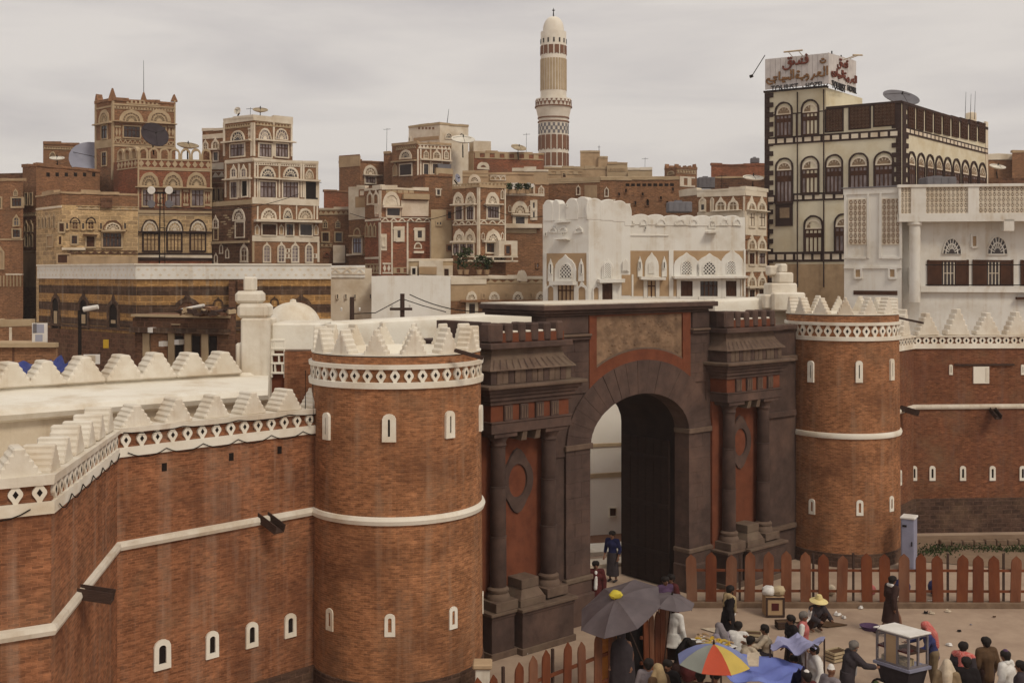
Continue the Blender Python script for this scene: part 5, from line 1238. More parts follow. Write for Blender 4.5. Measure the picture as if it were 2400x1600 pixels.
parch(F1, 762, 1040, 1205, 96, (735, 1075, 790, 1190)); parch(F1, 905, 1040, 1150, 56, (889, 1060, 920, 1138)); h.ledge(F1, Z3, 680, 880, 1218, 24, 'white_wall', .5); h.win(F1, Z3, 718, 1240, 800, 1384, 'shutter', 'white_wall', fw=.2, bars=2)
h.narrow(F1, Z3, 672, 1262, 1390, 62, 'white_wall', 'ochre', lat=False); h.band(F1, Z3, 876, 1172, 945, 1335, 'ochre', .03, 'ochre_panel')
f = h.vol(Z3, [(870, 62), (1862, 63)], 706, 'white_wall', ref=0, back=7); G = f[0]
for x, y, w in ((920, 700, 110), (1030, 690, 120), (1150, 692, 130), (1280, 698, 130), (1400, 698, 120), (1520, 700, 120), (1640, 700, 120), (1760, 700, 120)):
    u, z = zq(G, Z3, x, y); a = w / 3.408 / 2 * 62 / FPX; mb = MB(); mb.fp(G, [(u + a * 1.1 * math.cos(R(q)), z - .3 + .32 * math.sin(R(q)) ** .6) for q in range(0, 181, 20)] + [(u - a, z - .6), (u + a, z - .6)], -.6, .05 + rnd.uniform(-.012, .012)); part('roof_scallop', mb, 'white_wall', h.root, bevel=.03)
for x, w in ((945, 34), (1050, 30), (1190, 40), (1340, 46), (1450, 36), (1695, 36), (1795, 36)): h.fan(G, Z3, x, 770, w, 46, fill='white_wall', ring='white_wall', t=.1, spokes=0)
h.ledge(G, Z3, 1545, 1632, 832, 14, 'white_wall', .5); h.fan(G, Z3, 1596, 790, 30, 60, fill='white_wall', ring='white_wall', t=.1, spokes=0); h.band(G, Z3, 890, 850, 1250, 862, 'white_wall', .06)
for x, y in ((945, 760), (1065, 800), (1595, 740), (1595, 770)): h.win(G, Z3, x - 4, y - 10, x + 4, y + 10, 'pane', 'white_wall', bars=0, fw=.03)
h.band(G, Z3, 945, 980, 1252, 1345, 'ochre', .02, 'ochre_panel'); h.band(G, Z3, 1285, 980, 1852, 1105, 'ochre', .02, 'ochre_panel')
for x0, x1 in ((1288, 1330), (1452, 1488), (1652, 1696), (1804, 1848)): h.band(G, Z3, x0, 1208, x1, 1346, 'ochre', .02, 'ochre_panel')
parch(G, 1114, 990, 1195, 112, (1094, 1070, 1132, 1162)); h.ledge(G, Z3, 1015, 1210, 1200, 20, 'white_wall', .5); h.win(G, Z3, 1080, 1218, 1145, 1354, 'shutter', 'white_wall', fw=.22, bars=1)
for x in (1020, 1214): parch(G, x, 1020, 1190, 40, None); h.win(G.off(.1), Z3, x - 5, 1070, x + 5, 1120, 'pane', 'white_wall', bars=0, fw=.03)
h.band(G, Z3, 1252, 975, 1286, 1400, 'white_wall', .06, 'pilaster'); h.band(G, Z3, 955, 1172, 970, 1345, 'white_wall', .06, 'pilaster'); h.band(G, Z3, 870, 1345, 1862, 1440, 'white_wall', .05)
parch(G, 1392, 992, 1185, 205, (1355, 1060, 1435, 1165)); parch(G, 1575, 998, 1185, 215, (1525, 1066, 1625, 1166)); parch(G, 1756, 966, 1185, 182, (1716, 1060, 1785, 1160))
h.ledge(G, Z3, 1275, 1868, 1192, 20, 'white_wall', .6)
for x0, x1, b_ in ((1345, 1440, 2), (1500, 1640, 3), (1705, 1790, 2)): h.win(G, Z3, x0, 1220, x1, 1346, 'pane' if b_ == 3 else 'shutter', 'white_wall', fw=.22, bars=b_)
for x in (1320, 1470, 1675, 1830): h.band(G, Z3, x - 5, 1206, x + 7, 1350, 'white_wall', .06, 'pilaster')
h.band(G, Z3, 1850, 970, 1864, 1350, 'white_wall', .06, 'pilaster')

# ---------------- the hotel
h = B('hotel', 'cream hotel with dark brick trim, arched windows and a two-sided roof sign', 'hotel', at_=(2110, 74))
f = h.vol(Z4, [(232, 78.6), (1046, 73.6), (1552, 87)], 412, 'h_cream', ref=1, back=16)
L_, R_ = f
ft = h.vol(Z4, [(232, 78.62), (597, 76.25), (812, 81)], 350, 'h_cream', ref=0, back=10); T_ = ft[0]
T_ = Face(L_.A, L_.B)
def hy(x):                                                   # the hotel's level lines climb towards the corner
    return 1
def hwin(F, xc, w, ytop, ybot, band=None):
    """dark brick surround, round-headed fanlight over a wooden window"""
    px = Z4(xc, 0)[0]; uc = F.u(px); a = abs(F.u(Z4(xc + w / 2, 0)[0]) - F.u(Z4(xc - w / 2, 0)[0])) / 2; z1 = F.z(px, Z4(0, ytop)[1]); z0 = F.z(px, Z4(0, ybot)[1]); zs = z1 - a * 1.0; t = a * .17
    mb = MB(); mb.farc(F, uc, zs, a - t, a, -.1, .10, 0, 180, 12); mb.fb(F, uc - a, uc - a + t, z0, zs, -.1, .10); mb.fb(F, uc + a - t, uc + a, z0, zs, -.1, .10); mb.fb(F, uc - a, uc + a, z0 - .1, z0, -.1, .14)
    w_ = part('window', mb, 'h_trim', h.root); i = a - t
    mb = MB(); mb.fb(F, uc - i, uc + i, z0, zs - .3, -.1, .012); part('pane', mb, 'curtain', w_)
    mb = MB(); mb.ffan(F, uc, zs - .18, i, -.1, .015, 10); part('fan_fill', mb, 'fan_fill', w_)
    mb = MB(); mb.farc(F, uc, zs - .18, i - .11, i, 0, .06, 0, 180, 10); mb.fb(F, uc - i, uc + i, zs - .26, zs - .18, 0, .06)
    for k in (36, 72, 108, 144): mb.fp(F, [(uc + .25 * math.cos(R(k)) - .015, zs - .18 + .25 * math.sin(R(k))), (uc + i * .9 * math.cos(R(k)) - .015, zs - .18 + i * .9 * math.sin(R(k))), (uc + i * .9 * math.cos(R(k)) + .02, zs - .18 + i * .9 * math.sin(R(k))), (uc + .25 * math.cos(R(k)) + .02, zs - .18 + .25 * math.sin(R(k)))], 0, .045)
    part('tracery', mb, 'gyp', w_)
    mb = MB(); zt = zs - .3; zm = z0 + (zt - z0) * .66
    for k in range(5): u = uc - i + 2 * i * k / 4; mb.fb(F, max(uc - i, u - .045), min(uc + i, u + .045), z0, zt, 0, .05)
    for z in (z0, zm, zt - .05): mb.fb(F, uc - i, uc + i, z, z + .1, 0, .052)
    mb.fb(F, uc - i, uc + i, zm, zm + (zt - zm) * .55, 0, .035)
    part('wooden_casement', mb, 'shutter', w_)
for x, w, a, b in ((347, 106, 402, 608), (503, 108, 388, 600)): hwin(T_, x, w, a, b)
for x, w, a, b in ((350, 106, 732, 1000), (502, 112, 722, 946), (645, 108, 712, 942), (791, 120, 702, 934), (940, 122, 694, 928), (523, 118, 1073, 1296), (702, 116, 1062, 1292)): hwin(L_, x, w, a, b)
h.band(L_, Z4, 299, 1002, 400, 1138, 'h_trim', .09, 'bay_panel'); h.band(L_, Z4, 325, 1030, 382, 1090, 'fan_fill', .11, 'bay_panel')
for x in (1102, 1157, 1211, 1264, 1315, 1367, 1420, 1471, 1521): hwin(R_, x, 44, 695 + (x - 1102) * .158, 925 + (x - 1102) * .06)
def trimband(F, x0, x1, ya, yb, h_, k, name='trim_band'):
    """dark course with cream blocks; ya, yb are the top edge heights at x0 and x1"""
    u0, z1 = zq(F, Z4, x0, ya); u1, _ = zq(F, Z4, x1, yb); z1b = F.z(Z4(x1, 0)[0], Z4(0, yb)[1]); z1 = (z1 + z1b) / 2; hh = h_ / 2.529 * F.depth(Z4((x0 + x1) / 2, 0)[0]) / FPX
    mb = MB(); mb.fb(F, u0, u1, z1 - hh, z1, -.1, .06); g = part(name, mb, 'h_trim', h.root)
    st = (u1 - u0) / k
    for i in range(k):
        mb = MB(); mb.fb(F, u0 + st * (i + .14), u0 + st * (i + .86), z1 - hh * .78, z1 - hh * .24, 0, .075); part('cream_block', mb, 'gyp', g)
trimband(L_, 250, 1030, 616, 562, 48, 14); trimband(L_, 250, 296, 958, 952, 50, 1); trimband(L_, 404, 708, 948, 930, 48, 5); trimband(L_, 250, 1030, 1296, 1280, 60, 14); trimband(R_, 1064, 1552, 568, 664, 36, 22)
for y in (462,): h.band(T_, Z4, 240, 466, 592, 474, 'h_trim', .05)
# toothed quoins
def quoin(F, x, y0, y1, sgn, w, k):
    px = Z4(x, 0)[0]; u = F.u(px); z1, z0 = F.z(px, Z4(0, y0)[1]), F.z(px, Z4(0, y1)[1]); s_ = (z1 - z0) / k
    for i in range(k):
        mb = MB(); ww = w if i % 2 else w * .55; a, b = (u, u + ww) if sgn > 0 else (u - ww, u); mb.fb(F, a, b, z0 + s_ * i, z0 + s_ * (i + 1) - .01, -.05, .07); part('quoin', mb, 'h_trim', h.root)
quoin(L_, 234, 352, 1500, 1, .62, 40); quoin(L_, 1044, 412, 930, -1, .62, 18); quoin(R_, 1048, 412, 930, 1, 1.0, 18)
h.band(L_, Z4, 232, 1362, 1046, 1900, 'h_tan', .05, 'stone_base')
# rooftop panels
for x0, x1 in ((602, 690), (742, 852), (888, 1003)):
    xm = (x0 + x1) / 2; y0 = 450 - (xm - 640) * .11; h.band(L_, Z4, x0 - 12, y0 - 6, x1 + 12, y0 + 132, 'h_trim', .05, 'panel_frame'); h.lattice(L_.off(.06), Z4, x0, y0, x1, y0 + 124, 5, 6, 'shutter', 'fan_fill', 'screen_panel')
for i in range(9):
    xa, xb = 1078 + i * 52.3, 1078 + (i + 1) * 52.3 - 8; xm = (xa + xb) / 2; y0 = 424 + (xm - 1078) * .226; y1 = 555 + (xm - 1078) * .195; h.band(R_, Z4, xa, y0, xb, y1, 'h_trim', .04, 'panel_frame'); h.lattice(R_.off(.05), Z4, xa + 5, y0 + 6, xb - 5, y1 - 4, 3, 6, 'shutter', 'fan_fill', 'screen_panel')
h.band(L_, Z4, 597, 405 + 25, 1046, 405 + 34, 'h_trim', .1) if False else None
def coping(F, m='h_trim'):
    mb = MB(); mb.fb(F, -.05, F.len + .05, h_z - .02, h_z + .14, -.4, .1); part('coping', mb, m, h.root)
h_z = CAMZ - (Z4(0, 412)[1] - HY) / FPX * 73.6
mb = MB(); mb.fb(L_, L_.u(Z4(600, 0)[0]), L_.len + .05, h_z, h_z + .16, -.4, .1); part('coping', mb, 'h_trim', h.root); mb = MB(); mb.fb(R_, 0, R_.len, h_z, h_z + .15, -.4, .1); part('coping', mb, 'h_trim', h.root)
zt = CAMZ - (Z4(0, 350)[1] - HY) / FPX * 78.62
mb = MB(); mb.fb(L_, -.05, L_.u(Z4(597, 0)[0]) + .05, zt, zt + .16, -.4, .08); part('coping', mb, 'h_trim', h.root)
for x, y0, y1 in ((430, 345, 1500), (586, 330, 1500), (424, 470, 610)):
    mb = MB(); p0, p1 = zq(L_, Z4, x, y0), zq(L_, Z4, x, y1); mb.tube([L_.pt(p0[0], p0[1], .14), L_.pt(p0[0], p1[1], .14)], .05, 5); part('drain_pipe', mb, 'h_trim', h.root)
h.band(R_, Z4, 1540, 520, 1554, 920, 'gyp', .05, 'quoin')
dish(1035 / 2.529 + 1700, 400 / 2.529 + 80, 80, 1.3, 'big grey dish lying on the hotel roof', 'tank', az=170, el=58)
mb = MB(); mb.lathe(*plan(2276, 91), [(.42, 22), (.42, 23.6), (.1, 23.7)], 10); solo('chimney', mb, 'gyp', 'pale stub chimney on the hotel roof near its right end', 'chimney')
for px, py, w_ in ((2262, 216, 'leftmost'), (2274, 220, 'middle'), (2284, 214, 'rightmost')):
    mb = MB(); mb.tube([at(px, 280, 88), at(px + 2, py, 88)], .025, 4, .012); solo('antenna', mb, 'wire', w_ + ' of three hair-thin antennas above the right end of the hotel roof', 'antenna', 'hotel roof antennas')
# the two-sided sign
mat('sign_panel', (.62, .58, .56), (.5, .46, .45), scale=2, bump=.05, streak=(.45, .42, .4))
mat('sign_red', (.19, .05, .035), (.14, .05, .035), scale=3, bump=0)
mat('sign_gold', (.25, .135, .06), (.18, .09, .04), scale=3, bump=0)
mat('sign_black', (.025, .025, .03), (.04, .035, .04), scale=3, bump=0)
sg = thing('roof_sign', 'two-sided hotel roof sign with Arabic lettering and TOURIST HOTEL in English', 'sign', (*plan(1950, 75.6), zt))
SF = Face(plan(Z4(235, 0)[0], 78.2), plan(Z4(613, 0)[0], 75.6)); SR = Face(plan(Z4(613, 0)[0], 75.6), plan(Z4(776, 0)[0], 80))
for F, x0, x1, ya, yb, y2 in ((SF, 235, 613, 150, 112, 345), (SR, 613, 776, 112, 160, 350)):
    zb = zt + .17; n = 12 if F is SF else 6
    for i in range(n):
        a, b = F.len * i / n, F.len * (i + 1) / n; mb = MB()
        za = F.z(Z4(x0, 0)[0], Z4(0, ya)[1]); zc = F.z(Z4(x1, 0)[0], Z4(0, yb)[1]); z1 = za + (zc - za) * (i + .5) / n
        mb.fb(F, a + .01, b - .01, zb, z1, -.08, 0 + rnd.uniform(-.01, .01)); part('sheet', mb, 'sign_panel', sg)
    for i in range(3):
        mb = MB(); u = F.len * (i + .5) / 3; mb.tube([F.pt(u, zb, -.12), F.pt(u, zc, -.12)], .05, 5); mb.tube([F.pt(u, zb, -1.4), F.pt(u, zc - .4, -.12)], .04, 5); part('strut', mb, 'wire', sg)
def letters(F, text, m, x0, y0, x1, y1, parent, name='lettering', ex=.06):
    """raised lettering fitted into a box on the face"""
    cu_ = bpy.data.curves.new(name, 'FONT'); cu_.body = text; cu_.size = 1; cu_.extrude = .5; cu_.resolution_u = 3
    o = bpy.data.objects.new(name, cu_); COL.objects.link(o)
    me = bpy.data.meshes.new_from_object(o.evaluated_get(bpy.context.evaluated_depsgraph_get())); bpy.data.objects.remove(o)
    u0, u1, z0, z1 = F.u(Z4(x0, 0)[0]), F.u(Z4(x1, 0)[0]), 0, 0
    xm = (x0 + x1) / 2; pm = Z4(xm, 0)[0]; z0, z1 = F.z(pm, Z4(0, y1)[1]), F.z(pm, Z4(0, y0)[1])
    if not me.vertices: return None
    xs = [v.co.x for v in me.vertices]; ys = [v.co.y for v in me.vertices]; a, b, c, d = min(xs), max(xs), min(ys), max(ys); off = wloc(parent)
    if (F.pt(1, 0, 0).x < F.pt(0, 0, 0).x): u0, u1 = u1, u0
    for v in me.vertices:
        u = u0 + (v.co.x - a) / (b - a) * (u1 - u0); z = z0 + (v.co.y - c) / (d - c) * (z1 - z0); v.co = F.pt(u, z, .02 + (v.co.z + .5) * ex) - off
    me.materials.clear(); me.materials.append(MATS[m])
    return link(name, me, parent)
# Arabic words drawn with a round pen: strokes in a unit box, dots as small diamonds
def pen(F, strokes, dots, m, x0, y0, x1, y1, parent, w=.12):
    xm = (x0 + x1) / 2; pm = Z4(xm, 0)[0]; u0, u1 = F.u(Z4(x0, 0)[0]), F.u(Z4(x1, 0)[0]); z0, z1 = F.z(pm, Z4(0, y1)[1]), F.z(pm, Z4(0, y0)[1])
    mb = MB(); P = lambda x, y: F.pt(u0 + (u1 - u0) * x, z0 + (z1 - z0) * y, .06)
    for st in strokes:
        sm = []
        for i in range(len(st) - 1):
            p0, p1, p2, p3 = st[max(i - 1, 0)], st[i], st[i + 1], st[min(i + 2, len(st) - 1)]
            for t in (0, .25, .5, .75):
                sm.append(tuple(.5 * (2 * p1[k] + (p2[k] - p0[k]) * t + (2 * p0[k] - 5 * p1[k] + 4 * p2[k] - p3[k]) * t * t + (3 * p1[k] - p0[k] - 3 * p2[k] + p3[k]) * t ** 3) for k in (0, 1)))
        sm.append(st[-1]); mb.tube([P(*p) for p in sm], w, 6)
    for x, y in dots:
        c = P(x, y); mb.hexa([c + F.d.to_3d() * a * w * 1.3 + Vector((0, 0, b * w * 1.3)) + F.n.to_3d() * n for n in (-.06, .08) for a, b in ((-1, 0), (0, -1), (1, 0), (0, 1))])
    return part('lettering', mb, m, parent)
FUNDUQ = ([[(1, .62), (.96, .8), (.9, .66), (.96, .55), (1, .62), (.99, .45), (.9, .36), (.78, .36), (.76, .5), (.75, .36), (.66, .36), (.64, .36), (.66, .6), (.62, .36), (.5, .34)],
           [(.40, .62), (.46, .5), (.38, .36), (.3, .5), (.33, .6), (.28, .62), (.20, .5), (.28, .42), (.32, .52), (.32, .3), (.24, .06), (.1, .0), (.0, .12), (.0, .3)]],
          [(.95, .98), (.76, .68), (.22, .86), (.32, .86)])
ORUBA = ([[(1, .25), (1, .95)], [(.955, .95), (.955, .3), (.93, .22), (.89, .25), (.87, .4), (.90, .5), (.86, .52), (.85, .28), (.81, .24)], [(.80, .45), (.78, .2), (.74, .0)],
          [(.70, .42), (.67, .48), (.67, .34), (.70, .34), (.70, .15), (.66, .0)], [(.64, .42), (.63, .25), (.56, .24), (.53, .36), (.55, .5), (.52, .5), (.50, .3), (.54, .26)],
          [(.46, .25), (.46, .95)], [(.42, .95), (.42, .28), (.39, .24), (.385, .38), (.375, .25), (.355, .38), (.34, .25), (.32, .4), (.31, .25), (.29, .42), (.28, .25), (.25, .25)], [(.23, .22), (.23, .9)],
          [(.2, .5), (.13, .5), (.18, .3), (.12, .24), (.06, .3), (.07, .42), (.03, .4), (.02, .2), (.06, .02), (.12, .05)]],
         [(.60, .08), (.53, .74), (.55, .74), (.29, .08), (.31, .08), (.15, .1)])
pen(SF, *FUNDUQ, 'sign_red', 345, 130, 490, 205, sg, .075); pen(SF, *ORUBA, 'sign_gold', 240, 205, 605, 282, sg, .062)
pen(SF, [[(.9, .8), (.9, .4), (.5, .2), (.1, .4), (.1, .8)]], [(.4, 1.0), (.6, 1.0)], 'sign_gold', 562, 150, 598, 176, sg, .06)
pen(SR, *FUNDUQ, 'sign_red', 662, 150, 720, 212, sg, .062); pen(SR, *ORUBA, 'sign_red', 622, 215, 772, 278, sg, .055)
letters(SF, 'TOURIST.', 'sign_black', 272, 300, 440, 338, sg); letters(SF, 'HOTEL', 'sign_black', 478, 286, 584, 324, sg)
letters(SR, 'TOURIST', 'sign_black', 628, 288, 708, 334, sg); letters(SR, 'HOTEL', 'sign_black', 722, 312, 774, 346, sg)
for F, xa, xb, y in ((SF, 372, 482, 114), (SR, 690, 745, 128)):
    mb = MB(); p, q_ = zq(F, Z4, xa, y + 5), zq(F, Z4, xb, y - 6 if F is SF else y + 6); mb.tube([F.pt(*p, .8), F.pt(*q_, .8)], .06, 5); mb.tube([F.pt(p[0] + .3, p[1], .8), F.pt(p[0] + .3, p[1] - .2, 0)], .03, 4); mb.tube([F.pt(q_[0] - .3, q_[1], .8), F.pt(q_[0] - .3, q_[1] - .2, 0)], .03, 4); part('strip_lamp', mb, 'gyp_tan', sg)
mb = MB(); a_ = SF.pt(0, zt + 2.6, 0); mb.tube([a_, at(1762, 179, 78.5)], .03, 4); mb.tube([at(1760, 176, 78.5), at(1762, 182, 78.5)], .14, 6); part('side_lamp', mb, 'wire', sg)

# ---------------- white house at the right
h = B('house', 'white modern house with pierced block screens and balcony, right edge', at_=(2150, 57))
f = h.vol(Z4, [(704, 59), (1046, 57.6)], 915, 'white_wall', ref=1, back=8); A_ = f[0]
h.band(A_, Z4, 700, 905, 1046, 945, 'white_wall', .06); h.lattice(A_, Z4, 733, 980, 836, 1245, 4, 8, 'gyp', 'h_brown'); h.lattice(A_, Z4, 930, 976, 1036, 1245, 4, 8, 'gyp', 'h_brown')
for x in (712, 848, 920, 1040): h.band(A_, Z4, x - 7, 945, x + 7, 1330, 'white_wall', .08, 'pilaster')
h.band(A_, Z4, 733, 1322, 836, 1332, 'white_wall', .08); h.band(A_, Z4, 930, 1318, 1036, 1330, 'white_wall', .08); h.band(A_, Z4, 704, 1380, 1046, 1392, 'white_wall', .07)
for x in (788, 992): h.win(A_, Z4, x - 15, 1395, x + 13, 1440, 'ochre', 'white_wall', bars=0)
h.band(A_, Z4, 760, 1520, 1020, 1545, 'shutter', .03, 'dark_slot')
h.band(A_, Z4, 690, 906, 1046, 914, 'tank', .12)
f = h.vol(Z4, [(1040, 58.2), (1150, 57.8), (2300, 57.2)], 1100, 'white_wall', ref=1, back=8); Bf = f[1]
# balcony slab and screen parapet, standing forward
P0, P1 = plan(Z4(1030, 0)[0], 57.2), plan(Z4(2300, 0)[0], 55.8); BF = Face(P0, P1)
h.F = [BF]
u0, u1, z0, z1 = h.rect(BF, Z4, 1030, 905, 1800, 1110)
mb = MB(); mb.fb(BF, 0, BF.len, z0 + .0, z0 + .85 * (z1 - z0) * .28, -1.6, 0); part('balcony_slab', mb, 'white_wall', h.root)
for xa, xb in ((1030, 1042), (1102, 1190), (1440, 1504), (1800, 1870), (2180, 2300)):
    ua, ub = BF.u(Z4(xa, 0)[0]), BF.u(Z4(xb, 0)[0]); mb = MB(); mb.fb(BF, ua, ub, z0 + .2, z1, -.25, .0 + .004); part('balcony_pier', mb, 'white_wall', h.root)
mb = MB(); mb.fb(BF, -.05, BF.len, z1, z1 + .14, -.3, .06); part('balcony_rail', mb, 'white_wall', h.root)
zlo = z0 + .85 * (z1 - z0) * .28
for xa, xb, n in ((1042, 1102, 3), (1190, 1440, 10), (1504, 1800, 11), (1870, 2180, 11)):
    ua, ub = BF.u(Z4(xa, 0)[0]), BF.u(Z4(xb, 0)[0]); mb = MB(); mb.fb(BF, ua, ub, zlo, z1, -.2, -.16); g = part('screen_backing', mb, 'h_brown', h.root)
    mb = MB(); du = (ub - ua) / n; dz = (z1 - zlo) / 5
    for i in range(n + 1): mb.fb(BF, ua + du * i - .03, ua + du * i + .03, zlo, z1, -.17, -.06)
    for j in range(6): mb.fb(BF, ua, ub, zlo + dz * j - .03, zlo + dz * j + .03, -.17, -.058)
    for i in range(n):
        for j in range(5):
            for sg_ in (-1, 1): mb.fp(BF, [(ua + du * i, zlo + dz * (j + (0 if sg_ > 0 else 1)) - .025), (ua + du * i, zlo + dz * (j + (0 if sg_ > 0 else 1)) + .025), (ua + du * (i + 1), zlo + dz * (j + (1 if sg_ > 0 else 0)) + .025), (ua + du * (i + 1), zlo + dz * (j + (1 if sg_ > 0 else 0)) - .025)], -.16, -.07 + .002 * sg_)
    part('screen_block', mb, 'gyp', g)
mb = MB(); c = BF.pt(BF.u(Z4(1132, 0)[0]), 0, -.35); mb.lathe(c.x, c.y, [(.28, 9), (.28, z0 - .2), (.36, z0 - .15), (.36, z0)], 14); part('column', mb, 'white_wall', h.root, True)
ub = BF.u(Z4(1682, 0)[0]); mb = MB(); mb.fb(BF, ub - .25, ub + .25, z0 - .5, z0 + .1, -.6, .0); part('bracket', mb, 'white_wall', h.root)
for x, rx, ry in ((1341, 58, 95), (1612, 62, 106), (1900, 62, 106)): h.fan(Bf, Z4, x, 1302, rx, ry, fill='pane', ring='white_wall', t=.07, spokes=9)
h.win(Bf, Z4, 1464, 1198, 1486, 1256, 'ochre', 'white_wall', bars=0)
for x0, x1 in ((1208, 1430), (1476, 1694), (1760, 1990)):
    w_ = h.win(Bf, Z4, x0, 1350, x1, 1484, 'pane', 'shutter', fw=.1, bars=0); u0_, u1_, za, zb = h.rect(Bf, Z4, x0, 1350, x1, 1484)
    for a, b in ((0, .33), (.70, 1)): mb = MB(); mb.fb(Bf, u0_ + (u1_ - u0_) * a, u0_ + (u1_ - u0_) * b, za, zb, 0, .06); part('shutter', mb, 'shutter', w_)
    mb = MB(); um = u0_ + (u1_ - u0_) * .38; uq = u0_ + (u1_ - u0_) * .66
    for k in range(4): u = um + (uq - um) * k / 3; mb.fb(Bf, u - .02, u + .02, za, zb, 0, .05)
    mb.fb(Bf, um, uq, (za + zb) / 2 - .02, (za + zb) / 2 + .02, 0, .05); part('grille', mb, 'gyp', w_)
h.win(Bf, Z4, 1094, 1395, 1110, 1476, 'ochre', 'white_wall', bars=0)
h.band(Bf, Z4, 1150, 1495, 2300, 1530, 'white_wall', .25); h.band(Bf, Z4, 1720, 1558, 2300, 1572, 'shutter', .27, 'dark_slot')
for yy in (1368, 1486):
    mb = MB(); p, q_ = zq(Bf, Z4, 1155, yy), zq(Bf, Z4, 2200, yy); mb.tube([Bf.pt(*p, .9), Bf.pt(*q_, .9)], .025, 4); part('rail', mb, 'wire', h.root)
h = B('house', 'brown roofs and white ledge behind the hotel at the right edge', at_=(2350, 105))
f = h.vol(Z4, [(1556, 105), (2200, 105)], 722, 'h_brown', cap='gyp'); h.band(f[0], Z4, 1600, 770, 2200, 1000, 'h_brown', .1); h.win(f[0], Z4, 1740, 820, 1765, 860, 'pane', 'gyp_tan'); h.band(f[0], Z4, 1556, 712, 1700, 745, 'gyp', .1)
h.vol(Z4, [(1700, 104), (2200, 104)], 702, 'h_brown', cap='h_tan')
h.vol(Z4, [(1540, 90), (2200, 90)], 852, 'h_dark', back=5)
dish(1612 / 2.529 + 1700, 795 / 2.529 + 80, 88, .62, 'white dish right of the hotel windows', 'dish_white', az=170, el=68)

# ---------------- minaret
ZM = zoomed(1200, 0, 3.735); MD = 150; mc = plan(1200 + 363 / 3.735, MD); K = MD / FPX
mz = lambda y: CAMZ - (y / 3.735 - HY) * K; mr = lambda hw: hw / 3.735 * K
m_ = thing('minaret', 'tall white and brick minaret with ringed gallery and domed top', 'minaret', (*mc, 0))
mat('min_white', (.80, .75, .66), (.72, .66, .56), scale=.6, bump=.08, dirt=(.6, .52, .42))
pr_ = [(mr(132), -.3), (mr(131), mz(1040)), (mr(138), mz(1020)), (mr(154), mz(950)), (mr(156), mz(945)), (mr(156), mz(872)), (mr(148), mz(872)), (mr(148), mz(900)), (mr(114), mz(900)), (mr(112), mz(300)), (mr(112), mz(285)), (mr(104), mz(285)), (mr(104), mz(295)), (mr(92), mz(295)), (mr(92), mz(285))]
mb = MB(); mb.lathe(*mc, pr_, 40, cap=True); part('shaft', mb, 'min_white', m_, True)
mb = MB(); mb.lathe(*mc, [(mr(92) * math.cos(R(a)) ** .8, mz(270) + (mz(148) - mz(270)) * math.sin(R(a))) for a in range(-8, 90, 7)] + [(.02, mz(147))], 32); part('dome', mb, 'min_white', m_, True)
mb = MB(); mb.tube([(*mc, mz(152)), (*mc, mz(72))], .12, 6, .03); mb.lathe(*mc, [(.03, mz(100)), (.22, mz(92)), (.03, mz(84))], 8); part('finial', mb, 'wire', m_)
def ringpieces(name, n, y0, y1, hw, frac, m, proud=.06, shape='box', ph=0, parent=None):
    r = mr(hw); z1, z0 = mz(y0), mz(y1)
    for i in range(n):
        a = 2 * math.pi * (i + ph) / n; da = math.pi / n * frac; mb = MB(); lo, hi = a - da, a + da
        P = lambda t, z, k: (mc.x + (r + k) * math.cos(t), mc.y + (r + k) * math.sin(t), z)
        if shape == 'box': ring = [(lo, z0), (hi, z0), (hi, z1), (lo, z1)]
        elif shape == 'notch': ring = [(lo, z0), (a, z0 + (z1 - z0) * .12), (hi, z0), (hi, z1), (lo, z1)]
        elif shape == 'dia': ring = [(a, z0), (hi, (z0 + z1) / 2), (a, z1), (lo, (z0 + z1) / 2)]
        elif shape == 'tri': ring = [(lo, z1), (hi, z1), (a, z0)]
        mb.prism([P(t, z, -.12) for t, z in ring], [P(t, z, proud) for t, z in ring]); part(name, mb, m, m_)
ringpieces('brick_panel', 16, 1348, 1460, 132, .76, 'min_brick'); ringpieces('brick_panel', 16, 1192, 1322, 132, .76, 'min_brick', shape='notch'); ringpieces('brick_panel', 14, 410, 490, 113, .74, 'min_brick', shape='notch'); ringpieces('lattice_strip', 28, 525, 800, 113, .70, 'gyp_tan', proud=.05)
ringpieces('slot', 14, 350, 388, 113, .22, 'slit', ph=.5); ringpieces('niche', 20, 1090, 1118, 131, .45, 'tank', proud=.05); ringpieces('niche', 20, 1118, 1150, 131, .45, 'tank', proud=.05, ph=.5); ringpieces('niche', 20, 1150, 1178, 131, .45, 'tank', proud=.05)
ringpieces('lozenge', 24, 902, 938, 156, .8, 'min_brick', shape='tri', proud=.05); ringpieces('lozenge', 24, 884, 904, 156, .5, 'min_brick', shape='tri', ph=.5, proud=.05)
for y, hw in ((1038, 131), (1072, 131), (942, 156)):
    mb = MB(); mb.lathe(*mc, [(mr(hw) - .1, mz(y + 5)), (mr(hw) + .12, mz(y + 5)), (mr(hw) + .12, mz(y - 5)), (mr(hw) - .1, mz(y - 5))], 40, cap=False); part('ring', mb, 'min_brick', m_)

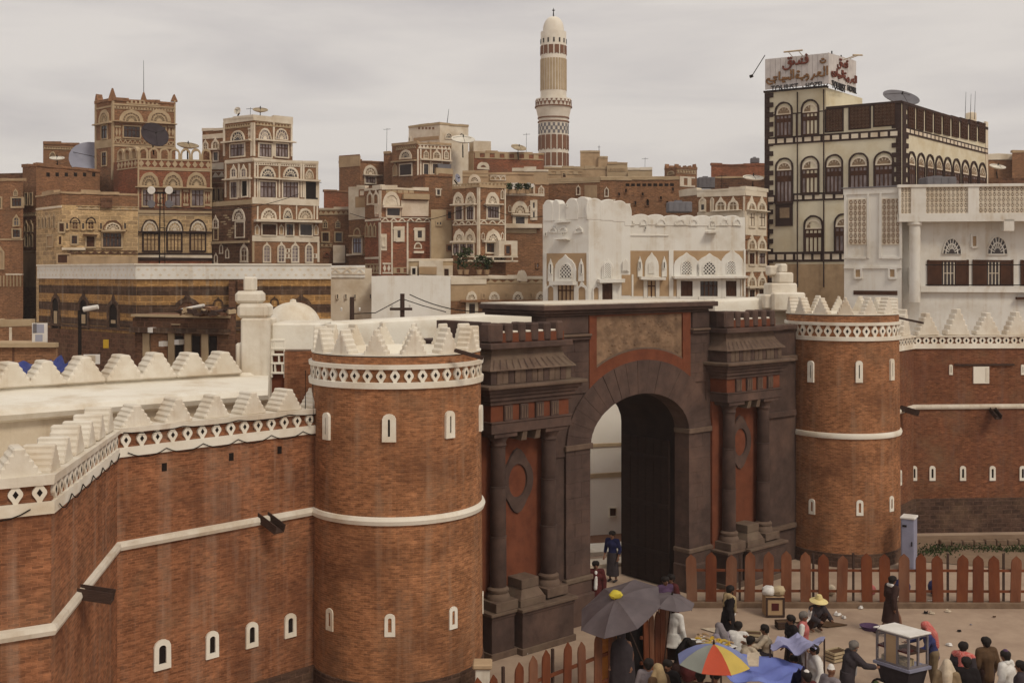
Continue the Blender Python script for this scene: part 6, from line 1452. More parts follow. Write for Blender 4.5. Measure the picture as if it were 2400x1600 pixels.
# ---------------- striped mosque wall and shops behind the left wall
ms = B('mosque_wall', 'long mosque wall of brown and ochre stripes under a white lattice parapet', 'wall', at_=(320, 58))
f = ms.vol(Z5, [(265, 66), (930, 58), (2252, 60)], 180, 'stripe_ochre', ref=1, back=6); ML, MR_ = f
zt = ms.zt
for F in f:
    mb = MB(); mb.fb(F, -.02, F.len + .02, zt - .72, zt + .02, -.3, .10); part('parapet_band', mb, 'white_wall', ms.root)
    mb = MB(); mb.fb(F, -.02, F.len + .04, zt + .022, zt + .1, -.3, .16); part('parapet_cap', mb, 'lime', ms.root)
    k = int(F.len / .42); mb = MB()
    for i in range(k):
        for j in range(2):
            u = F.len * (i + .5 * j + .25) / k; z = zt - .22 - .28 * j; mb.fp(F, [(u - .10, z), (u, z - .07), (u + .10, z), (u, z + .07)], 0, .108)
    tag(part('pierced_hole', mb, 'gyp', ms.root), kind='stuff')
for F, zs in ((ML, 1), (MR_, 1)):
    for z0, z1 in ((9.33, 9.79), (8.37, 8.83), (7.62, 7.98)):
        mb = MB(); mb.fb(F, .01, F.len - .01, z0, z1, -.05, .012); part('stripe', mb, 'stripe_dark', ms.root)
    mb = MB(); mb.fb(F, .01, F.len - .01, -.3, 7.3, -.05, .05); part('stone_base', mb, 'h_dark', ms.root)
    mb = MB(); mb.fb(F, -.05, F.len + .05, 7.45, 7.58, -.05, .10); part('string_course', mb, 'stripe_dark', ms.root)
def mniche(F, xc, ytop, w, ybot, deep='slit'):
    px = Z5(xc, 0)[0]; uc = F.u(px); a = abs(F.u(Z5(xc + w / 2, 0)[0]) - F.u(Z5(xc - w / 2, 0)[0])) / 2; z1 = F.z(px, Z5(0, ytop)[1]); z0 = F.z(px, Z5(0, ybot)[1])
    mb = MB(); mb.farc(F, uc, z1 - a * 1.2, a * .68, a, -.05, .07, 0, 180, 10, 1.0); mb.fp(F, [(uc - a * .3, z1 - a * .3), (uc + a * .3, z1 - a * .3), (uc, z1 + a * .25)], -.05, .07); mb.fb(F, uc - a, uc - a * .68, z0, z1 - a * 1.2, -.05, .07); mb.fb(F, uc + a * .68, uc + a, z0, z1 - a * 1.2, -.05, .07)
    w_ = part('arched_niche', mb, 'stripe_dark', ms.root); mb = MB(); i = a * .68; mb.fp(F, [(uc - i, z0), (uc + i, z0)] + [(uc + i * math.cos(R(q)), z1 - a * 1.2 + i * math.sin(R(q))) for q in range(0, 181, 20)], -.05, .02); part('niche_back', mb, deep, w_)
    if w > 50 and F is ML: mb = MB(); mb.fb(F, uc - i * .5, uc + i * .5, z0 + .3, z1 - a * 1.8, 0, .05); part('grille', mb, 'gyp_tan', w_)
for x, y, w in ((382, 365, 62), (572, 370, 74), (775, 395, 84)): mniche(ML, x, y, w, 612)
mniche(MR_, 1275, 380, 190, 640, 'h_dark'); mniche(MR_, 2050, 380, 150, 640, 'h_dark'); mniche(MR_, 1485, 400, 70, 520, 'stripe_ochre'); mniche(MR_, 1868, 395, 60, 460, 'stripe_ochre')
mb = MB(); u, z = zq(MR_, Z5, 1560, 0)[0], 0; mb.fb(MR_, u, u + .35, 0, 10.1, -.05, .5); part('pier', mb, 'h_dark', ms.root); mb = MB(); mb.fb(MR_, u + .36, u + .9, 9.3, 10.15, -.05, .45); part('pier_head', mb, 'h_dark', ms.root, bevel=.1)
mb = MB(); mb.fb(MR_, MR_.len * .62, MR_.len, 7.4, 7.95, .0, 2.5); part('side_roof', mb, 'h_dark', ms.root); mb = MB(); mb.fb(MR_, MR_.len * .62, MR_.len, 7.952, 8.03, .0, 2.7); part('roof_edge', mb, 'gyp', ms.root)
sh = B('shop_row', 'low row of dark shops with pale door piers below the striped mosque', 'shop', at_=(430, 50))
f = sh.vol(Z5, [(918, 52), (1560, 50)], 520, 'h_dark', ref=0, back=4); S = f[0]
sh.band(S, Z5, 915, 516, 1560, 532, 'gyp_tan', .25, 'roof_edge'); sh.band(S, Z5, 915, 540, 1560, 605, 'h_dark', .12, 'fascia'); sh.band(S, Z5, 915, 606, 1560, 640, 'stripe_dark', .35, 'canopy'); sh.frieze(S, Z5, 920, 545, 1555, 560, 'post', 'h_brown', step=.3)
for x in (1000, 1172, 1285, 1400): sh.band(S, Z5, x - 22, 640, x + 22, 900, 'gyp_tan', .08, 'door_pier')
for x in (1085,): sh.band(S, Z5, x - 55, 645, x + 55, 900, 'h_brown', .04, 'shutter')
for x in (1225, 1340, 1455): sh.band(S, Z5, x - 30, 660, x + 22, 900, 'slit', .03, 'doorway')
for x, y in ((1060, 618), (1135, 712), (1240, 700)): sh.band(S, Z5, x - 15, y - 18, x + 15, y + 16, 'cloth_white', .4, 'shop_sign')
sh.band(S, Z5, 1185, 577, 1240, 583, 'gyp_tan', .2, 'tube_lamp')
def rubble(px, py, D, label, n=26, w=2.4):
    c = at(px, py, D); q = random.Random(5); t = thing('scrap_pile', label, 'scrap', c)
    for k in range(n):
        mb = MB(); x, y, z = c.x + q.uniform(-w / 2, w / 2), c.y + q.uniform(-.5, .5), c.z + q.uniform(0, .35) * (1 - abs(k / n - .5)); s_ = q.uniform(.12, .3); a = q.uniform(0, 3); mb.hexa([(x + math.cos(a + i * 1.57) * s_, y + math.sin(a + i * 1.57) * s_, z + dz + q.uniform(-.06, .06)) for dz in (0, .14) for i in range(4)])
        part('scrap', mb, q.choice(['old_wood', 'h_dark', 'gyp_tan', 'h_brown']), t)
    mb = MB(); mb.hexa([(c.x - w * .45, c.y - .3, c.z + .25), (c.x - .1, c.y - .3, c.z + .4), (c.x - .1, c.y + .3, c.z + .4), (c.x - w * .45, c.y + .3, c.z + .25), (c.x - w * .45, c.y - .3, c.z + .34), (c.x - .1, c.y - .3, c.z + .55), (c.x - .1, c.y + .3, c.z + .55), (c.x - w * .45, c.y + .3, c.z + .34)]); part('sheet', mb, 'cloth_white', t, bevel=.05)
rubble(*Z5(1400, 525), 49.6, 'heap of scrap wood and a white sheet on the shop roof')
# stalls inside the wall at far left
mat('tarp_blue', (.035, .05, .22), (.02, .03, .14), scale=2, rough=.6, bump=.3, bscale=5, spec=.3)
st = B('market_kiosk', 'grey brown flat roofed kiosk behind the wall walk at far left', 'kiosk', at_=(60, 44))
f = st.vol(Z5, [(-200, 44), (388, 44)], 722, 'h_tan', back=3); st.band(f[0], Z5, -200, 705, 392, 735, 'gyp_tan', .2, 'roof_edge'); st.band(f[0], Z5, -200, 738, 388, 1000, 'h_brown', .03); st.band(f[0], Z5, 88, 735, 100, 1000, 'h_dark', .06, 'post')
st = B('market_kiosk', 'tan walled kiosk with bundled roof behind the grey kiosk', 'kiosk', at_=(40, 49))
f = st.vol(Z5, [(-200, 49), (216, 49)], 590, 'h_tan', back=3, cap='gyp_tan', jag=2); st.band(f[0], Z5, 66, 600, 84, 710, 'gyp', .06, 'leaning_board'); st.band(f[0], Z5, -200, 600, 216, 720, 'h_brown', .03)
mb = MB(); F = Face(plan(Z5(218, 0)[0], 46), plan(Z5(320, 0)[0], 46)); mb.fb(F, 0, F.len, F.z(90, Z5(0, 702)[1]), F.z(90, Z5(0, 572)[1]), -.06, 0)
po = solo('poster', mb, 'cloth_white', 'pale blue and white poster board between kiosk and mosque', 'poster')
for x0, y0, x1, y1, m__ in ((222, 580, 300, 640, 'dish_blue'), (240, 650, 290, 696, 'dish_blue'), (226, 576, 250, 640, 'tank')):
    mb = MB(); u0, z1 = zq(F, Z5, x0, y0); u1, z0 = zq(F, Z5, x1, y1); mb.fb(F, u0, u1, z0, z1, 0, .006 + (.004 if m__ == 'tank' else 0)); part('printed_patch', mb, m__, po)
def tarp(label, pts, m, D0, sag=.25, sub=10, name='tarpaulin', cat='tarpaulin', seed=1, thick=.015):
    """cloth sheet hung between four corner points, with folds"""
    q = random.Random(seed); P = [Vector(p) for p in pts]; mb = MB(); rows = []
    for j in range(sub + 1):
        r_ = []
        for i in range(sub + 1):
            u, v = i / sub, j / sub; p = (P[0] * (1 - u) + P[1] * u) * (1 - v) + (P[3] * (1 - u) + P[2] * u) * v
            p = p + Vector((0, 0, -sag * 4 * u * (1 - u) * (1 - abs(2 * v - 1) ** 2 * .5) * .6 + math.sin(u * 9 + v * 7 + seed) * .075 + math.sin(v * 17 - u * 11) * .045 + q.uniform(-.02, .02)))
            r_.append(p)
        rows.append(r_)
    n = sub + 1; vs = [p for r_ in rows for p in r_]; vs2 = [p - Vector((0, 0, thick)) for p in vs]; fs = []
    for j in range(sub):
        for i in range(sub):
            a, b, c, d = j * n + i, j * n + i + 1, (j + 1) * n + i + 1, (j + 1) * n + i; fs += [(a, b, c, d), (a + n * n, d + n * n, c + n * n, b + n * n)]
    for i in range(sub):
        for a, b in ((i, i + 1), (sub * n + i, sub * n + i + 1), (i * n, (i + 1) * n), (i * n + sub, (i + 1) * n + sub)): fs.append((a, b, b + n * n, a + n * n))
    mb.add(vs + vs2, fs); return solo(name, mb, m, label, cat, smooth=True)
tarp('crumpled blue tarpaulin over stalls behind the merlons at far left', [at(*Z5(80, 1010), 38), at(*Z5(330, 990), 38), at(*Z5(300, 840), 41), at(*Z5(90, 820), 41)], 'tarp_blue', 40, .3, 12, seed=3)
tarp('small blue tarpaulin corner tied up beside the kiosk', [at(*Z5(290, 880), 40), at(*Z5(485, 880), 40), at(*Z5(480, 850), 41), at(*Z5(400, 790), 41.5)], 'tarp_blue', 40, .15, 8, seed=5)
mb = MB(); F = Face(plan(Z5(568, 0)[0], 40), plan(Z5(678, 0)[0], 40)); mb.fb(F, 0, F.len, F.z(200, Z5(0, 850)[1]), F.z(200, Z5(0, 785)[1]), -.04, 0)
po = solo('notice_board', mb, 'cloth_white', 'small white notice board with faint lines behind the merlons', 'board')
for k in range(4):
    mb = MB(); z = F.z(200, Z5(0, 798 + k * 12)[1]); mb.fb(F, .15, F.len - .15, z - .02, z + .02, 0, .006); part('printed_line', mb, 'gyp_tan', po)
mb = MB(); F = Face(plan(Z5(702, 0)[0], 48), plan(Z5(738, 0)[0], 48)); mb.fb(F, 0, F.len, F.z(240, Z5(0, 742)[1]), F.z(240, Z5(0, 684)[1]), -.04, 0)
mat('yellow', (.55, .36, .04), (.45, .28, .03), scale=3, bump=.02); solo('notice_board', mb, 'yellow', 'small yellow board on the mosque base', 'board')
# ---------------- posts, masts and wires
lp = thing('street_lamp', 'street lamp with a long white head in front of the striped mosque', 'street lamp', (*plan(187, 46), 0))
zz = at(187, 727, 46).z; c = plan(187, 46); mb = MB(); mb.tube([(*c, 0), (*c, zz)], .10, 8, .07); part('pole', mb, 'wire', lp); mb = MB(); mb.tube([(*c, zz - .1), (c.x + .15, c.y, zz + .02), at(200, 722, 46)], .05, 6); part('arm', mb, 'wire', lp)
mb = MB(); a, b = at(196, 725, 46), at(230, 719, 46); mb.tube([a, a.lerp(b, .3), a.lerp(b, .8), b], .11, 8, .09); part('lamp_head', mb, 'cloth_white', lp)
def upole(px, D, ytop, label, arm=True):
    t = thing('utility_pole', label, 'utility pole', (*plan(px, D), 0), 'utility poles behind the wall'); c = plan(px, D); z = CAMZ - (ytop - HY) / FPX * D; mb = MB(); mb.tube([(*c, 0), (*c, z)], .13, 8, .1); part('pole', mb, 'old_wood', t)
    if arm: mb = MB(); mb.box(c.x - .55, c.x + .45, c.y - .15, c.y - .05, z - .75, z - .63); part('crossarm', mb, 'old_wood', t)
    for k in (-.45, .35): mb = MB(); mb.lathe(c.x + k, c.y - .1, [(.03, z - .62), (.05, z - .5), (.02, z - .45)], 6); part('insulator', mb, 'cloth_white', t)
    return t
upole(943, 50, 688, 'dark utility pole with crossarm in front of the white block'); upole(825, 49, 696, 'shorter utility pole between dome and white block', False)
mb = MB(); pts = [at(948, 702, 50), at(990, 716, 49), at(1045, 731, 48)]; mb.tube(pts, .02, 4); pts = [at(938, 702, 50), at(880, 733, 49), at(828, 735, 49)]; mb.tube(pts, .02, 4); solo('overhead_wire', mb, 'wire', 'overhead wires strung from the utility poles', 'wire')
fm = thing('floodlight_mast', 'slim three-legged lattice mast with two lit-glass floodlights in front of the tower house', 'floodlight mast', (*plan(378, 60.5), 0))
c = plan(378, 60.5); zt_ = at(378, 452, 60.5).z
for i in range(3):
    mb = MB(); a = i * 2.09 + .4; mb.tube([(c.x + .42 * math.cos(a), c.y + .42 * math.sin(a), 0), (c.x + .12 * math.cos(a), c.y + .12 * math.sin(a), zt_)], .024, 5); part('leg', mb, 'wire', fm)
for k in range(9):
    z = zt_ - .3 - k * 1.6; mb = MB(); r_ = .14 + .28 * (1 - z / zt_)
    for i in range(3): mb.tube([(c.x + r_ * math.cos(i * 2.09 + .4), c.y + r_ * math.sin(i * 2.09 + .4), z), (c.x + r_ * math.cos((i + 1) * 2.09 + .4), c.y + r_ * math.sin((i + 1) * 2.09 + .4), z)], .02, 4)
    part('brace', mb, 'wire', fm)
mb = MB(); mb.box(c.x - .75, c.x + .75, c.y - .05, c.y + .05, zt_ - .05, zt_ + .05); part('crossbar', mb, 'wire', fm)
for sx_ in (-.48, .48):
    for dz, mm in ((.12, 'cloth_white'), (-.62, 'tank')):
        cc = Vector((c.x + sx_, c.y - .1, zt_ + dz)); rings = []
        for k, (rr, yy) in enumerate(((.07, .3), (.16, .18), (.22, 0), (.20, -.02))): rings.append([(cc.x + rr * math.cos(j * .5236), cc.y + yy - .1, cc.z + rr * math.sin(j * .5236)) for j in range(12)])
        mb = MB(); mb.loft(rings); part('floodlight', mb, mm, fm, True)
# white courtyard wall seen through the arch
cy = B('courtyard_wall', 'bright white wall with grey bands seen through the arch', 'wall', at_=(1400, 44))
I_ = lambda x, y: (x, y)
f = cy.vol(I_, [(1320, 44.2), (1560, 45.4)], 905, 'whitewash', back=.6); F = f[0]
cy.band(F, I_, 1340, 1036, 1560, 1045, 'gyp_tan', .05); cy.band(F, I_, 1340, 1106, 1560, 1116, 'gyp_tan', .05); cy.win(F, I_, 1428, 1190, 1443, 1208, 'shutter', 'gyp', fw=.03, bars=0)
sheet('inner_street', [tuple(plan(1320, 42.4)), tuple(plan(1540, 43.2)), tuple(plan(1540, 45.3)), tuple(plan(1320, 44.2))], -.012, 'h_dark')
FK = Face(plan(1330, 41.0), plan(1500, 41.8)); mb = MB(); mb.fb(FK, 0, FK.len, -.02, .12, -1.3, 0); kb = solo('kerb', mb, 'lime', 'white painted kerb beyond the gate passage', 'kerb')
FK = Face(plan(1340, 39.3), plan(1480, 40.0)); mb = MB(); mb.fb(FK, 0, FK.len, -.02, .10, -.8, 0); solo('step', mb, 'gyp', 'worn pale step beyond the gate passage', 'step')
# ---------------- roof clutter
for px, py, D, hh, lb in ((62, 398, 86, 14, 'thin antenna on the roof of the far left house'), (742, 444, 93.5, 18, 'thin antenna right of the white-banded house'), (1232, 330, 113.5, 18, 'leaning antenna on the crenellated roof beside the minaret'), (1510, 385, 121.5, 16, 'bent antenna on the ruin wall roof'), (1690, 425, 79.5, 15, 'thin antenna on the pointed arch house'), (905, 318, 110, 18, 'short antenna on the high tan house'), (585, 268, 89.5, 16, 'short antenna between the dishes of the white-banded house')):
    mb = MB(); a_, b_ = at(px, py + 110, D), at(px + 2, py - hh, D); mb.tube([a_, b_], .03, 4, .015); c_ = a_.lerp(b_, .97); mb.tube([c_ - Vector((.35, 0, 0)), c_ + Vector((.35, 0, .05))], .018, 4); solo('antenna', mb, 'wire', lb, 'antenna', 'roof antennas')
q = random.Random(21)
for (a, b, sg_) in (((340, 470, 75), (700, 455, 84), .9), ((820, 500, 86), (1130, 470, 82), 1.1), ((1130, 480, 82), (1300, 500, 84), .6), ((1760, 560, 74), (1640, 520, 75), .5), ((960, 690, 50), (1230, 715, 48), .5)):
    A_, B_ = at(*a), at(*b); mb = MB(); mb.tube([A_.lerp(B_, t / 14) - Vector((0, 0, sg_ * 4 * t / 14 * (1 - t / 14))) for t in range(15)], .022, 4); solo('overhead_wire', mb, 'wire', {340: 'sagging wire over the low cream house', 820: 'sagging wire across the centre left roofs', 1130: 'wire from the handsome brick house to the minaret roofs', 1760: 'wire from the hotel corner to the pointed arch house', 960: 'wire from the crossarm pole towards the gate'}[a[0]], 'wire', 'wires over the roofs')
# ================================================================== FENCES, PLANTING, CABINET
mat('picket', (.185, .058, .024), (.125, .036, .017), scale=4, bump=.15, stretch=(1, 1, .3), dirt=(.07, .024, .015))
mat('cabinet', (.30, .30, .40), (.25, .25, .33), scale=2, rough=.6, bump=.03)
mat('hessian', (.50, .40, .26), (.4, .31, .19), scale=6, bump=.2)
mat('picket_worn', (.225, .088, .045), (.12, .042, .022), scale=3, bump=.2, stretch=(1, 1, .3), dirt=(.20, .13, .09))
def picket(F, u, w, z0, z1, root, n=.0, lean=0):
    mb = MB(); h = z1 - z0; pr = [(u - w / 2, z0), (u + w / 2, z0), (u + w / 2 + lean, z0 + h * .86), (u + w * .42 + lean, z0 + h * .92), (u + w * .18 + lean, z0 + h * .965), (u + lean, z1), (u - w * .18 + lean, z0 + h * .965), (u - w * .42 + lean, z0 + h * .92), (u - w / 2 + lean, z0 + h * .86)]
    mb.fp(F, pr, n, n + .035); return part('picket', mb, rnd.choice(['picket', 'picket', 'picket_worn']), root)
def fence(label, F, us, w, h, posts=(), rails=(.45, 1.1), z0=.08, kerb=True):
    t = thing('picket_fence', label, 'fence', (*F.pt(F.len / 2, 0).xy, 0), 'pointed board fences before the gate')
    for u in us: picket(F, u, w * rnd.uniform(.92, 1.05), z0, h * rnd.uniform(.94, 1.04), t, 0, rnd.uniform(-.045, .045))
    for z in rails: mb = MB(); mb.fb(F, us[0] - .2, us[-1] + .2, z, z + .07, -.06, -.002); part('rail', mb, 'picket', t)
    for u in posts: mb = MB(); mb.fb(F, u - .03, u + .03, -.05, h * .98, -.12, -.062); part('post', mb, 'old_wood', t)
    if kerb: mb = MB(); mb.fb(F, us[0] - .25, us[-1] + .25, -.05, .16, -.14, .12); part('kerb', mb, 'stone_kerb', t, bevel=.02)
    return t
FR_ = Face(plan(1590, 35.0), plan(2460, 34.9))
xs = [1622, 1666, 1712, 1756, 1799, 1842, 1888, 1930, 1972, 2032, 2074, 2118, 2158, 2198, 2254, 2292, 2330, 2379, 2424]
fence('long red brown fence of pointed boards in front of the right tower', FR_, [FR_.u(x) for x in xs], .34, 1.70, [FR_.u(x) for x in (1735, 1908, 2002, 2224, 2355)])
FL_ = Face(plan(1060, 23.55), plan(1440, 27.5))
xs = [1082, 1120, 1157, 1213, 1248, 1278, 1327, 1364, 1400, 1432]
fence('short red brown fence of pointed boards below the left pavilion of the gate', FL_, [FL_.u(x) for x in xs], .27, 1.75, [FL_.u(1302), FL_.u(1186)])
FD_ = Face(plan(1506, 28.5), plan(1576, 29.6))
fence('tight bunch of tall red boards ending the left fence near the umbrella', FD_, [.16 + .25 * i for i in range(5)], .23, 1.78, [1.3], kerb=False)
t = thing('gate_post', 'stubby pale post with sandy cap at the foot of the left tower', 'post', (*plan(1131, 26.4), 0)); c = plan(1131, 26.4)
mb = MB(); mb.box(c.x - .17, c.x + .17, c.y - .17, c.y + .17, -.05, 1.14); part('shaft', mb, 'lime_worn', t, bevel=.02)
mb = MB(); mb.box(c.x - .23, c.x + .23, c.y - .23, c.y + .23, 1.142, 1.27); part('cap', mb, 'h_tan', t, bevel=.03)
c = plan(2132, 39.3); a = R(32); t = thing('electric_cabinet', 'tall blue-grey metal cabinet behind the fence beside the right tower', 'cabinet', (*c, 0))
FC = Face(c + Vector((-.33, -.05)), c + Vector((.06, -.28))); mb = MB(); mb.fb(FC, 0, FC.len, 0, 1.82, -.55, 0); part('body', mb, 'cabinet', t, bevel=.02)
mb = MB(); mb.fb(FC, -.03, FC.len + .03, 1.822, 1.90, -.58, .03); part('roof', mb, 'cloth_white', t, bevel=.02); mb = MB(); mb.fb(FC, .04, FC.len - .04, .15, 1.7, 0, .012); d_ = part('door', mb, 'cabinet', t, bevel=.004)
mb = MB(); mb.fb(FC, .06, .2, 1.55, 1.62, .012, .03); part('vent', mb, 'wire', d_); mb = MB(); mb.fb(FC, FC.len - .09, FC.len - .06, .9, 1.05, .012, .04); part('handle', mb, 'wire', d_)
# planting strip with stone edging
mb = MB(); mb.add([(*plan(2110, 44.3), .004), (*plan(2150, 40.5), .004), (*plan(2560, 38.5), .004), (*plan(2560, 44.8), .004)], [(0, 1, 2, 3)]); struct('planting_bed', mb, 'pavement')
FE = Face(plan(2205, 42.6), plan(2520, 42.9)); eg = thing('stone_edging', 'low row of edging stones in front of the right city wall', 'edging', (*FE.pt(0, 0).xy, 0))
for i in range(12): mb = MB(); u = FE.len * i / 12; mb.fb(FE, u, u + FE.len / 12 - .03, 0, .22 + rnd.uniform(-.03, .03), -.25, 0); part('stone', mb, 'stone_kerb', eg, bevel=.03)
mb = MB(); q = random.Random(8)
for k in range(900):
    c_ = q.choice([(2175, 41.4, 1.3), (2195, 41.9, 1.2), (2215, 42.2, 1.0), (2300, 42.2, 1.4), (2375, 42.0, 1.5), (2420, 42.0, 1.5)]); p = plan(c_[0], c_[1]) + Vector((q.gauss(0, .36) * c_[2], q.gauss(0, .22))); z = max(0, q.gauss(.03, .07)); d = Vector((q.uniform(-1, 1), q.uniform(-1, 1), q.uniform(0, 1.4))).normalized() * q.uniform(.06, .13); s_ = d.cross(Vector((q.uniform(-1, 1), q.uniform(-1, 1), .3))).normalized() * .03; p = Vector((p.x, p.y, z)); mb.add([p - d * .2, p + d * .5 + s_, p + d, p + d * .5 - s_], [(0, 1, 2, 3)])
tag(link('ground_cover', mesh('ground_cover', mb, 'leaf')), 'straggling green ground cover along the stone edging', 'ground cover', kind='stuff')

# ================================================================== PEOPLE
SK = mat('skin', (.20, .095, .055), (.16, .072, .042), scale=6, rough=.6, bump=.02, spec=.3)
mat('hair', (.012, .009, .008), (.02, .014, .012), scale=9, bump=.1, rough=.7); mat('hair_grey', (.2, .18, .16), (.12, .1, .09), scale=12, bump=.1)
for nm, c in (('c_black', (.016, .012, .013)), ('c_navy', (.018, .02, .07)), ('c_blue', (.05, .055, .16)), ('c_white', (.76, .73, .69)), ('c_grey', (.24, .21, .22)), ('c_lilac', (.30, .26, .31)), ('c_tan', (.42, .31, .17)), ('c_brown', (.105, .06, .032)), ('c_coat', (.05, .026, .022)), ('c_maroon', (.09, .02, .02)), ('c_pink', (.50, .15, .14)), ('c_cream', (.58, .48, .36)), ('c_khaki', (.24, .17, .10)), ('c_purple', (.09, .05, .10)), ('straw', (.78, .64, .30)), ('c_charcoal', (.05, .04, .045))):
    mat(nm, c, tuple(v * .72 for v in c), scale=7, rough=.9, bump=.12, bscale=22)
def check_mat(name, a, b, sc):
    m = mat(name, a, b, scale=30, bump=.1); t = m.node_tree; ck = t.nodes.new('ShaderNodeTexChecker'); ck.inputs['Scale'].default_value = sc; ck.inputs[1].default_value = (*a, 1); ck.inputs[2].default_value = (*b, 1)
    tcn = t.nodes.new('ShaderNodeTexCoord'); t.links.new(tcn.outputs['Object'], ck.inputs[0]); t.links.new(ck.outputs[0], t.nodes['Principled BSDF'].inputs['Base Color'])
check_mat('c_keffiyeh', (.48, .045, .04), (.58, .26, .22), 45)

def capsule(mb, p0, r0, p1, r1, seg=10):
    p0, p1 = Vector(p0), Vector(p1); d = p1 - p0
    if d.length < 1e-5: d = Vector((0, 0, 1e-4)); p1 = p0 + d
    d.normalize(); a = d.cross(Vector((.31, .17, .93))); a.normalize(); b = d.cross(a); rings = []
    for c, r, sg in ((p0, r0, -1), (p1, r1, 1)):
        for k in ((80, 50, 22, 0) if sg < 0 else (0, 22, 50, 80)):
            q = R(k); rings.append([c + d * sg * r * math.sin(q) + (a * math.cos(2 * math.pi * i / seg) + b * math.sin(2 * math.pi * i / seg)) * r * math.cos(q) for i in range(seg)])
    mb.loft(rings)
def ering(mb, rows, seg=18, wob=0, seed=0):
    """lofted cloth: rows of (centre, half width, half depth), optional folds"""
    q = random.Random(seed); ph = [q.uniform(0, 6.28) for _ in range(4)]
    mb.loft([[(c[0] + rx * math.cos(t) * (1 + wob * k / len(rows) * math.sin(7 * t + ph[0])), c[1] + ry * math.sin(t) * (1 + wob * k / len(rows) * math.sin(5 * t + ph[1])), c[2]) for t in [2 * math.pi * i / seg for i in range(seg)]] for k, (c, rx, ry) in enumerate(rows)])
def voxel(name, mb, m, parent, vs, smooth=True):
    """grow one continuous surface through all the pieces"""
    me = mesh('t', mb, m); o = bpy.data.objects.new('t', me); COL.objects.link(o)
    md = o.modifiers.new('r', 'REMESH'); md.mode = 'VOXEL'; md.voxel_size = vs; md.use_smooth_shade = True
    sm = o.modifiers.new('s', 'SMOOTH'); sm.factor = .5; sm.iterations = 2
    me2 = bpy.data.meshes.new_from_object(o.evaluated_get(bpy.context.evaluated_depsgraph_get())); bpy.data.objects.remove(o); bpy.data.meshes.remove(me)
    me2.name = name; me2.materials.clear(); me2.materials.append(MATS[m]); return link(name, me2, parent)

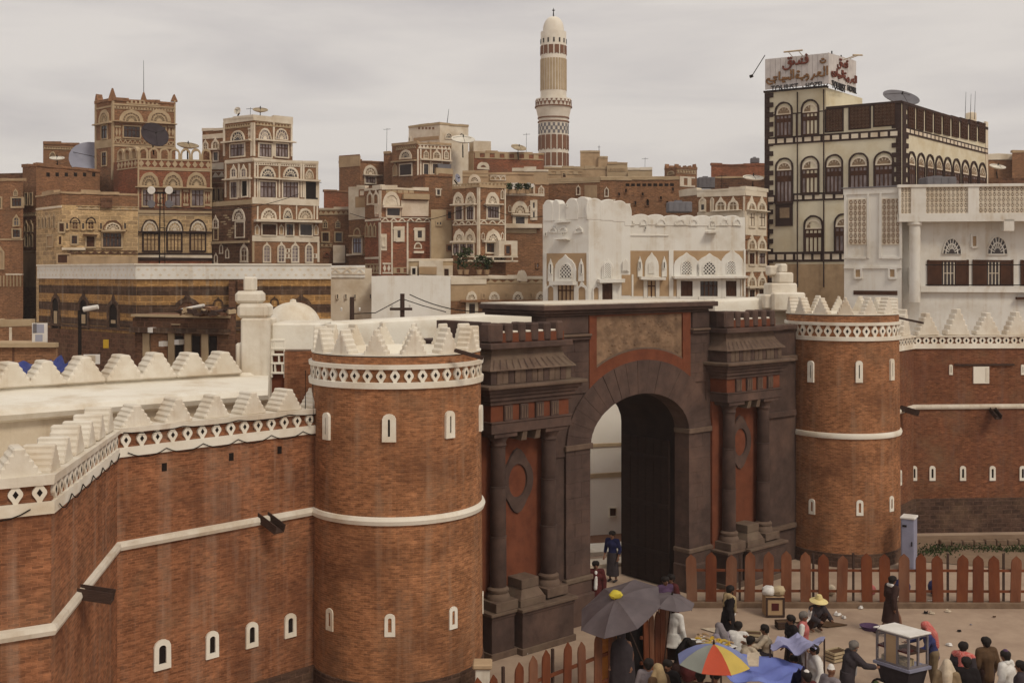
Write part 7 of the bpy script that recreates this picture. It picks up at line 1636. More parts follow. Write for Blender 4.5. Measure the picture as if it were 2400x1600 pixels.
def person(px, py, htop, label, outfit, yaw=0, pose='stand', s=1.0, turn=0, arms=None, D=None, z=0):
    """px, py: crown of the head in the photograph; htop its height above the ground. yaw 0 faces away from the camera"""
    D = D or (CAMZ - htop) * FPX / (py - HY); g = plan(px, D)
    t = thing('person', label, 'person', (g.x, g.y, z), 'people on the plaza'); t.rotation_euler = (0, 0, R(yaw))
    V = Vector; q = random.Random(int(px * 3 + py))
    # joints in the person's own frame: +Y forwards, +X to the right
    hip, lean = .92, .04
    knee = {1: V((.10, .03, .48)), -1: V((-.10, .02, .48))}; ank = {1: V((.11, -.02, .09)), -1: V((-.11, -.03, .09))}
    el = {1: V((.08, -.04, -.29)), -1: V((-.08, -.04, -.29))}; wr = {1: V((.07, .10, -.53)), -1: V((-.07, .08, -.53))}
    if pose == 'walk': knee = {1: V((.09, .22, .52)), -1: V((-.09, -.02, .49))}; ank = {1: V((.10, .30, .10)), -1: V((-.10, -.34, .14))}; wr = {1: V((.07, -.12, -.52)), -1: V((-.07, .24, -.46))}; el = {1: V((.08, -.14, -.26)), -1: V((-.08, .02, -.29))}; lean = .08
    if pose == 'squat': hip, lean = .26, .45; knee = {1: V((.20, .36, .50)), -1: V((-.20, .36, .50))}; ank = {1: V((.14, .10, .09)), -1: V((-.14, .10, .09))}; el = {1: V((.10, .16, -.22)), -1: V((-.10, .16, -.22))}; wr = {1: V((.02, .40, -.26)), -1: V((-.02, .40, -.26))}
    if pose == 'sit': hip, lean = .46, .12; knee = {1: V((.12, .44, .50)), -1: V((-.12, .44, .50))}; ank = {1: V((.12, .42, .09)), -1: V((-.12, .42, .09))}; wr = {1: V((.0, .34, -.38)), -1: V((-.0, .34, -.38))}; el = {1: V((.09, .05, -.27)), -1: V((-.09, .05, -.27))}
    if pose == 'reach': lean = .28; el = {1: V((.08, .20, -.20)), -1: V((-.10, .10, -.26))}; wr = {1: V((.02, .46, -.26)), -1: V((-.06, .34, -.34))}
    if arms: el.update(arms.get('el', {})); wr.update(arms.get('wr', {}))
    up = V((0, math.sin(lean), math.cos(lean))); H = V((0, 0, hip)); CH = H + up * .34; SHc = H + up * .48; NK = H + up * .55; fw = V((0, math.cos(lean * .5), -math.sin(lean * .5)))
    HD = NK + V((0, .02 + lean * .06, .135)); tr = R(turn); f = V((math.sin(-tr), math.cos(tr), -.06 - lean * .2)).normalized(); rt = f.cross(V((0, 0, 1))).normalized(); uh = rt.cross(f)
    SH = {k: SHc + V((.185 * k, 0, 0)) for k in (1, -1)}
    EL = {k: SH[k] + el[k] for k in (1, -1)}; WR = {k: SH[k] + wr[k] for k in (1, -1)}
    mb = MB()
    capsule(mb, H + V((0, 0, .0)), .135, H + up * .2, .125); capsule(mb, H + up * .2, .125, CH, .15); capsule(mb, CH - V((.06, 0, 0)), .125, CH + V((.06, 0, 0)), .125); capsule(mb, SHc - V((.14, 0, 0)), .065, SHc + V((.14, 0, 0)), .065); capsule(mb, SHc, .07, HD, .052)
    capsule(mb, HD - uh * .05 + f * .012, .072, HD + uh * .028 - f * .012, .094); capsule(mb, HD - uh * .085 + f * .04, .04, HD - uh * .06 + f * .05, .045)          # jaw and skull
    capsule(mb, HD + f * .088 + uh * .012, .012, HD + f * .112 - uh * .026, .018)                                                                                      # nose
    for k in (1, -1):
        capsule(mb, HD + rt * .092 * k - uh * .02, .016, HD + rt * .096 * k + uh * .02, .018)                                                                         # ears
        capsule(mb, SH[k], .062, EL[k], .045); capsule(mb, EL[k], .045, WR[k], .03)
        d = (WR[k] - EL[k]).normalized(); sd = d.cross(V((0, 1, .3))).normalized(); pa = WR[k] + d * .075; capsule(mb, WR[k], .03, pa, .036); bend = sd.cross(d).normalized() * (1 if k > 0 else 1)
        for i, ln in enumerate((.062, .072, .068, .05)):
            b = pa + sd * (i - 1.5) * .021 + d * .02; m_ = b + d * ln * .55 + bend * .006; capsule(mb, b, .0105, m_, .010, 6); capsule(mb, m_, .010, m_ + (d * .7 + bend * .7) * ln * .5, .009, 6)
        tb = WR[k] + d * .03 + sd * -.03; capsule(mb, tb, .013, tb + d * .045 - sd * .03, .011, 6)
        hp = H + V((.09 * k, 0, -.03)); capsule(mb, hp, .095, knee[k], .06); capsule(mb, knee[k], .06, ank[k], .038); fd = V((0, 1, 0)); capsule(mb, ank[k] - V((0, .03, .04)), .038, ank[k] + fd * .14 - V((0, 0, .05)), .034)
    body = voxel('body', mb, 'skin', t, .0125)
    mb = MB()
    for k in (1, -1): capsule(mb, HD + f * .082 + rt * .034 * k + uh * .012, .010, HD + f * .086 + rt * .036 * k + uh * .012, .008, 8)
    capsule(mb, HD + f * .088 - rt * .02 - uh * .062, .006, HD + f * .088 + rt * .02 - uh * .062, .006, 6); tag(part_local('face', mb, 'hair', body), kind='stuff')
    def sleeves(mb, extra=.018, to=1.0):
        for k in (1, -1):
            e = EL[k]; w = e.lerp(WR[k], to); capsule(mb, SH[k], .070 + extra, e, .056 + extra); capsule(mb, e, .056 + extra, w, .044 + extra)
    def torso(mb, ex=.02, lo=-.08):
        capsule(mb, H + V((0, 0, lo)), .14 + ex, H + up * .2, .132 + ex); capsule(mb, H + up * .2, .135 + ex, CH, .152 + ex); capsule(mb, CH - V((.07, 0, 0)), .13 + ex, CH + V((.07, 0, 0)), .13 + ex); capsule(mb, SHc - V((.15, 0, 0)), .07 + ex, SHc + V((.15, 0, 0)), .07 + ex)
    for g_ in outfit:
        kind, m_ = g_[0], g_[1]; opt = g_[2] if len(g_) > 2 else None; mb = MB()
        if kind == 'hair':
            for k in (1, -1): capsule(mb, HD + uh * .03 - f * .035 + rt * .03 * k, .093, HD + uh * .048 + f * .012 + rt * .025 * k, .088)
            capsule(mb, HD - uh * .04 - f * .05, .078, HD + uh * .02 - f * .045, .094); voxel('hair', mb, m_, t, .014)
        elif kind == 'beard': capsule(mb, HD - uh * .085 + f * .055, .042, HD - uh * .12 + f * .05, .03); capsule(mb, HD - uh * .06 + f * .03 + rt * .05, .03, HD - uh * .06 + f * .03 - rt * .05, .03); voxel('beard', mb, m_, t, .014)
        elif kind == 'shirt': torso(mb, .012); sleeves(mb, .010, opt or .95); voxel('shirt', mb, m_, t, .016)
        elif kind == 'jacket': torso(mb, .034, opt if opt is not None else -.16); sleeves(mb, .026, .97); voxel('jacket', mb, m_, t, .018)
        elif kind == 'vest': torso(mb, .03, -.1); voxel('vest', mb, m_, t, .018)
        elif kind == 'shirt_front': capsule(mb, H + up * .1 + V((0, .155, 0)), .05, SHc + V((0, .085, .0)), .05); capsule(mb, H + up * .1 + V((0.02, .15, -.1)), .06, CH + V((0, .125, 0)), .06); voxel('shirt_front', mb, m_, t, .016)
        elif kind == 'coat': torso(mb, .036); sleeves(mb, .028, .97); ering(mb, [((0, -.01, hip + .05), .20, .17), ((0, -.01, hip - .2), .235, .20), ((0, -.02, opt or .45), .27, .24)], wob=.05, seed=int(px)); voxel('coat', mb, m_, t, .018)
        elif kind == 'robe':
            torso(mb, .026); sleeves(mb, .026, .93)
            if pose == 'squat' or pose == 'sit':
                for k in (1, -1): capsule(mb, H + V((.08 * k, 0, 0)), .135, knee[k], .10); capsule(mb, knee[k], .10, ank[k] + V((0, 0, .06)), .085)
                capsule(mb, knee[1], .09, knee[-1], .09); capsule(mb, H, .18, H + V((0, .16, .0)), .16)
            else: ering(mb, [((0, 0, hip + .05), .19, .165), ((0, 0, hip - .3), .225, .20), ((0, 0, .16), .26, .24)], wob=.07, seed=int(px))
            voxel('robe', mb, m_, t, .018)
        elif kind == 'skirt':
            if pose in ('squat', 'sit'):
                for k in (1, -1): capsule(mb, H + V((.08 * k, 0, 0)), .125, knee[k], .085); 
                capsule(mb, knee[1], .08, knee[-1], .08)
            else: ering(mb, [((0, 0, hip + .08), .175, .155), ((0, 0, hip - .15), .20, .175), ((0, .0, opt or .34), .225, .20)], wob=.06, seed=int(px))
            voxel('skirt', mb, m_, t, .018)
        elif kind == 'trousers':
            for k in (1, -1): capsule(mb, H + V((.09 * k, 0, -.0)), .122, knee[k], .085); capsule(mb, knee[k], .085, ank[k] + V((0, 0, .02)), .068)
            capsule(mb, H - V((.05, 0, 0)), .14, H + V((.05, 0, .04)), .14); voxel('trousers', mb, m_, t, .018)
        elif kind == 'shawl':
            for k in (1, -1): capsule(mb, SHc + V((.04 * k, -.06, .06)), .085, SH[k] + V((.0, .0, .0)), .098); capsule(mb, SH[k] + V((0, .02, .0)), .095, H + up * .1 + V((.09 * k, .15 if k == (opt or 1) else .12, 0)), .05)
            capsule(mb, SHc + V((0, -.1, .03)), .085, CH + V((0, -.11, -.06)), .09); voxel('shawl', mb, m_, t, .018)
        elif kind == 'scarf': 
            for k in (1, -1): capsule(mb, SHc + V((.08 * k, -.05, .07)), .055, SHc + V((.07 * k, .10, .0)), .05); capsule(mb, SHc + V((.07 * k, .10, .0)), .05, CH + V((.06 * k, .16, -.12)), .035)
            capsule(mb, SHc + V((.08, -.06, .07)), .055, SHc + V((-.08, -.06, .07)), .055); voxel('scarf', mb, m_, t, .016)
        elif kind == 'keffiyeh': capsule(mb, HD + uh * .035 - f * .02, .115, HD + uh * .04 + f * .012, .108); capsule(mb, HD - f * .06, .10, SHc + V((0, -.10, .05)), .12); capsule(mb, SHc + V((0, -.12, .02)), .12, CH + V((0, -.15, -.12)), .09); [capsule(mb, HD + rt * .08 * k - f * .02, .05, SH[k] * .7 + SHc * .3 + V((0, .02, .06)), .07) for k in (1, -1)]; voxel('keffiyeh', mb, m_, t, .018)
        elif kind == 'veil': capsule(mb, HD + uh * .03, .118, HD - uh * .05 + f * .01, .115); ering(mb, [(NK, .13, .13), (SHc, .24, .16), (CH, .29, .22), (H, .31, .26), (V((0, 0, hip * .5)), .34, .29), (V((0, 0, .05)), .38, .32)], wob=.08, seed=int(px)); voxel('veil', mb, m_, t, .02)
        elif kind == 'cap': capsule(mb, HD + uh * .055 - f * .012, .094, HD + uh * .085 - f * .012, .075); voxel('cap', mb, m_, t, .014)
        elif kind == 'straw_hat':
            c = HD + uh * .07; prof = [(.012, .15), (.07, .145), (.10, .09), (.105, .02), (.26, -.035), (.27, -.045), (.11, -.005), (.09, .07), (.012, .12)]
            rings = [[c + rt * r * math.cos(i * .3142) + f * r * math.sin(i * .3142) + uh * h for i in range(20)] for r, h in prof]; mb.loft(rings, cap=False); part_local('straw_hat', mb, m_, t, True)
        elif kind == 'shoes':
            for k in (1, -1): capsule(mb, ank[k] - V((0, .04, .045)), .045, ank[k] + V((0, .15, -.055)), .04)
            voxel('shoes', mb, m_, t, .016)
        elif kind == 'belt': ering(mb, [((0, 0, hip + .06), .185, .165), ((0, 0, hip + .13), .185, .165)]); part_local('belt', mb, m_, t)
    if s != 1.0: t.scale = (s, s, s)
    return t
def part_local(name, mb, m, parent, smooth=False):
    return link(name, mesh(name, mb, m, smooth), parent)

hr = ('hair', 'hair'); sh_ = ('shoes', 'c_charcoal')
person(1436, 1246, 1.68, 'person in a blue shirt darkened for shade and dark skirt standing inside the gate passage', [hr, ('shirt', 'c_navy', .5), ('skirt', 'c_charcoal', .2), sh_], 150, 'stand')  # blue shirt gets the navy cloth, putting the passage shade into its colour
person(1396, 1323, 1.66, 'person in a dark red brown robe beside the left gate pier', [hr, ('robe', 'c_maroon'), ('shirt_front', 'c_white')], 180, D=33.9)
person(1575, 1350, 1.66, 'person in a maroon robe in the shade at the right gate pier', [hr, ('robe', 'c_maroon'), sh_], 120)
person(1558, 1358, 1.62, 'person in a dull purple jacket in the shade behind the black umbrella', [hr, ('jacket', 'c_purple'), ('skirt', 'c_charcoal', .3)], 200)
person(1578, 1417, 1.70, 'person in a white shirt and dark skirt at the fruit stall, seen from behind', [hr, ('coat', 'c_white', .62), ('skirt', 'c_coat', .3), sh_], -35, 'stand')
person(1489, 1440, 1.60, 'taller person wrapped in a black veil under the black umbrella', [('veil', 'c_black')], 200)
person(1457, 1489, 1.56, 'shorter person in a charcoal veil in front of the black umbrella pole', [('veil', 'c_charcoal')], 160)
person(1707, 1372, 1.72, 'person with a tan shawl over a dark coat crossing the plaza to the right', [hr, ('coat', 'c_black', .42), ('shawl', 'c_tan', 1), ('shirt_front', 'c_white'), ('beard', 'hair'), sh_], -75, 'walk')
person(1702, 1469, .98, 'person in lilac grey robes crouching in front of the walking man', [('robe', 'c_lilac'), ('keffiyeh', 'c_grey')], 30, 'squat')
person(1727, 1464, 1.0, 'person in white crouching beside the lilac grey robes', [hr, ('robe', 'c_white')], -20, 'squat')
person(1741, 1495, .98, 'dark haired child sitting low just behind the blue tarpaulin', [hr, ('shirt', 'c_cream'), ('skirt', 'c_brown')], -60, 'squat', s=.98)
person(1800, 1460, 1.30, 'child in a pale shirt sitting with arms held out to the left', [hr, ('shirt', 'c_cream'), ('trousers', 'c_charcoal')], 75, 'sit', arms={'wr': {1: Vector((.0, .45, -.12)), -1: Vector((.02, .48, -.16))}, 'el': {1: Vector((.06, .2, -.2)), -1: Vector((-.06, .2, -.2))}})
person(1905, 1393, 1.02, 'person in a yellow straw hat squatting by the right fence', [hr, ('straw_hat', 'straw'), ('jacket', 'c_charcoal', -.05), ('trousers', 'c_coat')], -160, 'squat')
person(1880, 1436, 1.68, 'person in a pink vest over white sleeves shading eyes with one raised arm', [('hair', 'hair_grey'), ('shirt', 'c_white'), ('vest', 'c_pink'), ('skirt', 'c_grey', .3), sh_], -110, 'stand', arms={'el': {-1: Vector((-.24, .1, .06))}, 'wr': {-1: Vector((-.12, .16, .26))}})
person(1857, 1446, 1.66, 'person in a black coat behind the lilac canopy', [hr, ('coat', 'c_black', .4), sh_], 100)
person(1985, 1504, 1.68, 'grey haired person in a dark jacket reaching towards a market table', [('hair', 'hair_grey'), ('jacket', 'c_charcoal', -.18), ('shirt_front', 'c_white'), ('skirt', 'c_charcoal', .2), ('beard', 'hair_grey')], -80, 'reach')
person(2088, 1350, 1.72, 'tall person in a dark brown coat with a white scarf walking behind the cart', [hr, ('coat', 'c_coat', .40), ('scarf', 'c_white'), ('skirt', 'c_cream', .25), sh_], -70, 'walk')
person(2188, 1472, 1.55, 'youth in a red keffiyeh and blue shirt pushing the glazed cart', [('keffiyeh', 'c_keffiyeh'), ('shirt', 'c_blue'), ('trousers', 'c_khaki'), sh_], 80, 'reach')
person(2257, 1507, 1.70, 'person with short black hair and a red checked scarf over the shoulders', [hr, ('jacket', 'c_charcoal', -.1), ('shawl', 'c_keffiyeh', 1), ('trousers', 'c_charcoal'), sh_], -40)
person(2266, 1543, 1.70, 'person all in black in front of the red checked scarf', [hr, ('jacket', 'c_black', -.1), ('trousers', 'c_black'), sh_], -10)
person(2313, 1494, 1.72, 'broad person in a brown jacket seen from behind near the right edge', [hr, ('jacket', 'c_brown', -.12), ('trousers', 'c_coat'), sh_], 10)
person(2360, 1531, 1.66, 'person in a white robe and purple cap near the right edge', [hr, ('cap', 'c_purple'), ('robe', 'c_white'), ('scarf', 'c_white')], 40)
person(2396, 1553, 1.68, 'person in dark clothes cut off by the right edge', [hr, ('jacket', 'c_charcoal', -.1), ('trousers', 'c_black')], 60)
person(1520, 1549, 1.68, 'person in a grey shirt in the lower middle, back to the camera', [hr, ('shirt', 'c_grey'), ('skirt', 'c_navy', .25)], -20)
person(1566, 1553, 1.64, 'person in a black jacket beside the grey shirt', [hr, ('jacket', 'c_black', -.1), ('skirt', 'c_black', .2)], 150)
person(1641, 1580, 1.66, 'dark haired person under the left half of the coloured umbrella', [hr, ('shirt', 'c_brown'), ('skirt', 'c_navy', .3)], -30)
person(1676, 1581, 1.64, 'person in a maroon shirt under the right half of the coloured umbrella', [hr, ('shirt', 'c_maroon'), ('skirt', 'c_charcoal', .3)], 160)
person(1893, 1578, 1.68, 'person in a white skullcap and maroon jacket below the blue tarpaulin', [hr, ('cap', 'c_white'), ('jacket', 'c_maroon', -.1), ('skirt', 'c_white', .3)], 30)
person(1912, 1520, 1.62, 'person in a white long shirt standing right of the lilac canopy', [hr, ('coat', 'c_white', .5), ('vest', 'c_navy'), sh_], 95)
person(1862, 1528, 1.3, 'person sitting in the shade under the lilac canopy', [hr, ('jacket', 'c_navy', -.05), ('trousers', 'c_black')], 160, 'sit')

mat('c_orange', (.42, .17, .035), (.34, .13, .03), scale=7, bump=.12)
person(1426, 1480, 1.58, 'person in an orange wrap half hidden behind the left picket fence', [hr, ('robe', 'c_orange')], -15)
person(1588, 1497, 1.02, 'person in dark brown squatting at the near end of the fruit stall', [('keffiyeh', 'c_black'), ('robe', 'c_coat')], -70, 'squat')
person(1612, 1508, 1.0, 'person in maroon squatting in front of the fruit stall parcels', [hr, ('robe', 'c_maroon')], -30, 'squat')
person(1545, 1568, 1.62, 'person in a tan headcloth between the grey shirt and the black jacket', [('keffiyeh', 'c_tan'), ('jacket', 'c_brown', -.1), ('skirt', 'c_charcoal', .3)], 30)
person(1945, 1570, 1.62, 'person in a grey robe at the bottom edge left of the low table', [('cap', 'c_white'), ('robe', 'c_grey')], -60)
person(2220, 1560, 1.6, 'person in a tan headcloth in front of the youth at the cart', [('keffiyeh', 'c_cream'), ('jacket', 'c_khaki', -.1), ('skirt', 'c_navy', .3)], -20)

# ================================================================== MARKET
mat('umb_black', (.125, .10, .105), (.09, .072, .078), scale=3, rough=.55, bump=.05, spec=.35)
for nm, c in (('p_blue', (.20, .23, .42)), ('p_green', (.24, .25, .22)), ('p_red', (.46, .075, .035)), ('p_yellow', (.52, .38, .09))): mat(nm, c, tuple(v * .85 for v in c), scale=3, rough=.6, bump=.04)
mat('tarp_light', (.17, .22, .54), (.12, .15, .44), scale=1.5, rough=.55, bump=.25, bscale=4, spec=.35); mat('tarp_lilac', (.30, .30, .46), (.24, .24, .38), scale=1.5, rough=.6, bump=.15, bscale=5)
def umbrella(label, px, py, D, r, dome, mats_, axis=(0, 0, 1), n=8, rot=0, pole=2.2, group='market umbrellas'):
    """canopy of separate cloth panels over ribs, on a pole; px, py is the centre of the rim"""
    c = at(px, py, D); A = Vector(axis).normalized(); a = A.cross(Vector((0, 1, 0))).normalized(); b = A.cross(a)
    t = thing('umbrella', label, 'umbrella', (c.x, c.y, 0), group)
    def P(th, k):      # k: 0 apex ... 1 rim
        return c + (a * math.cos(th) + b * math.sin(th)) * r * k + A * dome * (1 - k ** 1.9)
    for i in range(n):
        t0, t1 = rot + 2 * math.pi * i / n, rot + 2 * math.pi * (i + 1) / n; rows = []
        for k in (.02, .25, .5, .75, .92, 1.0):
            row = []
            for j in range(5):
                f_ = j / 4; p = P(t0, k).lerp(P(t1, k), f_) ; sagk = -.05 * r * 4 * f_ * (1 - f_) * k + (.035 * r * 4 * f_ * (1 - f_) if k == 1 else 0); row.append(p + A * sagk)
            rows.append(row)
        vs = [p for r_ in rows for p in r_]; vs2 = [p - A * .008 for p in vs]; fs = []
        for y in range(5):
            for x in range(4): q0 = y * 5 + x; fs += [(q0, q0 + 1, q0 + 6, q0 + 5), (q0 + 30, q0 + 35, q0 + 36, q0 + 31)]
        for x in range(4): fs += [(x, x + 30, x + 31, x + 1), (25 + x, 26 + x, 56 + x, 55 + x)]
        for y in range(5): fs += [(y * 5, y * 5 + 5, y * 5 + 35, y * 5 + 30), (y * 5 + 4, y * 5 + 34, y * 5 + 39, y * 5 + 9)]
        mb = MB(); mb.add(vs, []) ; mb.v += [tuple(p) for p in vs2]; mb.f += fs; part('panel', mb, mats_[i % len(mats_)], t, True)
        mb = MB(); mb.tube([P(t0, k) - A * .025 for k in (.04, .3, .6, .85, 1.0)], .008, 4); part('rib', mb, 'wire', t)
    mb = MB(); top = c + A * (dome + .09); L = (top.z + .02) / max(.3, A.z); mb.tube([top, top - A * min(L, 9)], .016, 6); part('pole', mb, 'old_wood', t)
    mb = MB(); mb.tube([c + A * dome, top], .03, 6, .012); part('tip', mb, 'wire', t)
    return t
umbrella('large tilted black umbrella in front of the gate', 1453, 1424, 27.3, 1.10, .28, ['umb_black'], (-.42, -.30, 1), rot=.2)
umbrella('smaller black umbrella half hidden behind the large one', 1573, 1410, 28.7, .62, .20, ['umb_black'], (.1, -.1, 1), rot=.1)
umbrella('beach umbrella with red, yellow, green and blue panels at the bottom edge', 1672, 1548, 23.9, .80, .37, ['p_red', 'p_yellow', 'p_blue', 'p_blue', 'p_green', 'p_yellow', 'p_blue', 'p_green'], (.02, -.03, 1), rot=R(62))
mb = MB(); q = random.Random(2); c = at(1443, 1393, 27.3)
rings = [[c + Vector((.17 * math.cos(k * .55) * math.sin(e), .15 * math.sin(k * .55) * math.sin(e), .11 * math.cos(e))) * q.uniform(.85, 1.12) for k in range(12)] for e in (.1, .6, 1.1, 1.6, 2.1, 2.7)]; mb.loft(rings)
mat('yellow_bag', (.62, .50, .06), (.5, .4, .05), scale=4, rough=.5, bump=.1); solo('plastic_bag', mb, 'yellow_bag', 'yellow plastic bag caught on the tip of the black umbrella', 'bag', smooth=True)
tarp('bright blue tarpaulin roof sagging over a stall by the coloured umbrella', [at(1690, 1578, 25.0), at(1845, 1606, 24.8), at(1882, 1550, 26.0), at(1672, 1512, 26.9)], 'tarp_light', 25, .22, 14, seed=2)
tarp('lilac blue sheet canopy on poles', [at(1803, 1508, 26.2), at(1888, 1527, 25.5), at(1934, 1495, 26.6), at(1842, 1488, 27.0)], 'tarp_lilac', 26, .12, 10, name='canopy', cat='canopy', seed=4)
def poles(label, pts, group):
    for i, (px, py, D) in enumerate(pts):
        p = at(px, py, D); mb = MB(); mb.tube([(p.x, p.y, 0), p], .022, 6); solo('tent_pole', mb, 'old_wood', label[i], 'pole', group)
poles(['tent pole under the left corner of the lilac canopy', 'tent pole under the front corner of the lilac canopy', 'tent pole under the right corner of the lilac canopy', 'tent pole under the back corner of the lilac canopy'], [(1805, 1509, 26.2), (1888, 1527, 25.5), (1932, 1496, 26.6), (1842, 1489, 27.0)], 'poles of the lilac canopy')
poles(['tent pole under the lower left corner of the blue tarpaulin', 'tent pole under the right corner of the blue tarpaulin', 'tent pole under the back corner of the blue tarpaulin'], [(1690, 1578, 25.0), (1880, 1552, 26.0), (1676, 1514, 26.9)], 'poles of the blue tarpaulin')
mb = MB(); p0, p1, p2, p3 = at(1752, 1536, 25.9), at(1780, 1534, 25.8), at(1778, 1566, 25.2), at(1748, 1566, 25.25); up_ = Vector((0, 0, .05)); mb.prism([p + up_ for p in (p0, p1, p2, p3)], [p + up_ * 1.4 for p in (p0, p1, p2, p3)]); solo('cardboard_sheet', mb, 'c_cream', 'pale square of card lying on the blue tarpaulin', 'card')
# fruit stall
def table(label, A, B, w, h, cloth, seed=1):
    F = Face(A, B); t = thing('market_table', label, 'table', (*((A + B) / 2), 0), 'market tables'); mb = MB(); mb.fb(F, 0, F.len, h - .05, h, -w, 0); part('tabletop', mb, 'old_wood', t)
    for u in (.05, F.len - .05):
        for n in (-.05, -w + .05): mb = MB(); mb.fb(F, u - .03, u + .03, 0, h - .05, n - .03, n + .03); part('leg', mb, 'old_wood', t)
    q = random.Random(seed); mb = MB(); n_ = 14; rows = []
    for j in range(6):
        row = []
        for i in range(n_ + 1):
            u = -.04 + (F.len + .08) * i / n_; zz = h + .012 + q.uniform(0, .012); nn = .03
            if j == 0: zz, nn = h - .38 + .05 * math.sin(i * 1.7), .05 + .03 * math.sin(i * 2.1)
            else: nn = .03 - (w + .06) * (j - 1) / 4
            row.append(F.pt(u, zz, nn))
        rows.append(row)
    mb.loft(rows, closed=False, cap=False); part('cloth', mb, cloth, t, True); return F
FT = table('trestle table with a white cloth and yellow fruit by the red boards', plan(1594, 29.0), plan(1672, 28.2), .95, .80, 'c_white')
q = random.Random(6)
for k in range(34):
    u, n = q.uniform(.05, FT.len - .05), q.uniform(-.9, -.35); p = FT.pt(u, .83 + .05 * q.random(), n); mb = MB(); r = q.uniform(.045, .07); a = q.uniform(0, 6.28)
    pts = [p + Vector((math.cos(a) * x, math.sin(a) * x, .03 - x * x * 4 + r * .4)) for x in (-.09, -.05, 0, .05, .09)]
    mb.tube(pts, r * .55, 6, r * .35); solo('fruit', mb, q.choice(['yellow', 'yellow', 'p_yellow', 'ochre']), 'yellow fruit heaped on the white stall cloth', 'fruit', 'yellow fruit on the stall', smooth=True)
for k in range(7):
    u, n = q.uniform(.1, FT.len - .1), q.uniform(-.32, -.05); p = FT.pt(u, .815, n); mb = MB(); mb.lathe(p.x, p.y, [(.10, p.z), (.13, p.z + .05), (.11, p.z + .09), (.03, p.z + .11)], 10); solo('paper_parcel', mb, 'c_white' if k % 3 else 'c_brown', 'white or brown parcel at the front of the fruit stall', 'parcel', 'parcels on the fruit stall', smooth=True)
FT2 = table('low table of greens and white bundles at the bottom edge left of the cart', plan(2000, 25.9), plan(2062, 25.3), .8, .75, 'c_white', 3)
for k in range(16):
    u, n = q.uniform(.05, FT2.len - .05), q.uniform(-.75, -.05); p = FT2.pt(u, .77, n); mb = MB(); rr = q.uniform(.05, .09); mb.lathe(p.x, p.y, [(rr * .6, p.z), (rr, p.z + rr * .6), (rr * .8, p.z + rr * 1.2), (.01, p.z + rr * 1.5)], 9); solo('vegetable', mb, q.choice(['leaf', 'leaf', 'c_cream', 'yellow']), 'greens and pale vegetables piled on the low table', 'vegetable', 'vegetables on the low table', smooth=True)
FT3 = table('low table of yellow and white goods in the shade of the blue tarpaulin', plan(1735, 25.1), plan(1812, 24.7), .7, .75, 'c_cream', 5)
for k in range(18):
    u, n = q.uniform(.05, FT3.len - .05), q.uniform(-.55, -.05); p = FT3.pt(u, .77, n); mb = MB(); rr = q.uniform(.05, .09); mb.lathe(p.x, p.y, [(rr * .6, p.z), (rr, p.z + rr * .6), (rr * .8, p.z + rr * 1.2), (.01, p.z + rr * 1.5)], 9); solo('vegetable', mb, q.choice(['p_yellow', 'c_white', 'leaf', 'yellow']), 'yellow, white and green goods heaped under the blue tarpaulin', 'vegetable', 'goods under the blue tarpaulin', smooth=True)
def crate(px, py, w, d, hh, m, label, rot=0):
    g = gnd(px, py); t = thing('crate', label, 'crate', g, 'crates around the stalls'); e = Vector((math.cos(rot), math.sin(rot))); f2 = Vector((-e.y, e.x)); c0 = Vector((g.x, g.y))
    for sd in (-1, 1):
        A_, B_ = c0 - e * w / 2 + f2 * sd * d / 2, c0 + e * w / 2 + f2 * sd * d / 2; F = Face(A_, B_)
        for k in range(3): mb = MB(); mb.fb(F, 0, F.len, hh * k / 3 + .01, hh * (k + 1) / 3 - .02, -.01, .01); part('slat', mb, m, t)
        A_, B_ = c0 - f2 * d / 2 + e * sd * w / 2, c0 + f2 * d / 2 + e * sd * w / 2; F = Face(A_, B_)
        for k in range(3): mb = MB(); mb.fb(F, .012, F.len - .012, hh * k / 3 + .01, hh * (k + 1) / 3 - .02, -.01, .01); part('slat', mb, m, t)
    mb = MB(); mb.prism([(*(c0 + e * a * w * .48 + f2 * b * d * .48), .01) for a, b in ((-1, -1), (1, -1), (1, 1), (-1, 1))], [(*(c0 + e * a * w * .48 + f2 * b * d * .48), hh * .8) for a, b in ((-1, -1), (1, -1), (1, 1), (-1, 1))]); part('contents', mb, 'c_brown', t)
crate(1660, 1530, .5, .35, .28, 'old_wood', 'slatted dark crate behind the coloured umbrella', .3); crate(1765, 1500, .45, .35, .25, 'hessian', 'pale slatted crate beside the sitting child', -.2); crate(1960, 1545, .5, .35, .28, 'hessian', 'pale slatted crate left of the reaching grey haired person', .5); crate(1835, 1470, .4, .3, .22, 'old_wood', 'small dark crate behind the lilac canopy', .1)
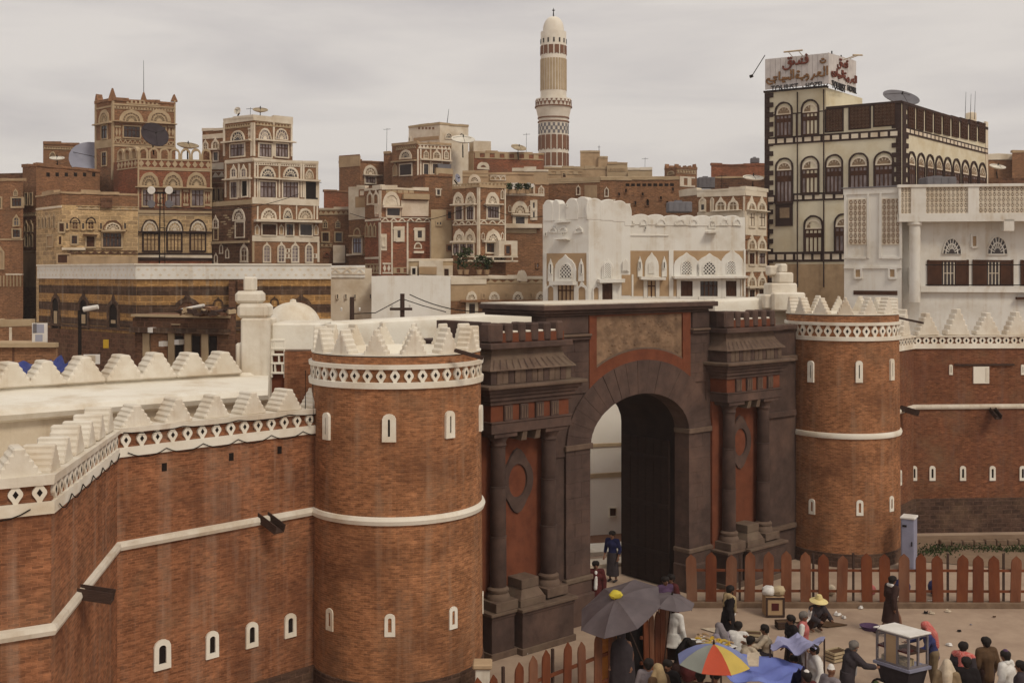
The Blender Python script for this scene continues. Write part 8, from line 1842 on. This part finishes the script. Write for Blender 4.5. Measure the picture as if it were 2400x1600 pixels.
# box with sacks by the fence
c = plan(1817, 33.9); t = thing('wooden_box', 'brown wooden box stand in front of the right fence', 'box', (*c, 0)); FX = Face(c + Vector((-.29, 0)), c + Vector((.29, .0)))
mb = MB(); mb.fb(FX, 0, .58, 0, .60, -.5, 0); part('body', mb, 'ochre', t, bevel=.01)
for a_, b_, c0, c1 in ((0, .58, 0, .06), (0, .58, .54, .6), (0, .06, .062, .538), (.52, .58, .062, .538)): mb = MB(); mb.fb(FX, a_, b_, c0, c1, .0, .02); part('batten', mb, 'old_wood', t)
mb = MB(); mb.fb(FX, .18, .40, .2, .42, 0, .012); part('printed_square', mb, 'c_maroon', t)
for i, (dx, m__, lb) in enumerate(((-.16, 'c_white', 'white bundle on the left of the wooden box'), (.15, 'hessian', 'yellowish sack on the right of the wooden box'))):
    mb = MB(); q = random.Random(i + 3); rings = [[(c.x + dx + .19 * (1.0 if abs(math.cos(k * .5236)) < .6 else 1.12) * math.cos(k * .5236) * math.sin(e) ** .5 * q.uniform(.86, 1.12), c.y + .22 + .2 * math.sin(k * .5236) * math.sin(e) ** .6 * q.uniform(.88, 1.1), .74 - .135 * math.cos(e) + q.uniform(-.02, .03) * (e > 1)) for k in range(12)] for e in (.2, .7, 1.2, 1.7, 2.2, 2.7, 3.0)]; mb.loft(rings); solo('sack', mb, m__, lb, 'sack', 'bundles on the wooden box', smooth=True)
# glazed cart
P_fl, P_fr, P_r = plan(2053, 27.5), plan(2130, 26.8), plan(2176, 27.1); P_b = P_fl + P_r - P_fr
ct = thing('vendor_cart', 'glazed wooden vendor cart with a white roof', 'cart', (*((P_fl + P_r) / 2), 0)); F1 = Face(P_fl, P_fr); F2 = Face(P_fr, P_r)
z0, z1 = .92, 1.70
mb = MB(); ov = .09; C_ = (P_fl + P_r) / 2; ring = [C_ + (p - C_) * 1.12 for p in (P_fl, P_fr, P_r, P_b)]; mb.prism([(*p, z1) for p in ring], [(*p, z1 + .045) for p in ring]); part('roof', mb, 'cloth_white', ct, bevel=.012)
mb = MB(); mb.prism([(*p, z0 - .07) for p in ring], [(*p, z0) for p in ring]); part('deck', mb, 'cabinet', ct)
mb = MB(); mb.prism([(*(C_ + (p - C_) * .75), .32) for p in (P_fl, P_fr, P_r, P_b)], [(*(C_ + (p - C_) * .98), z0 - .072) for p in (P_fl, P_fr, P_r, P_b)]); part('chassis', mb, 'c_charcoal', ct)
for F, us in ((F1, (.02, F1.len * .28, F1.len * .64, F1.len - .02)), (F2, (F2.len - .02, F2.len * .5))):
    for u in us: mb = MB(); mb.fb(F, u - .022, u + .022, z0, z1, -.05, .005); part('frame_post', mb, 'c_grey', ct)
    for z in (z0, z1 - .05): mb = MB(); mb.fb(F, .045, F.len - .045, z, z + .05, -.04, .003); part('frame_rail', mb, 'c_grey', ct)
mb = MB(); mb.fb(F1, F1.len * .28 + .024, F1.len * .64 - .024, z0 + .052, z1 - .052, -.03, -.005); part('wood_panel', mb, 'ochre', ct)
for u0, u1 in ((.045, F1.len * .28 - .024), (F1.len * .64 + .024, F1.len - .045)): mb = MB(); mb.fb(F1, u0, u1, (z0 + z1) / 2 - .02, (z0 + z1) / 2 + .02, -.3, 0); part('shelf', mb, 'c_maroon', ct)
mb = MB(); mb.fb(F2, .05, F2.len - .05, z0 + .35, z0 + .38, -.6, 0); part('shelf', mb, 'old_wood', ct); mb = MB(); mb.fb(F1, .1, F1.len - .1, z0 + .002, z0 + .16, -.4, -.08); part('tray', mb, 'hessian', ct)
mat('cart_glass', (.5, .5, .5), (.45, .45, .45), rough=.05, bump=0, spec=.5); MATS['cart_glass'].node_tree.nodes['Principled BSDF'].inputs['Alpha'].default_value = .12
mb = MB(); mb.fb(F1, F1.len * .64 + .024, F1.len - .045, z0 + .052, z1 - .052, -.012, -.008); part('glass_pane', mb, 'cart_glass', ct); mb = MB(); mb.fb(F1, .045, F1.len * .28 - .024, z0 + .052, z1 - .052, -.012, -.008); part('glass_pane', mb, 'cart_glass', ct)
for p in (P_fl, P_fr, P_r, P_b):
    c = C_ + (p - C_) * .85; d = F1.d.to_3d(); n3 = F1.n.to_3d(); w = Vector((c.x, c.y, .24)); rings = []
    for r, k in ((.24, -.025), (.24, .025), (.19, .025), (.19, -.025)): rings.append([w + n3 * k + d * r * math.cos(i * .3927) + Vector((0, 0, r * math.sin(i * .3927))) for i in range(16)])
    rings.append(rings[0]); mb = MB(); mb.loft(rings, cap=False); wh = part('wheel', mb, 'hair', ct)
    mb = MB(); mb.tube([w - n3 * .04, w + n3 * .04], .04, 8); part('hub', mb, 'c_grey', wh)
    for i in range(3): mb = MB(); e = d * math.cos(i * 1.047) * .2 + Vector((0, 0, .2 * math.sin(i * 1.047))); mb.tube([w - e, w + e], .012, 4); part('spoke', mb, 'c_grey', wh)
pn = at(2038, 1474, 27.6); mb = MB(); rings = [[pn + Vector((r * math.cos(i * .449), r * math.sin(i * .449) * .9, h)) for i in range(14)] for r, h in ((.02, 0), (.16, .01), (.24, .10), (.25, .10), (.17, -.01), (.02, -.02))]; mb.loft(rings, cap=False); part('side_pan', mb, 'c_purple', ct, True); mb = MB(); mb.tube([pn, (P_fl.x, P_fl.y, pn.z - .05)], .025, 6); part('bracket', mb, 'old_wood', ct)
# goods in front of the squatting man, mats, litter
g = gnd(1925, 1462); mb = MB(); mb.add([], []); ring = [(g.x - .75, g.y + .12), (g.x + .1, g.y - .32), (g.x + .75, g.y - .1), (g.x - .1, g.y + .42)]; mb.prism([(*p, .002) for p in ring], [(*p, .03) for p in ring]); solo('ground_mat', mb, 'c_brown', 'brown mat of wares in front of the squatting straw hat', 'mat')
g = gnd(1672, 1477); ring = [(g.x - .35, g.y + .2), (g.x + .1, g.y - .3), (g.x + .45, g.y - .1), (g.x + .3, g.y + .25)]; mb = MB(); mb.prism([(*p, .002) for p in ring], [(*p, .014) for p in ring]); solo('ground_mat', mb, 'c_cream', 'pale sheet lying on the ground left of the crouching robes', 'mat')
q = random.Random(12)
for px, py, m__, r in ((2017, 1424, 'c_white', .10), (1962, 1440, 'c_white', .12), (1978, 1447, 'c_white', .09), (2170, 1436, 'c_black', .09), (2184, 1437, 'c_cream', .09), (2222, 1432, 'c_cream', .10), (2249, 1478, 'c_black', .07), (2225, 1511, 'c_white', .10), (2022, 1470, 'c_white', .10), (2180, 1410, 'c_white', .09), (2205, 1403, 'c_white', .10), (1615, 1418, 'c_white', .05), (1595, 1416, 'c_white', .04), (1930, 1437, 'c_cream', .07), (2275, 1463, 'c_grey', .04), (1230, 1530, 'c_white', .16), (2330, 1445, 'c_brown', .05)):
    g = gnd(px, py); mb = MB(); n = 7; base = [(g.x + r * q.uniform(.6, 1.2) * math.cos(i * 6.283 / n), g.y + r * q.uniform(.6, 1.2) * math.sin(i * 6.283 / n), .003) for i in range(n)]; mid = [(g.x + (p[0] - g.x) * .7 + q.uniform(-.02, .02), g.y + (p[1] - g.y) * .7, r * q.uniform(.3, .9)) for p in base]; mb.loft([base, mid]); solo('litter', mb, m__, {'c_white': 'crumpled white scrap of litter on the plaza', 'c_cream': 'pale yellowish scrap of litter on the plaza', 'c_black': 'small black scrap of litter on the plaza', 'c_brown': 'small brown scrap of litter on the plaza', 'c_grey': 'small grey scrap of litter on the plaza'}[m__], 'litter', 'litter scattered on the plaza')
for px, py, m__, r, lb in ((2115, 1385, 'c_blue', .26, 'blue sack behind the right fence below the cabinet'), (2192, 1388, 'c_blue', .24, 'blue sack behind the fence near the green plants'), (2042, 1398, 'c_pink', .16, 'red bundle seen between the fence boards right of the tower'), (1948, 1372, 'c_cream', .16, 'pale bundle seen between the fence boards below the tower')):
    D = 36.2; p = at(px, py, D); mb = MB(); rings = [[(p.x + r * math.cos(k * .5236) * math.sin(e), p.y + r * math.sin(k * .5236) * math.sin(e), r * 1.1 * (1 - math.cos(e)) ) for k in range(12)] for e in (.15, .7, 1.2, 1.7, 2.2, 2.85)]; mb.loft(rings); solo('sack', mb, m__, lb, 'sack', smooth=True)
# ================================================================== THIN AIR OVER THE TOWN
mb = MB(); mb.box(-320, 320, -30, 420, -1.2, 60); hz = link('haze', mesh('haze', mb, 'slit')); hz.data.materials.clear()
hm = bpy.data.materials.new('haze'); hm.use_nodes = True; ht = hm.node_tree; ht.nodes.clear()
ho = ht.nodes.new('ShaderNodeOutputMaterial'); hv = ht.nodes.new('ShaderNodeVolumePrincipled'); hv.inputs['Color'].default_value = (.95, .9, .86, 1); hv.inputs['Density'].default_value = .0005; hv.inputs['Anisotropy'].default_value = .2
ht.links.new(hv.outputs[0], ho.inputs['Volume']); hz.data.materials.append(hm); hz['kind'] = 'stuff'; hz['label'] = 'thin dusty haze over the old town'
